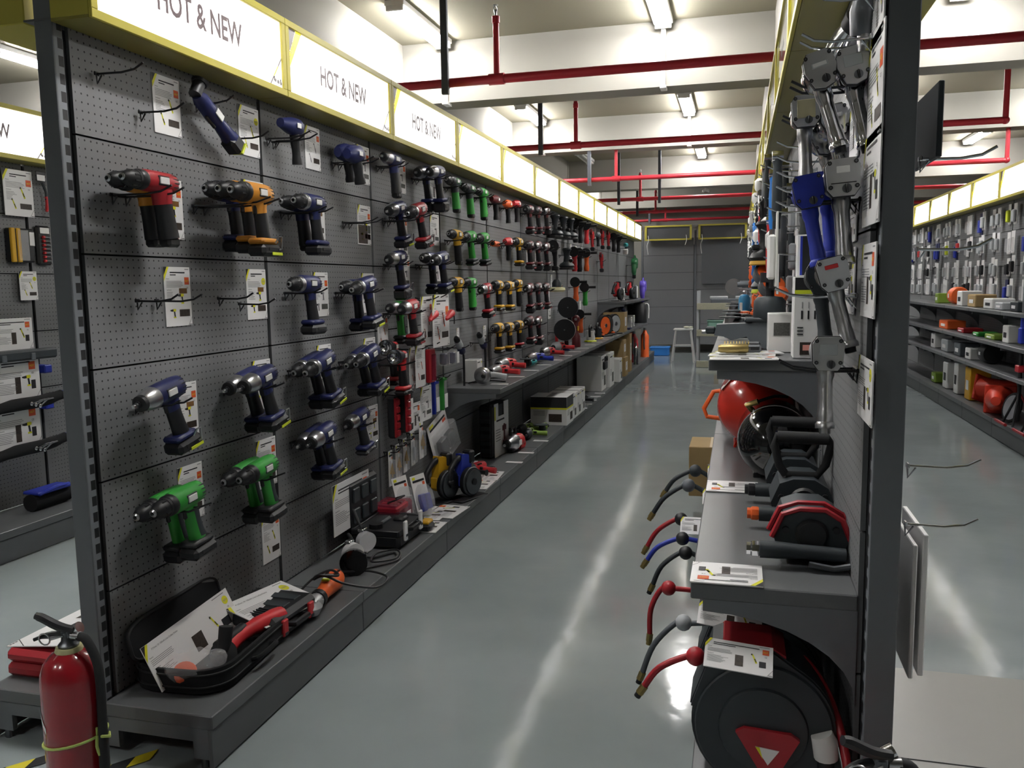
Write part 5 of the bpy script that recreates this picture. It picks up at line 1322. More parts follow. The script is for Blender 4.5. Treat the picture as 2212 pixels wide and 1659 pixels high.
AK={'a':m_air(CHROME,ALU,CHROME),'b':m_air(CHROME,ALU,CHROME,label='grey'),'c':m_air(CHROME,ALU,SILV,label='pale',shape='sq'),'d':m_air(ALU,ALU,SILV,SILV,'white',shape='sq'),'e':m_air(BLUE,BLUE,BLUE,BLACK,'none',shape='sq'),
'g':m_air(SILV,mat('white_plate',c8('#b9bcc0'),.4),SILV,BLACK,'red',shape='sq'),'h':m_air(ALU,ALU,SILV,SILV,'grey',shape='sq'),'k':m_air(DGREY,DGREY,DGREY,BLACK,'none'),'p':m_air(CHROME,CHROME,CHROME)}
def A(k,x,yp,z,label,roll=0,sc=1.0):
    r=use(('airw',k),AK[k],label,(x,yp+.09*sc,z-.038*sc),rot=(0,0,RZ),scale=sc)
    r.rotation_mode='XYZ'; M=Matrix.Translation((x,yp,z))@Matrix.Rotation(math.radians(roll),4,'Y')@Matrix.Translation((0,.09*sc,-.038*sc))@Matrix.Rotation(RZ,4,'Z')@Matrix.Scale(sc,4)
    r.matrix_world=M; return r
def HR(label,y,z,L=.3,pr=(-.032,.032),m=HK): return hook(label,(RX-.005,y,z),RZ,L,pr,m)
for k,x,z,yp,lab,roll,sc in (
 ('a',0.175,1.938,2.12,'chrome air wrench, left of the top two with bolted grey plates',-16,1.02),
 ('b',0.246,1.942,2.12,'chrome air wrench, right of the top two with bolted grey plates',-12,1.02),
 ('c',0.172,1.917,2.5,'chrome air wrench with pale rear label below the top pair',-2,1.08),
 ('d',0.229,1.689,2.1,'silver air wrench with small white sticker beside the blue one',-4,1.1),
 ('e',0.158,1.665,2.14,'blue air wrench facing out, left of the silver one',-10,1.0),
 ('e',0.218,1.69,2.3,'blue air wrench mostly hidden behind the silver one',-4,1.0),
 ('g',0.215,1.468,2.1,'white plated air wrench with red label and black knob',-14,1.0),
 ('k',0.199,1.46,2.22,'dark grey air wrench behind the white plated one',-6,1.0),
 ('h',0.203,1.285,2.05,'silver air wrench with blank plate, lowest on the wall',0,1.0),
 ('p',0.234,1.856,2.62,'polished chrome air wrench behind the pale labelled one',-10,1.0),
 ('p',0.248,1.888,2.5,'polished chrome air wrench in the middle of the crowded rows',-10,1.05),
 ): A(k,x,yp,z,lab,roll,sc)
for i,(yy,(x_,z_),L,lab,m) in enumerate(((2.2,(0.183,1.909),.165,'black double hook carrying the top two chrome wrenches',HK),(2.6,(0.18,1.902),.17,'black double hook carrying the pale labelled wrench',HK),(2.2,(0.176,1.644),.165,'black double hook carrying the blue and silver wrenches',HK),(2.2,(0.203,1.415),.19,'chrome double hook carrying the white plated wrench',HKC),(2.14,(0.213,1.238),.18,'black double hook carrying the lowest silver wrench',HK),(2.1,(0.228,1.989),.15,'chrome double hook above the top wrenches',HKC),(2.0,(0.226,2.065),.13,'chrome hook at the very top by the near upright',HKC))):
    HR(lab,yy+.02,z_,L,(-.032,.032),m)
# top grinder and fitting
x_,z_=(0.245,2.052); t=thing('air_grinder','chrome air tool with black cap and red button above the top wrenches','air tool',(x_,2.34,z_),RZ)
b=MB(); b.lathe([(.03,-.08),(.034,-.03),(.036,.02),(.03,.05)],(0,0,-.01),(.6,.3,.45),CHROME,18); b.build('housing',t)
b=MB(); b.lathe([(.033,.05),(.034,.08),(.026,.09)],(0,0,-.01),(.6,.3,.45),BLACK,18); b.build('cap',t)
b=MB(); b.lathe([(.012,.088),(.012,.094)],(0,0,-.01),(.6,.3,.45),RED,14); b.build('button',t)
b=MB(); b.cyl((-.06,.02,-.05),(-.085,.025,-.06),.05,RUB,n=24); b.build('pad',t)
x_,z_=(0.267,2.056); t=thing('air_fitting','dark metal air fitting at the very top beside the near upright','air tool',(x_,2.12,z_),RZ)
b=MB(); b.lathe([(.03,-.05),(.034,.0),(.022,.05)],(0,0,0),(.3,0,1),STEEL,14); b.build('body',t); b=MB(); b.cyl((0,0,-.05),(0,0,-.09),.016,SILV,n=12); b.build('nozzle',t)
for lab,a,st,bd in (('white card at the very top right by the near upright',(2.111,2.135,1.935,1.962),1,'HOT'),
 ('white card right of the top two chrome wrenches',(2.125,1.984,1.913,1.755),1,'HOT'),
 ('white card with tool photo beside the silver wrench',(2.155,1.774,1.914,1.574),0,None),
 ('white card with yellow edge beside the white plated wrench',(2.136,1.534,1.929,1.37),0,'HOT'),
 ('white card curling off the board, lowest on the air tool wall',(2.129,1.279,1.915,1.137),0,'NEW'),
 ('white card half hidden behind the silver wrench',(2.426,1.619,2.262,1.55),1,None),
 ('white card half hidden behind the white plated wrench',(2.445,1.536,2.26,1.367),0,'NEW'),
 ('white card behind the polished chrome wrenches',(2.443,1.914,2.279,1.76),0,None),
 ('white card left of the first panel joint on the air tool wall',(2.786,1.602,2.613,1.513),0,None)):
    (y0,z0,y1,z1)=a; wallcard(lab,RZ,RX,y0,z0,y1,z1,st,bd,off=-.0 if 0 else .006)
# crowded distant goods: each hangs on its own chrome hook
HT={'chr':m_air(CHROME,ALU,CHROME),'slim':None}
def m_slim(c1,c2):
    def f():
        t=thing('air_ratchet','x','air tool'); b=MB(); b.lathe([(.014,-.2),(.019,-.17),(.02,-.06),(.016,.0),(.02,.03)],(0,0,0),(0,0,1),c1,14); b.build('body',t)
        b=MB(); b.lathe([(.015,-.23),(.015,-.2)],(0,0,0),(0,0,1),c2,12); b.build('inlet',t)
        b=MB(); b.cyl((0,-.02,.04),(0,.02,.04),.022,CHROME,n=14); b.build('head',t); return t
    return f
def m_pack(w,h,c,lab):
    def f():
        t=thing('hanging_pack','x','pack'); b=MB(); b.box((0,0,-h/2),(w,.008,h),c,.002); b.build('card_back',t)
        b=MB(); b.box((0,-.018,-h*.6),(w*.8,.03,h*.6),lab,.008); b.build('contents',t); return t
    return f
def m_gunc(c,c2,h=.14):
    def f():
        t=thing('spray_gun','x','air tool'); b=MB(); b.lathe([(.012,-.07),(.022,-.05),(.024,.0),(.02,.05)],(0,0,.02),(1,0,0),c,14); b.build('body',t)
        b=MB(); b.tube([(.02,0,.01),(.03,0,-.06),(.04,0,-h)],[.016,.014,.016],c2,10,sub=3); b.build('handle',t); b=MB(); b.lathe([(.03,0),(.04,.02),(.04,.07),(.02,.09)],(-.01,0,.035),(0,0,1),WHITE if c2!=RED else CLEAR,16); b.build('cup',t); return t
    return f
def m_coil(c):
    def f():
        t=thing('hose_coil','x','hose'); b=MB()
        b.tube([(.05*math.cos(a*.5),-.03-.006*(a%5),-.06+.09*math.sin(a*.5)) for a in range(0,52)],.009,c,8); b.build('hose',t); return t
    return f
G={'s1':m_slim(DGREY,BLACK),'s2':m_slim(STEEL,BLACK),'s3':m_slim(SKY,CHROME),'s4':m_slim(CHROME,BLACK),'s5':m_slim(REDB,BLACK),'p1':m_pack(.09,.2,PAPER,LGREY),'p2':m_pack(.1,.24,PAPER,CLEAR),'p3':m_pack(.09,.18,PAPER,BLUE),'p4':m_pack(.08,.16,PAPER,BLACK),'g1':m_gunc(CHROME,CHROME),'g2':m_gunc(CHROME,RED),'g3':m_gunc(SKY,SKY),'g4':m_gunc(WHITE,CREAM),'c1':m_coil(SKY),'c2':m_coil(BLACK),'c3':m_coil(ORANGE),'c4':m_coil(CLEAR if 0 else WHITE),'d1':hang_tool(BLACK,YEL,'sander'),'d2':hang_tool(ORANGE,ORANGE,'heat'),'d3':hang_tool(DGREY,LIME,'sander'),'a1':m_air(CHROME,ALU,CHROME),'w1':m_pack(.12,.28,mat('clear_film',c8('#dcdcd6'),.3),WHITE)}
GN={'s1':'dark grey slim air tool','s2':'steel slim air tool','s3':'light blue slim air tool','s4':'chrome slim air tool','s5':'red handled slim air tool','p1':'white and grey hanging pack','p2':'tall clear hanging pack','p3':'white and blue hanging pack','p4':'white and black hanging pack','g1':'chrome spray gun','g2':'chrome spray gun with red handle','g3':'blue spray gun','g4':'cream spray gun','c1':'blue hose coil','c2':'black hose coil','c3':'orange hose coil','c4':'white hose coil','d1':'black sander with yellow pad','d2':'orange heat gun','d3':'grey sander with lime pad','a1':'chrome air wrench','w1':'big white film wrapped pack'}
ROWS=[('top',2.05,4.9,['s1','s2','s1','g1','s4','c2','g4','c4','p2','g1','s4','p1','g4','s2','p2','c4','p1','g1','p3']),
('second',1.88,3.4,['s1','s3','s1','s1','c2','s5','g2','p2','g1','c1','s4','g4','p3','g1','p1','p2','c4','s2','p4']),
('third',1.68,3.3,['w1','s2','s5','d1','g1','g2','c1','g4','p1','s4','c2','g1','p3','p1','g4','p2','s1']),
('fourth',1.52,3.5,['p4','g3','a1','d3','g1','c1','p2','g4','p1','c3','p3','g1','p2','s4','p1']),
('fifth',1.34,4.0,['d2','c3','g2','p4','g1','c3','p1','p3','g4','d2','p2','s4','p1'])]
rq=random.Random(5)
for rn,z,y,items in ROWS:
    for i,k in enumerate(items):
        yy=y+i*.46+rq.random()*.12; off=.1+.05*rq.random()
        zz=z+rq.random()*.05
        use(('gd',k),G[k],'%s in the %s crowded row, %s from near end'%(GN[k],rn,ordn[i] if i<15 else ('sixteen','seventeen','eighteen','nineteen')[i-15]),(RX-off,yy,zz),RZ)
        k2='p1' if i%2 else 's1'
        if i<12: use(('gd',k2),G[k2],'%s close to the board, %s row, behind item %s'%(GN[k2],rn,ordn[i]),(RX-.034,yy+.2,zz-.02),RZ)
        HR('chrome hook of %s row, item %s, on the air tool wall'%(rn,ordn[i] if i<15 else ('sixteen','seventeen','eighteen','nineteen')[i-15]),yy,zz-.015 if k[0] in 'sgad' else zz,off+.035,(0,),HKC)
# wide chrome wire hooks near the pale labelled wrench
for i in range(5): HR('thin chrome wire hook in the stack under the pale labelled wrench, %s of five'%ordn[i],2.78,1.86-.045*i+.0,.17,(0,),HKC)
# ---------------- upper shelf goods
US2=1.177
BX2={'tallw':carton(.11,.2,.285,WHITE,'white'),'slimn':carton(.075,.16,.14,NAVY,'white')}
t=thing('carton','tall white box with small tool drawings at the near end of the upper shelf','box',(0.255,3.163,US2)); t.location.y+=.06
b=MB(); b.box((0,0,.145),(.125,.12,.29),WHITE,.002); b.build('box_body',t)
b=MB(); b.box((0,-.061,.265),(.12,.002,.045),BLACK); b.box((0,-.0612,.236),(.122,.002,.014),LIME)
for k in range(4): b.box((-.035+.022*k,-.061,.19),(.002,.002,.022),PRT); b.box((-.035+.022*k,-.061,.155),(.006,.002,.03),BLACK)
b.box((0,-.061,.035),(.08,.002,.045),PHOTO); b.box((-.01,-.0618,.038),(.04,.002,.02),PRP)
for k in range(3): b.box((-.04,-.061,.11-.012*k),(.02,.002,.004),BLACK); b.box((.03,-.061,.1),(.003,.002,.03),BLACK)
b.box((-.0632,0,.15),(.001,.1,.2),PAPER); b.build('box_print',t)
for i,(px,c) in enumerate((((0.234,1.469),BLUE),((0.29,1.468),RED))):
    t=thing('carton','black faced box with %s stripe above the tall white box'%('blue' if i==0 else 'red'),'box',(px[0],3.28 if i==0 else 3.27,US2+.291),0); 
    b=MB(); b.box((0,0,.075),(.06,.08,.15),WHITE,.002); b.build('box_body',t); b=MB(); b.box((.004,-.041,.075),(.046,.002,.14),BLACK); b.box((-.016,-.0415,.075),(.008,.002,.14),c); b.build('box_print',t)
t=thing('carton','narrow white box behind the tall white box','box',(.165,3.5,US2)); b=MB(); b.box((0,0,.075),(.1,.16,.15),WHITE,.002); b.build('box_body',t); b=MB(); b.box((-.0,-.081,.09),(.06,.002,.05),PHOTOG); b.build('box_print',t)
# grey big tool (rivet / torque gun)
t=thing('torque_gun','large grey and black torque gun on the upper shelf','power tool',(.105,3.62,US2+.001))
b=MB(); b.prism([(-.2,.055),(-.19,.1),(-.05,.105),(-.03,.12),(.07,.12),(.085,.01),(.06,0),(.0,0),(-.05,.02),(-.07,.05),(-.13,.035),(-.16,.05)],'y',-.045,.045,MGREY); b.build('body',t)
b=MB(); b.lathe([(.062,0),(.066,.01),(.062,.075),(.05,.09),(.02,.094)],(.02,0,.12),(0,0,1),DGREY,20); b.box((.0,0,.118),(.16,.11,.02),DGREY,.006); b.build('motor_cap',t)
b=MB(); b.cyl((.02,0,.2),(.02,0,.27),.018,BLACK,n=12); b.cyl((.02,0,.27),(.02,0,.31),.04,BLACK,n=16); b.cyl((.02,0,.31),(.02,0,.313),.026,REDB,n=16); b.build('knob_post',t)
b=MB(); b.box((-.215,0,.075),(.04,.05,.03),DGREY,.006); b.build('nose',t)
b=MB(); b.box((.045,-.046,.075),(.022,.002,.05),WHITE); b.box((.045,-.0465,.097),(.022,.002,.01),LIME); b.build('rating_label',t)
for i,(x,y,rz,k) in enumerate(((-.01,3.2,.05,0),(-.01,3.32,-.05,1),(.0,3.36,.2,2))):
    o=spec_card(.24,.12,1,980+i); o['label']=('white card lying nearest on the upper shelf edge','white card under the brass nozzle on the upper shelf','white card farthest of three on the upper shelf')[i]
    o.matrix_world=Matrix.Translation((x-.09,y+.0,US2+.001+.0035*i))@Matrix.Rotation(rz,4,'Z')@Matrix.Rotation(-PI/2,4,'X')
for i,(y,z,sp) in enumerate(((3.24,.028,False),(3.36,.032,True))):
    t=thing('grease_coupler','brass coupler %s on the white cards'%('with spring' if sp else 'with smooth barrel'),'fitting',(.0,y,US2+z)); b=MB()
    b.lathe([(.012,-.07),(.016,-.06),(.016,-.045),(.018,-.04),(.018,.03),(.014,.04)],(0,0,0),(1,0,0),BRASS,14) if not sp else [b.cyl((-.05+.011*k,0,0),(-.045+.011*k,0,0),.017,BRASS,n=14) for k in range(9)]
    if sp: b.cyl((-.065,0,0),(.045,0,0),.009,STEEL,n=10)
    b.build('barrel',t); b=MB(); b.box((.06,0,0),(.05,.028,.028),STEEL,.006); b.box((.062,-.0,0),(.03,.03,.01),BLACK); b.build('end_block',t)
t=thing('aerosol_bottle','blue bottle with white label and silver nozzle on the upper shelf','bottle',(.045,6.5,US2)); b=MB(); b.lathe([(.04,0),(.042,.01),(.042,.15),(.03,.175),(.018,.18)],(0,0,0),(0,0,1),mat('bottle_blue',c8('#2a6f95'),.35),20); b.build('bottle_body',t)
b=MB(); b.lathe([(.018,.18),(.02,.2),(.008,.21)],(0,0,0),(0,0,1),SILV,14); b.tube([(0,0,.2),(-.04,0,.22),(.04,0,.215),(.07,0,.16)],.006,SILV,8); b.build('nozzle',t); b=MB(); b.box((-.02,-.036,.09),(.03,.006,.06),WHITE,.002); b.build('bottle_label',t)
t=thing('air_sander','chrome and black air tool pointing out over the shelf edge','air tool',(-.03,4.2,US2+.035)); b=MB(); b.lathe([(.01,-.14),(.012,-.05),(.03,-.03),(.034,0),(.026,.03),(.02,.12)],(0,0,0),(1,0,0),SILV,16); b.build('body',t); b=MB(); b.box((.07,0,-.015),(.08,.05,.03),BLACK,.01); b.build('lever',t)
for i in range(7):
    y=4.9+i*.55; k=['s','b','o','s','w','b','s'][i]
    use('us'+k,lying_tool({'s':MGREY,'b':BLACK,'o':ORANGE,'w':WHITE}[k],SILV,.22,.036,'grinder',False,cord=False),'%s tool lying on the upper shelf of the air wall, %s from the aerosol bottle'%({'s':'grey','b':'black','o':'orange','w':'white'}[k],ordn[i]),(.0 if i!=3 else .1,y,US2),math.radians(15))
# abrasive discs with orange face above the shelf
for i,(px) in enumerate(((0.14,1.471),(0.163,1.41))):
    t=thing('sanding_disc','orange faced grey sanding disc tool, %s of two beside the blue bottle'%('upper' if i==0 else 'lower'),'air tool',(px[0],4.75-.25*i,px[1])); b=MB(); b.cyl((0,0,0),(.01,-.03,.03),.07,MGREY,n=26); b.cyl((.01,-.03,.03),(.011,-.033,.033),.055,ORANGE,n=26); b.build('disc_face',t); b=MB(); b.tube([(0,.02,-.01),(.08,.04,-.03),(.16,.06,-.04)],.026,BLACK,12); b.build('tool_body',t)
# ---------------- lower shelf goods
LS=.714
t=thing('air_tank','glossy black horizontal air tank on the lower shelf','air tank',(.14,3.35,LS)); r=.134
b=MB(); b.lathe([(.03,-.22),(.09,-.2),(.125,-.15),(r,-.09),(r,.12),(.1,.19),(.02,.22)],(0,0,r+.004),(0,1,0),BLACKG,40); b.build('tank_shell',t)
b=MB(); b.lathe([(r+.002,-.07),(r+.002,-.068)],(0,0,r+.004),(0,1,0),WHITE,40); b.build('weld_band',t)
b=MB(); b.tube([(-.075,.0,r*1.78),(-.1,-.02,r*1.98),(-.06,-.03,r*2.1)],.012,BRASS,10); b.tube([(-.06,-.03,r*2.1),(.0,-.02,r*2.25),(.05,.02,r*2.2)],.006,BLACK,8,sub=3); b.build('valve',t)
b=MB(); b.box((-.092,-.06,r*1.72),(.05,.07,.002),PAPER,R=Matrix.Rotation(math.radians(-48),3,'Y')); b.build('tank_label',t)
b=MB(); 
for s in (-1,1): b.box((s*.06,0,.008),(.03,.2,.02),BLACK,.003)
b.build('foot',t)
t=thing('air_tank','red horizontal air tank behind the black one','air tank',(.085,3.98,LS)); r=.17
b=MB(); b.lathe([(.03,-.24),(.1,-.22),(.15,-.16),(r,-.08),(r,.14),(.12,.22),(.02,.25)],(0,0,r+.006),(0,1,0),TANKRED,40); b.build('tank_shell',t)
b=MB(); b.box((-.13,-.07,r*1.66),(.07,.09,.002),PAPER,R=Matrix.Rotation(math.radians(-50),3,'Y')); b.build('tank_label',t)
b=MB(); b.tube([(-.1,-.05,r*1.85),(-.12,-.06,r*2.05),(-.08,-.06,r*2.15)],.014,BRASS,10); b.cyl((-.13,-.06,r*2.02),(-.15,-.07,r*2.05),.016,REDB,n=10); b.build('valve',t)
b=MB()
for s in (-1,1): b.tube([(s*.07,-.12,.05),(s*.09,-.14,.004),(s*.09,.14,.004),(s*.07,.12,.05)],.006,TANKRED,8)
b.build('foot',t)
t=thing('orange_handle_tool','bent orange handle sticking out beyond the shelf edge','hand tool',(-.1,4.2,LS+.12)); b=MB(); b.tube([(.03,0,.09),(-.01,0,.085),(-.055,0,.0),(-.04,0,-.04),(.04,0,-.05)],.011,ORANGE,10); b.build('handle',t); b=MB(); b.box((.05,0,.02),(.05,.05,.16),BLACK,.01); b.build('tool_body',t)
for i in range(5):
    t=thing('black_case','small black cased item on the lower shelf behind the red tank, %s'%ordn[i],'case',(.02,4.6+.7*i,LS)); b=MB(); b.box((0,0,.07),(.2,.22,.13),BLACK,.02); b.build('case_body',t); b=MB(); b.box((-.101,-.02,.06),(.004,.08,.05),PAPER); b.build('case_label',t)
# one-inch impact wrenches
def m_big(frame,knob,grip=True):
    def f():
        t=thing('heavy_impact_wrench','x','air tool')
        b=MB(); P=[(-.07,.0),(-.085,.05),(-.06,.11),(-.02,.125),(.04,.125),(.08,.1),(.1,.05),(.09,.0)]
        b.prism([(u,v+.02) for u,v in P],'y',-.01,.17,DGREY); b.lathe([(.05,0),(.05,.02),(.03,.08)],(0,.17,.08),(0,1,0),BLACK,18); b.build('body',t)
        for yy,sc in ((-.016,1.0),(.05,1.06)):
            if frame:
                b=MB(); Q=[(u*sc*1.06,v*1.04+.018) for u,v in P[1:7]]; b.tube([(u,yy,v) for u,v in Q],.0075,frame,6); b.build('red_frame',t)
        b=MB(); b.lathe([(.035,0),(.042,.004),(.035,.012)],(.01,-.012,.08),(0,-1,0),BLACK,20)
        for (u,v) in ((-.055,.09),(.07,.095),(-.06,.03),(.08,.04)): b.cyl((u,-.01,v),(u,-.02,v),.009,BLACK,n=10)
        b.build('rear_cover',t)
        b=MB(); b.tube([(-.12,-.05,.045),(-.02,-.05,.045),(.09,-.045,.04)],[.023,.019,.018],DGREY,12,sub=2); b.build('throttle_handle',t)
        b=MB(); b.tube([(.0,-.075,.02),(.06,-.075,.012),(.1,-.07,.02)],.008,STEEL,8); b.build('throttle_lever',t)
        b=MB(); b.lathe([(.019,0),(.021,.004),(.021,.02),(.017,.024),(.017,.034)],(-.12,-.05,.045),(-1,0,0),knob,8); b.build('inlet_nut',t)
        if grip:
            b=MB(); z=.145; b.tube([(-.04,.05,z),(-.06,.05,z+.03),(-.075,.05,z+.09),(-.07,.05,z+.12),(.08,.05,z+.12),(.09,.05,z+.1),(.075,.05,z+.035),(.05,.05,z),(-.04,.05,z)],.0125,RUB,10); b.tube([(-.066,.05,z+.118),(.082,.05,z+.116)],.019,RUB,12); b.build('top_handle',t)
        return t
    return f
r=use('bigA',m_big(RED,CHROME,False),'heavy impact wrench with red frame and chrome inlet, nearest on the lower shelf',(.185,2.27,LS),0)
r=use('bigB',m_big(None,ORANGE,True),'heavy black impact wrench with orange capped inlet and D handle',(.19,2.62,LS),0)
t=r=use('bigC',m_big(None,BLACK,True),'heavy black impact wrench with D handle, farthest of three',(.185,2.92,LS),0)
for lab,x,y,w_,h_,rz,se in (('white card at the near corner of the lower shelf',-.105,2.05,.175,.155,PI,991),('white card flat on the lower shelf edge before the black tank',-.1,2.99,.18,.165,PI,992)):
    o=spec_card(w_,h_,1,se); o['label']=lab; o.matrix_world=Matrix.Translation((x+w_,y,LS+.0045))@Matrix.Rotation(rz,4,'Z')@Matrix.Rotation(-PI/2,4,'X')
# ---------------- hose reels standing under the lower shelf
def reel(i,y,c,ball,hosec,bx,bz,tx,tz,label,badge=None,sc=1.0,topc=None,capc=None):
    t=thing('hose_reel',label,'hose reel',(.075,y,.178)); R_=.17*sc; zc=R_+.008
    P=[(R_*math.cos(a),zc+R_*math.sin(a)) for a in [math.radians(d) for d in range(-200,96,8)]]
    P=[(R_*math.cos(math.radians(d)),zc+R_*math.sin(math.radians(d))) for d in range(-192,62,8)]+[(R_*.25,zc+R_*1.04),(R_*.1,zc+R_*1.14),(-R_*.55,zc+R_*1.16),(-R_*.72,zc+R_*1.08),(-R_*1.02,zc+R_*.22)]
    b=MB(); b.prism(P,'y',-.02,.12,c,smooth=False); b.build('shell',t)
    b=MB(); P2=[(u*1.0,v) for u,v in P]; b.prism([(u*.985,zc+(v-zc)*.985) for u,v in P],'y',-.034,-.02,c)
    b.lathe([(R_*.93,0),(R_*.95,.004),(R_*.93,.01)],(0,-.034,zc),(0,-1,0),c,44); b.build('side_plate',t)
    b=MB(); b.lathe([(R_*.62,0),(R_*.6,.008),(R_*.3,.014),(.001,.014)],(0,-.044,zc-.0),(0,-1,0),c,36,caps=False); b.build('hub_cover',t)
    if badge:
        b=MB(); T=[(-.075,.055),(-.055,.068),(.055,.062),(.075,.048),(.018,-.06),(-.002,-.064)]; b.prism([(u+.01,v+zc-.055) for u,v in T],'y',-.07,-.052,badge); b.build('badge',t)
        b=MB(); b.quad([(-.02+.01,-.0708,zc-.037),(-.002,-.0708,zc-.075),(.03,-.0708,zc-.042)][::1],PAPER) if 0 else b.prism([(-.018,zc-.03),(.038,zc-.036),(.012,zc-.075)],'y',-.0725,-.07,PAPER); b.prism([(-.018,zc-.03),(-.008,zc-.031),(.0,zc-.06)],'y',-.0735,-.0725,PRY); b.build('badge_label',t)
    if topc:
        b=MB(); b.prism([(-R_*.62,zc+R_*1.1),(-R_*.55,zc+R_*1.17),(R_*.12,zc+R_*1.15),(R_*.3,zc+R_*1.05),(R_*.3,zc+R_*.9),(-R_*.62,zc+R_*.9)],'y',-.018,.125,topc); b.build('top_cover',t)
    # ball stopper and hose
    X_=bx-.075; Z_=bz-.178; TX=tx-.075; TZ=tz-.178
    b=MB(); b.sph((X_,.03,Z_),.024*sc,ball,16); b.build('ball_stopper',t)
    mx=(X_+TX)/2-.022; mz=(Z_+TZ)/2+.018
    b=MB(); b.tube([(-R_*.7,.04,zc+R_*.7),(X_+.02,.03,Z_),(X_-.02,.03,Z_-.002),(mx,.028,mz),(TX+.008,.025,TZ+.02)],.0085*sc,hosec,10,sub=5); b.build('hose',t)
    d=Vector((TX-mx,0,TZ-mz)).normalized(); p=Vector((TX+.008,.025,TZ+.02))
    b=MB(); b.cyl(p-d*.006,p+d*.02,.0105*sc,BRASS,n=8); b.cyl(p+d*.02,p+d*.032,.009*sc,capc or BRASS,n=10); b.build('brass_end',t)
    return t
reel(0,2.08,DGREY,RED,RED,-.092,.498,-.232,.381,'large dark grey hose reel with red triangle badge, nearest of the row',RED,1.02,RED,BLACK)
reel(1,2.36,DGREY,LGREY,MGREY,-.139,.47,-.266,.283,'dark grey hose reel with light grey ball, second from the near end',None,1.0,MGREY,BLACK)
reel(2,2.6,BLACK,RED,RED,-.201,.482,-.268,.301,'black hose reel with red ball and red hose, third from the near end',None,1.0)
reel(3,2.82,MGREY,BLACK,DGREY,-.161,.531,-.281,.387,'grey hose reel with black ball and grey hose, fourth from the near end',None,1.0,None,BLACK)
reel(4,3.04,BLUE,BLACK,BLUE,-.185,.513,-.324,.4,'blue hose reel with black ball and blue hose',None,1.05)
reel(5,3.28,RED,BLACK,RED,-.206,.519,-.348,.376,'red hose reel with black ball and red hose',None,1.1)
reel(6,3.55,LGREY,MGREY,DGREY,-.193,.592,-.351,.44,'light grey hose reel with grey ball, seventh from the near end',None,1.2)
reel(7,3.85,LGREY,DGREY,DGREY,-.179,.59,-.323,.465,'light grey hose reel with dark ball, farthest of the row',None,1.2)
for lab,a,se in (('white card with reel picture leaning on the nearest reel',(-0.064,0.583,0.09,0.57,-0.081,0.521),993),('white card with reel picture leaning on the second reel',(-0.09,0.575,0.074,0.554,-0.093,0.519),994)):
    (xa,za,xb,zb,xc_,zc_)=a; yv=2.06 if se==993 else 2.335
    o=spec_card(abs(xb-xa)+.006,.085,1,se); o['label']=lab
    o.matrix_world=Matrix.Translation((xa,yv-.02,za-.0))@Matrix.Rotation(math.atan2(-(zb-za),xb-xa),4,'Y')@Matrix.Rotation(math.radians(-62),4,'X')
for lab,x,y,z in (('white card standing on the red hose reel',-.2,3.2,.56),('small white card on the light grey hose reel',-.13,3.5,.6),('small white card on the blue hose reel',-.12,2.98,.50),('small white card on the farthest hose reel',-.12,3.8,.64)):
    o=spec_card(.11,.07,1,995+int(y*10)); o['label']=lab; o.matrix_world=Matrix.Translation((x,y,z))@Matrix.Rotation(math.radians(-40),4,'X')
t=thing('loose_hose','thick red hose arching behind the nearest reel down to the floor','hose',(0,0,0)); b=MB(); b.tube([(.13,2.2,.50),(.19,2.16,.48),(.245,2.08,.4),(.27,1.99,.28),(.272,1.94,.12),(.26,1.92,.012)],.011,RED,10,sub=6); b.build('hose',t)
t=thing('foam_sleeve','white foam sleeve on a black pipe beside the nearest reel','sleeve',(.222,2.03,.18)); b=MB(); b.cyl((0,0,0),(0,0,.15),.02,BLACK,n=14); b.build('pipe',t); b=MB(); b.tube([(0,0,.13),(-.004,.0,.17),(-.012,.0,.19)],[.028,.03,.026],mat('white_foam',c8('#d8d8d6'),.9),14); b.build('foam',t)
t=thing('carton','brown carton sticking out from the lower deck into the aisle','box',(-.12,5.2,.178)); b=MB(); b.box((0,0,.15),(.3,.34,.3),CARD,.004); b.box((0,0,.3006),(.06,.34,.001),mat('packing_tape',c8('#b59c6e'),.3)); b.build('box_body',t)
# ---------------- things behind the right upright
for i,(x,y,z,h,rzz) in enumerate(((.413,2.03,1.795,.16,0),(.425,2.05,.70,.34,0))):
    o=MB().box((0,.13,0),(.012,.26,h),DGREY if i==0 else PAPER,.002).build('hanging_board',loc=(x,y,z)); tag(o,('dark' if i==0 else 'white')+' panel hanging edge-on behind the near upright, %s'%('upper' if i==0 else 'lower'),'panel')
o=MB().box((0,.1,0),(.01,.2,.32),PAPER,.002).build('hanging_board',loc=(.40,2.03,.69)); tag(o,'shorter white panel hanging edge-on behind the near upright, in front','panel')
for i,(y,z) in enumerate(((2.1,1.72),(2.1,1.52),(2.1,1.02),(2.1,.88))):
    hook('bent chrome hook on the rear of the air tool wall, %s from the top'%ordn[i],(RX+.1,y,z),LZ,.16,(0,),HKC)

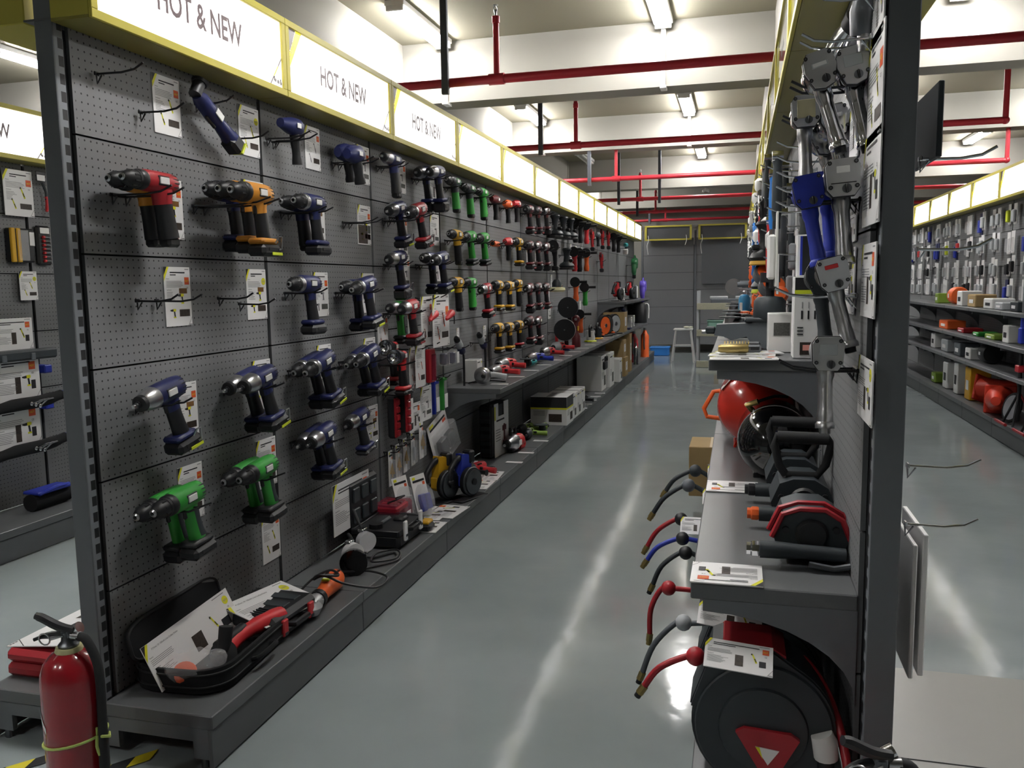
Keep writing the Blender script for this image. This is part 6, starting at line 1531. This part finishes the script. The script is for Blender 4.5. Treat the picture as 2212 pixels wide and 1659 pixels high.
# ================================================================== extinguishers, floor tape, red case
def extinguisher(label,x,y,s=1.0,rz=0,strap=True):
    t=thing('fire_extinguisher',label,'fire extinguisher',(x,y,0),rz); r=.078
    b=MB(); b.lathe([(r*.96,0),(r,.012),(r,.40),(r*.97,.425),(r*.85,.452),(r*.62,.474),(r*.36,.486),(r*.3,.49)],(0,0,0),(0,0,1),REDPAINT,36); b.build('cylinder',t)
    b=MB(); b.lathe([(r*.44,.476),(r*.46,.484),(r*.42,.494),(r*.36,.494)],(0,0,0),(0,0,1),mat('cream_collar',c8('#c5c193'),.5),24); b.build('collar',t)
    b=MB(); b.lathe([(.026,.492),(.027,.5),(.018,.51),(.016,.535)],(0,0,0),(0,0,1),STEEL,16); b.box((0,0,.53),(.03,.026,.03),STEEL,.004); b.cyl((.015,0,.525),(.04,0,.525),.012,SILV,n=12); b.cyl((.01,.01,.535),(.03,.012,.545),.016,CHROME,n=14); b.build('valve',t)
    b=MB(); b.tube([(.02,0,.54),(-.02,-.01,.552),(-.06,-.02,.575),(-.078,-.024,.582)],[.012,.0125,.012,.01],BLACK,8,sub=3); b.build('lever',t)
    b=MB(); b.tube([(.0,0,.525),(-.04,-.012,.53),(-.085,-.03,.515)],[.008,.007,.005],BLACK,8,sub=3); b.build('lower_lever',t)
    b=MB(); b.tube([(-.05+.018*math.cos(a),-.03,.52+.016*math.sin(a)) for a in [k*PI/6 for k in range(13)]],.0022,SILV,6); b.tube([(-.03,-.03,.52),(.0,-.018,.528)],.002,SILV,6); b.build('safety_pin',t)
    b=MB(); b.tube([(.035,0,.525),(.06,0,.515),(.088,.0,.46),(.094,.0,.4),(.092,.0,.3),(.098,-.01,.15),(.1,-.01,.02)],[.012,.0125,.0125,.0125,.0125,.014,.015],RUB,12,sub=5); b.build('hose',t)
    b=MB(); b.cyl((.0985,-.01,.115),(.0985,-.01,.135),.0165,LGREY,n=14); b.build('hose_ring',t)
    if strap:
        TW=mat('pale_green_tie',c8('#b3c46a'),.6)
        b=MB(); b.tube([( (r+.002)*math.cos(a)*1.0,(r+.002)*math.sin(a),.235+.012*math.cos(a+.2)) for a in [k*2*PI/28 for k in range(29)]],.004,TW,6)
        b.tube([(r,-.0,.25),(.1,-.014,.252),(.116,-.004,.25),(.1,.012,.25)],.0045,TW,6); b.tube([(.082,-.012,.25),(.086,-.02,.225),(.092,-.018,.2)],.0045,TW,6,sub=2); b.tube([(.08,-.01,.25),(.084,-.014,.275)],.003,TW,6); b.build('tie_strap',t)
    b=MB()
    for k in range(7):
        a=math.radians(-150+6*k); z=.33-.008*k; a2=math.radians(-144+6*k)
        b.quad([((r+.0012)*math.cos(a),(r+.0012)*math.sin(a),z),((r+.0012)*math.cos(a2),(r+.0012)*math.sin(a2),z-.008),((r+.0012)*math.cos(a2),(r+.0012)*math.sin(a2),z+.008),((r+.0012)*math.cos(a),(r+.0012)*math.sin(a),z+.016)],PAPER)
    b.build('paper_strip',t)
    return t
extinguisher('red fire extinguisher with green tie strap standing before the left upright',-1.752,1.80)
extinguisher('red fire extinguisher standing before the right upright, top only in view',.278,1.655,strap=False,rz=math.radians(10))
def tape(name,label,pts,n):
    b=MB(); A,Bp=Vector(pts[0]),Vector(pts[1]); d=(Bp-A); L=d.length; d.normalize(); nrm=Vector((-d.y,d.x)); w=.024
    for k in range(n):
        a=A+d*L*k/n; c=A+d*L*(k+1)/n; sk=d*.02
        f=lambda p,s: (p.x+nrm.x*s*w+(sk.x*s),p.y+nrm.y*s*w+(sk.y*s),.003)
        b.quad([f(a,-1),f(c,-1),f(c,1),f(a,1)],YT if k%2==0 else SLOT)
    tag(b.build(name),label,'floor tape')
YT=mat('tape_yellow',c8('#d3c42c'),.5)
tape('floor_tape','yellow and black floor tape left of the extinguisher',((-2.0,2.09),(-2.4,1.6)),8)
tape('floor_tape','yellow and black floor tape end in front of the near base foot',((-1.755,2.105),(-2.05,1.72)),7)
# red long case and white card on the rear deck
t=thing('red_case','long red plastic case lying on the rear deck at far left','tool case',(-2.17,2.42,.178)); b=MB(); b.box((0,0,.024),(.36,.56,.046),RED,.014); b.build('case_base',t); b=MB(); b.box((0,0,.072),(.36,.56,.046),RED,.016); b.build('lid',t)
o=spec_card(.56,.34,1,1200,None,None); o['label']='white card with red case picture lying on the long red case'
o.matrix_world=Matrix.Translation((-2.02,2.72,.31))@Matrix.Rotation(-PI/2,4,'Z')@Matrix.Rotation(math.radians(-84),4,'X')
b=MB(); b.prism([(.12,-.08),(.18,-.04),(.36,-.04),(.4,-.1),(.36,-.16),(.16,-.16)],'y',-.003,-.001,RED); b.build('case_picture',o)
# bolt cutters hanging on the rear board by the near upright
for i,(z,h) in enumerate(((1.02,.62),(.33,.62))):
    t=thing('bolt_cutter','red and black long handled cutter hanging behind the left upright, %s'%('upper' if i==0 else 'lower'),'hand tool',(FX-.20,2.36,z))
    b=MB(); b.cyl((0,0,.16),(.0,0,h),.017,RED,n=12,r1=.014); b.build('red_arm',t); b=MB(); b.lathe([(.02,0),(.027,.02),(.024,.2),(.021,.22)],(0,0,0),(0,0,1),RUB,12); b.build('grip',t)
    hook('black hook on the rear board holding the %s long handled cutter'%('upper' if i==0 else 'lower'),(FX-.1,2.36,z+h-.02),RZ,.12,(0,))
# ================================================================== far left wall goods
LX=XL2
for lab,a,st,bd in (('curling white card at the top of the far left wall',(4.043,2.174,4.255,1.904),1,'HOT'),('small white card below the yellow case on the far left wall',(4.102,1.579,4.232,1.407),1,'NEW'),
 ('white card with red case picture at the left edge',(3.752,1.308,4.027,1.128),1,'HOT'),('white card with wrench photos, upper of two at far left',(3.729,1.086,4.051,0.828),3,'HOT'),('white card with wrench photos, lower of two at far left',(3.702,0.818,4.029,0.546),3,'HOT'),
 ('white card edge between deck goods at far left',(3.476,0.281,3.679,0.152),1,'HOT')):
    y0,z0,y1,z1=a; wallcard(lab,LZ,LX+(.03 if 'photos' not in lab and 'case picture' not in lab else .17),y0,z0,y1,z1,st,bd)
for i,(px) in enumerate(((4.295,2.183),(4.384,2.177))):
    t=thing('pliers_pack','pair of red handled pliers on a black card, %s of two at far left'%('left' if i==0 else 'right'),'hand tool',(LX+.06,px[0],px[1]),LZ)
    b=MB(); b.box((0,0,-.03),(.07,.006,.06),BLACK,.003); b.box((.0,-.004,-.04),(.06,.002,.035),PAPER); b.build('header_card',t)
    b=MB(); b.tube([(.0,-.01,-.07),(.02,-.012,-.12),(.02,-.012,-.17)],.008,DGREY,8,sub=3); b.build('jaw',t); b=MB(); b.tube([(.02,-.012,-.15),(.025,-.012,-.21),(.015,-.012,-.24)],[.009,.012,.008],REDB,8,sub=3); b.build('red_grip',t)
y_,z_=(4.132,1.732); t=thing('yellow_bit_set','yellow and black boxed set hanging on the far left wall','tool set',(LX+.028,y_,z_),LZ); b=MB(); b.box((0,0,0),(.17,.05,.2),BLACK,.008); b.build('case_shell',t); b=MB()
for k in range(2): b.box((-.07+.04*k,-.022,0),(.03,.02,.2),YEL,.004)
b.build('yellow_bars',t); b=MB(); b.box((.0,-.03,0),(.08,.006,.18),CLEAR,.003); b.build('window',t); b=MB(); b.box((.065,-.028,.04),(.035,.003,.08),PAPER); b.build('label_strip',t)
y_,z_=(4.318,1.739); t=thing('socket_rail','black rail with a column of red sockets at far left','tool set',(LX+.018,y_,z_),LZ); b=MB(); b.box((0,0,0),(.11,.03,.24),BLACK,.012); b.build('rail',t)
for k in range(7): b=MB(); b.cyl((-.02,-.02,.05-k*.024),(-.005,-.02,.05-k*.024),.009,REDB,n=10); b.cyl((-.005,-.02,.05-k*.024),(.03,-.02,.05-k*.024),.008,STEEL,n=10); b.build('socket',t)
b=MB(); b.box((.0,-.018,.09),(.07,.003,.035),PAPER); b.build('label_strip',t)
y_,z_=(3.9,1.095); t=thing('rail_case','long dark grey case hanging across the far left wall','case',(LX+.2,y_+.0,z_),LZ); b=MB(); b.box((0,0,0),(.5,.06,.06),DGREY,.012); b.box((.06,-.032,-.01),(.03,.01,.04),MGREY,.003); b.box((-.14,-.032,-.01),(.03,.01,.04),MGREY,.003); b.build('case_shell',t)
for i,(px,lab) in enumerate(((( 3.904,0.816),'upper'),((3.911,0.554),'lower'))):
    t=thing('wrench_roll','black rolled pouch with chrome wrenches across the far left wall, %s'%lab,'tool roll',(LX+.21,px[0],px[1]),LZ); b=MB(); b.tube([(-.3,0,-.02),(-.1,0,0),(.1,0,.0),(.26,0,.02)],[.03,.036,.036,.03],FAB,12,sub=3); b.build('pouch',t)
    for k in range(3): b=MB(); b.tube([(-.0+.03*k,-.036,.0-.01*k),(.05+.03*k,-.04,.01),(.1+.03*k,-.036,.012)],.006,CHROME,6); b.lathe([(.006,0),(.012,.003),(.006,.006)],(-.0+.03*k,-.036,-.01*k),(0,-1,0),CHROME,10); b.build('wrench',t)
    b=MB(); b.box((.27,0,.02),(.02,.05,.05),BLUE,.006); b.build('blue_edge',t)
for i,(px) in enumerate(((4.217,0.985),(4.209,0.764))):
    tag(MB().box((0,0,0),(.1,.06,.05),BLUE,.006).build('blue_case',loc=(LX+.034,px[0],px[1])),'blue case seen beside the left upright, %s of two'%('upper' if i==0 else 'lower'),'case')
t=thing('blue_roll','blue and black cloth roll on the far left base deck','tool roll',(-3.963,4.03,.178),LZ); t.location.x=-3.98
b=MB(); b.tube([(-.14,0,.05),(.14,0,.05)],.05,FAB,14); b.build('roll',t); b=MB(); b.box((0,-.0,.105),(.26,.12,.02),BLUE,.006); b.tube([(-.12,-.05,.1),(.0,-.06,.12),(.12,-.04,.11)],.012,BLUE,8,sub=3); b.build('blue_flap',t)
for k in range(6):
    t=thing('blue_screwdriver','blue handled tool in the box on the far left deck, %s from the left'%ordn[k],'hand tool',(-3.98,2.95+.045*k,.26)); b=MB(); b.lathe([(.012,-.05),(.016,0),(.014,.05)],(0,0,0),(1,.1,.25),BLUE,10); b.build('handle',t)
tag(MB().box((0,0,.035),(.16,.5,.07),DGREY,.004).build('display_tray',loc=(-3.98,3.05,.178)),'dark tray under the blue handled tools at far left','tray')
# ================================================================== accessories wall goods (far right)
AXX=XR2
PK={'pw':m_pack(.1,.2,PAPER,LGREY),'pc':m_pack(.11,.22,PAPER,CLEAR),'pb':m_pack(.1,.18,PAPER,BLACK),'pn':m_pack(.09,.24,NAVY,BLUE),'pr':m_pack(.1,.16,PAPER,REDB),'po':m_pack(.11,.12,PAPER,ORANGE),'pl':m_pack(.08,.2,PAPER,LIME)}
PN={'pw':'white and grey pack','pc':'white card with clear pouch','pb':'white card with black item','pn':'navy pack','pr':'white card with red item','po':'white card with orange item','pl':'white card with lime item'}
rq=random.Random(11); keys=list(PK)
for ri,(z,rn) in enumerate(((2.16,'top'),(1.9,'second'),(1.64,'third'),(1.42,'fourth'))):
    n=34
    for i in range(n):
        k=keys[min(6,int(abs(rq.gauss(0,2.0))))]
        y=6.3+i*.27+rq.random()*.06; near=i
        if z==1.42 and y<7.5: continue
        use(('pk',k),PK[k],'%s in the %s row of the accessories wall, %s from right'%(PN[k],rn,'%d%s'%(i+1,{1:'st',2:'nd',3:'rd'}.get((i+1)%10 if not 10<i+1<20 else 0,'th'))),(AXX-.012-.03*(i%2),y,z+.03*rq.random()),RZ,'packs hanging in the %s row of the accessories wall'%rn)
# telescopic poles at the right edge
for i,(y,x,c1,c2,z0,z1,lab) in enumerate(((7.95,2.33,SILV,BLUE,1.02,2.1,'silver telescopic pole lamp with blue clamps'),(7.55,2.36,BLACK,GREEN,1.05,2.15,'black pole with green sleeves, left one'),(7.3,2.38,BLACK,LIME,.95,2.2,'black pole with lime sleeves, right one'),(7.15,2.36,LGREY,GREEN,1.0,2.0,'light grey pole at the right edge'))):
    t=thing('telescopic_pole',lab+' hanging on the accessories wall','pole',(x,y,z0)); h=z1-z0
    b=MB(); b.cyl((0,0,0),(0,0,h),.022,c1,n=14); b.build('pole',t)
    for f in (.0,.45,.88): b=MB(); b.cyl((0,0,h*f),(0,0,h*f+.12),.028,c2 if f!=.45 else BLACK,n=14); b.build('sleeve',t)
    if i==0: b=MB(); b.box((0,0,h+.04),(.07,.07,.12),BLACK,.01); b.box((0,0,-.06),(.07,.07,.14),BLUE,.01); b.build('clamp',t)
    b=MB(); b.box((.03,-.03,.06),(.05,.002,.08),PAPER); b.build('price_tag',t)
SHZ={1.15:'top',.86:'middle',.6:'bottom'}
items=[('top',1.15,8.3,'bx',DGREY,.2,.09,'black binocular-like tool'),('top',1.15,8.75,'bx',LGREY,.24,.07,'silver lamp'),('top',1.15,9.1,'bx',WHITE,.3,.1,'white box with orange band'),('top',1.15,9.7,'bx',CARD,.3,.13,'brown open carton'),('top',1.15,10.2,'bx',WHITE,.2,.16,'white box'),('top',1.15,10.7,'cy',ORANGE,.1,.16,'amber coiled item'),('top',1.15,11.3,'bx',OLIVE,.16,.12,'olive green bottle'),
('middle',.86,8.5,'bx',WHITE,.16,.16,'white bag'),('middle',.86,9.0,'bx',OLIVE,.3,.05,'green flat tool'),('middle',.86,9.5,'bx',GREEN,.2,.04,'bright green tool'),('middle',.86,10.1,'bx',RED,.25,.05,'red tool'),('middle',.86,10.9,'bx',ORANGE,.4,.1,'orange case'),
('bottom',.6,9.3,'cy',BLACK,.1,.1,'rolled black mat'),('bottom',.6,9.75,'bx',WHITE,.2,.12,'white box'),('bottom',.6,10.2,'bx',MGREY,.26,.14,'grey hood'),('bottom',.6,10.8,'bx',LGREY,.3,.14,'pale box with yellow item'),('bottom',.6,11.4,'bx',WHITE,.2,.18,'tall white box'),
('deck',.18,9.7,'bx',YEL,.2,.34,'tall yellow box'),('deck',.18,10.2,'bx',WHITE,.16,.34,'tall white box with black print'),('deck',.18,10.7,'bx',WHITE,.2,.3,'white box with tool picture'),('deck',.18,11.3,'bx',OLIVE,.2,.12,'olive tool')]
for rn,z,y,kd,c,w_,h_,nm in items:
    t=thing('shelf_item' if 0 else nm.split(' with')[0].replace('-','_').replace(' ','_'),'%s on the %s of the accessories wall'%(nm,'base deck' if rn=='deck' else rn+' shelf'),'goods',(AXX-.2,y,z+.001))
    b=MB()
    if kd=='bx': b.box((0,0,h_/2),(.2,w_,h_),c,.008)
    else: b.lathe([(w_*.9,-.1),(w_,-.08),(w_,.08),(w_*.9,.1)],(0,0,w_),(0,1,0),c,22)
    b.build('body',t); b=MB(); b.box((-.101,0,h_*.45) if kd=='bx' else (-w_,0,w_),(.004,w_*.5,h_*.3),PAPER if c not in(WHITE,) else PRK,.001); b.build('label_patch',t)
def cone(label,loc,rot):
    t=thing('traffic_cone',label,'traffic cone',loc,rot=rot); OC=mat('cone_orange',c8('#d8402a'),.4)
    b=MB(); b.box((0,0,.012),(.27,.27,.024),OC,.01); b.build('cone_base',t)
    b=MB(); b.lathe([(.13,.02),(.12,.06),(.05,.42),(.04,.45)],(0,0,0),(0,0,1),OC,26); b.build('cone_body',t)
    b=MB(); b.lathe([(.098,.17),(.078,.26)],(0,0,0),(0,0,1),PAPER,26,caps=False); b.build('reflective_band',t)
    return t
cone('orange traffic cone lying on the far right base deck, left one',(2.44,9.5,.31),(math.radians(80),math.radians(20),math.radians(30)))
cone('orange traffic cone lying on the far right base deck, showing its open base',(2.40,8.75,.31),(math.radians(85),0,math.radians(-20)))
for i,y in enumerate((7.45,7.95)):
    t=thing('work_stand','red and black folding work stand on the far right deck, %s of two'%('right' if i==0 else 'left'),'stand',(2.32,y,.18))
    b=MB(); b.cyl((0,0,.05),(0,0,.85-.2*i),.016,BLACK,n=10); b.build('pole',t)
    for a in (0,2.1,4.2): b=MB(); b.tube([(0,0,.3),(.15*math.cos(a),.15*math.sin(a),.02)],.01,RED if a==0 else BLACK,8); b.build('leg',t)
    b=MB(); b.box((0,0,.6-.1*i),(.06,.1,.06),RED,.006); b.build('red_clamp',t)
    b=MB(); b.tube([(-.12,-.1,.03),(-.12,.18,.03)],.014,RED,8); b.build('red_foot',t)
t=thing('round_mirror','black framed round mirror leaning on the far right deck','mirror',(2.33,8.12,.2)); b=MB(); b.lathe([(.1,0),(.105,.01),(.1,.02)],(0,0,.12),(-1,-.5,.3),BLACK,26,sb=1.3); b.build('frame',t); b=MB(); b.lathe([(.085,.021),(.085,.022)],(0,0,.12),(-1,-.5,.3),CHROME,26,sb=1.3); b.build('mirror_glass',t)
# ================================================================== far end of the aisle
t=thing('step_stool','white step stool standing at the far end of the aisle','stool',(-.96,15.6,0))
b=MB(); b.box((0,0,.6),(.34,.3,.03),WHITE,.006); b.build('seat',t)
for sx in (-1,1):
    for sy in (-1,1): b=MB(); b.tube([(sx*.13,sy*.12,.59),(sx*.2,sy*.19,.0)],.014,WHITE,8); b.build('leg',t)
for sy in (-1,1): b=MB(); b.tube([(-.165,sy*.155,.3),(.165,sy*.155,.3)],.012,WHITE,8); b.build('rung',t)
b=MB(); b.box((0,-.16,.3),(.3,.06,.02),LGREY,.003); b.build('step',t)
t=thing('cloth_gloves','pale crumpled cloth lying on the step stool','cloth',(-.9,15.6,.617)); b=MB(); b.sph((0,0,.02),.06,mat('pale_cloth',c8('#c9cbb8'),.9),12,.35); b.sph((.07,.03,.018),.045,MT['pale_cloth'],12,.4); b.build('folds',t)
t=thing('blue_crate','blue plastic crate on the floor at the far wall','crate',(-1.5,17.0,0)); b=MB(); b.box((0,0,.08),(.36,.3,.16),SKY,.012); b.build('crate_body',t); b=MB(); b.box((0,0,.16),(.39,.33,.03),SKY,.006); b.build('rim',t)
CHK=mat('checker_plate',c8('#cfcdb4'),.35,.4,noise=.5,nscale=120)
t=thing('workbench','workbench with bright checker plate shelves at the far end','workbench',(-.1,14.9,0))
for z in (.05,.6,1.05): b=MB(); b.box((0,0,z),(1.15,.6,.02),DGREY,.003); b.box((0,-.31,z-.01 if z>.1 else .06),(1.15,.02,.11),CHK,.003); b.build('plate_shelf',t)
for sx in (-1,1):
    for sy in (-1,1): b=MB(); b.box((sx*.56,sy*.28,.65),(.04,.04,1.3 if sy<0 else 1.3),LGREY,.004); b.build('leg',t)
t=thing('bench_grinder','grey machine on the top plate of the workbench','machine',(-.1,14.85,1.061)); b=MB(); b.box((-.22,0,.12),(.3,.14,.05),LGREY,.01); b.box((.2,0,.12),(.3,.14,.05),LGREY,.01); b.box((0,0,.05),(.7,.18,.1),MGREY,.01); b.build('base',t)
b=MB(); b.cyl((.02,-.02,.3),(.02,.04,.3),.14,SILV,n=26); b.build('wheel',t); b=MB(); b.cyl((.08,.02,.34),(.3,.02,.34),.06,MGREY,n=18); b.build('motor',t)
t=thing('green_bin','pale green bin on the middle shelf of the workbench','bin',(-.25,14.8,.611)); b=MB(); b.box((0,0,.09),(.5,.34,.18),mat('pale_green',c8('#7fa898'),.5),.02); b.build('bin_body',t); b=MB(); b.box((0,0,.18),(.52,.36,.02),MT['pale_green'],.006); b.build('rim',t)
BX('brn','brown carton on the lowest shelf of the workbench',(-.2,14.85,.061),0,1.2)
"""end of scene"""
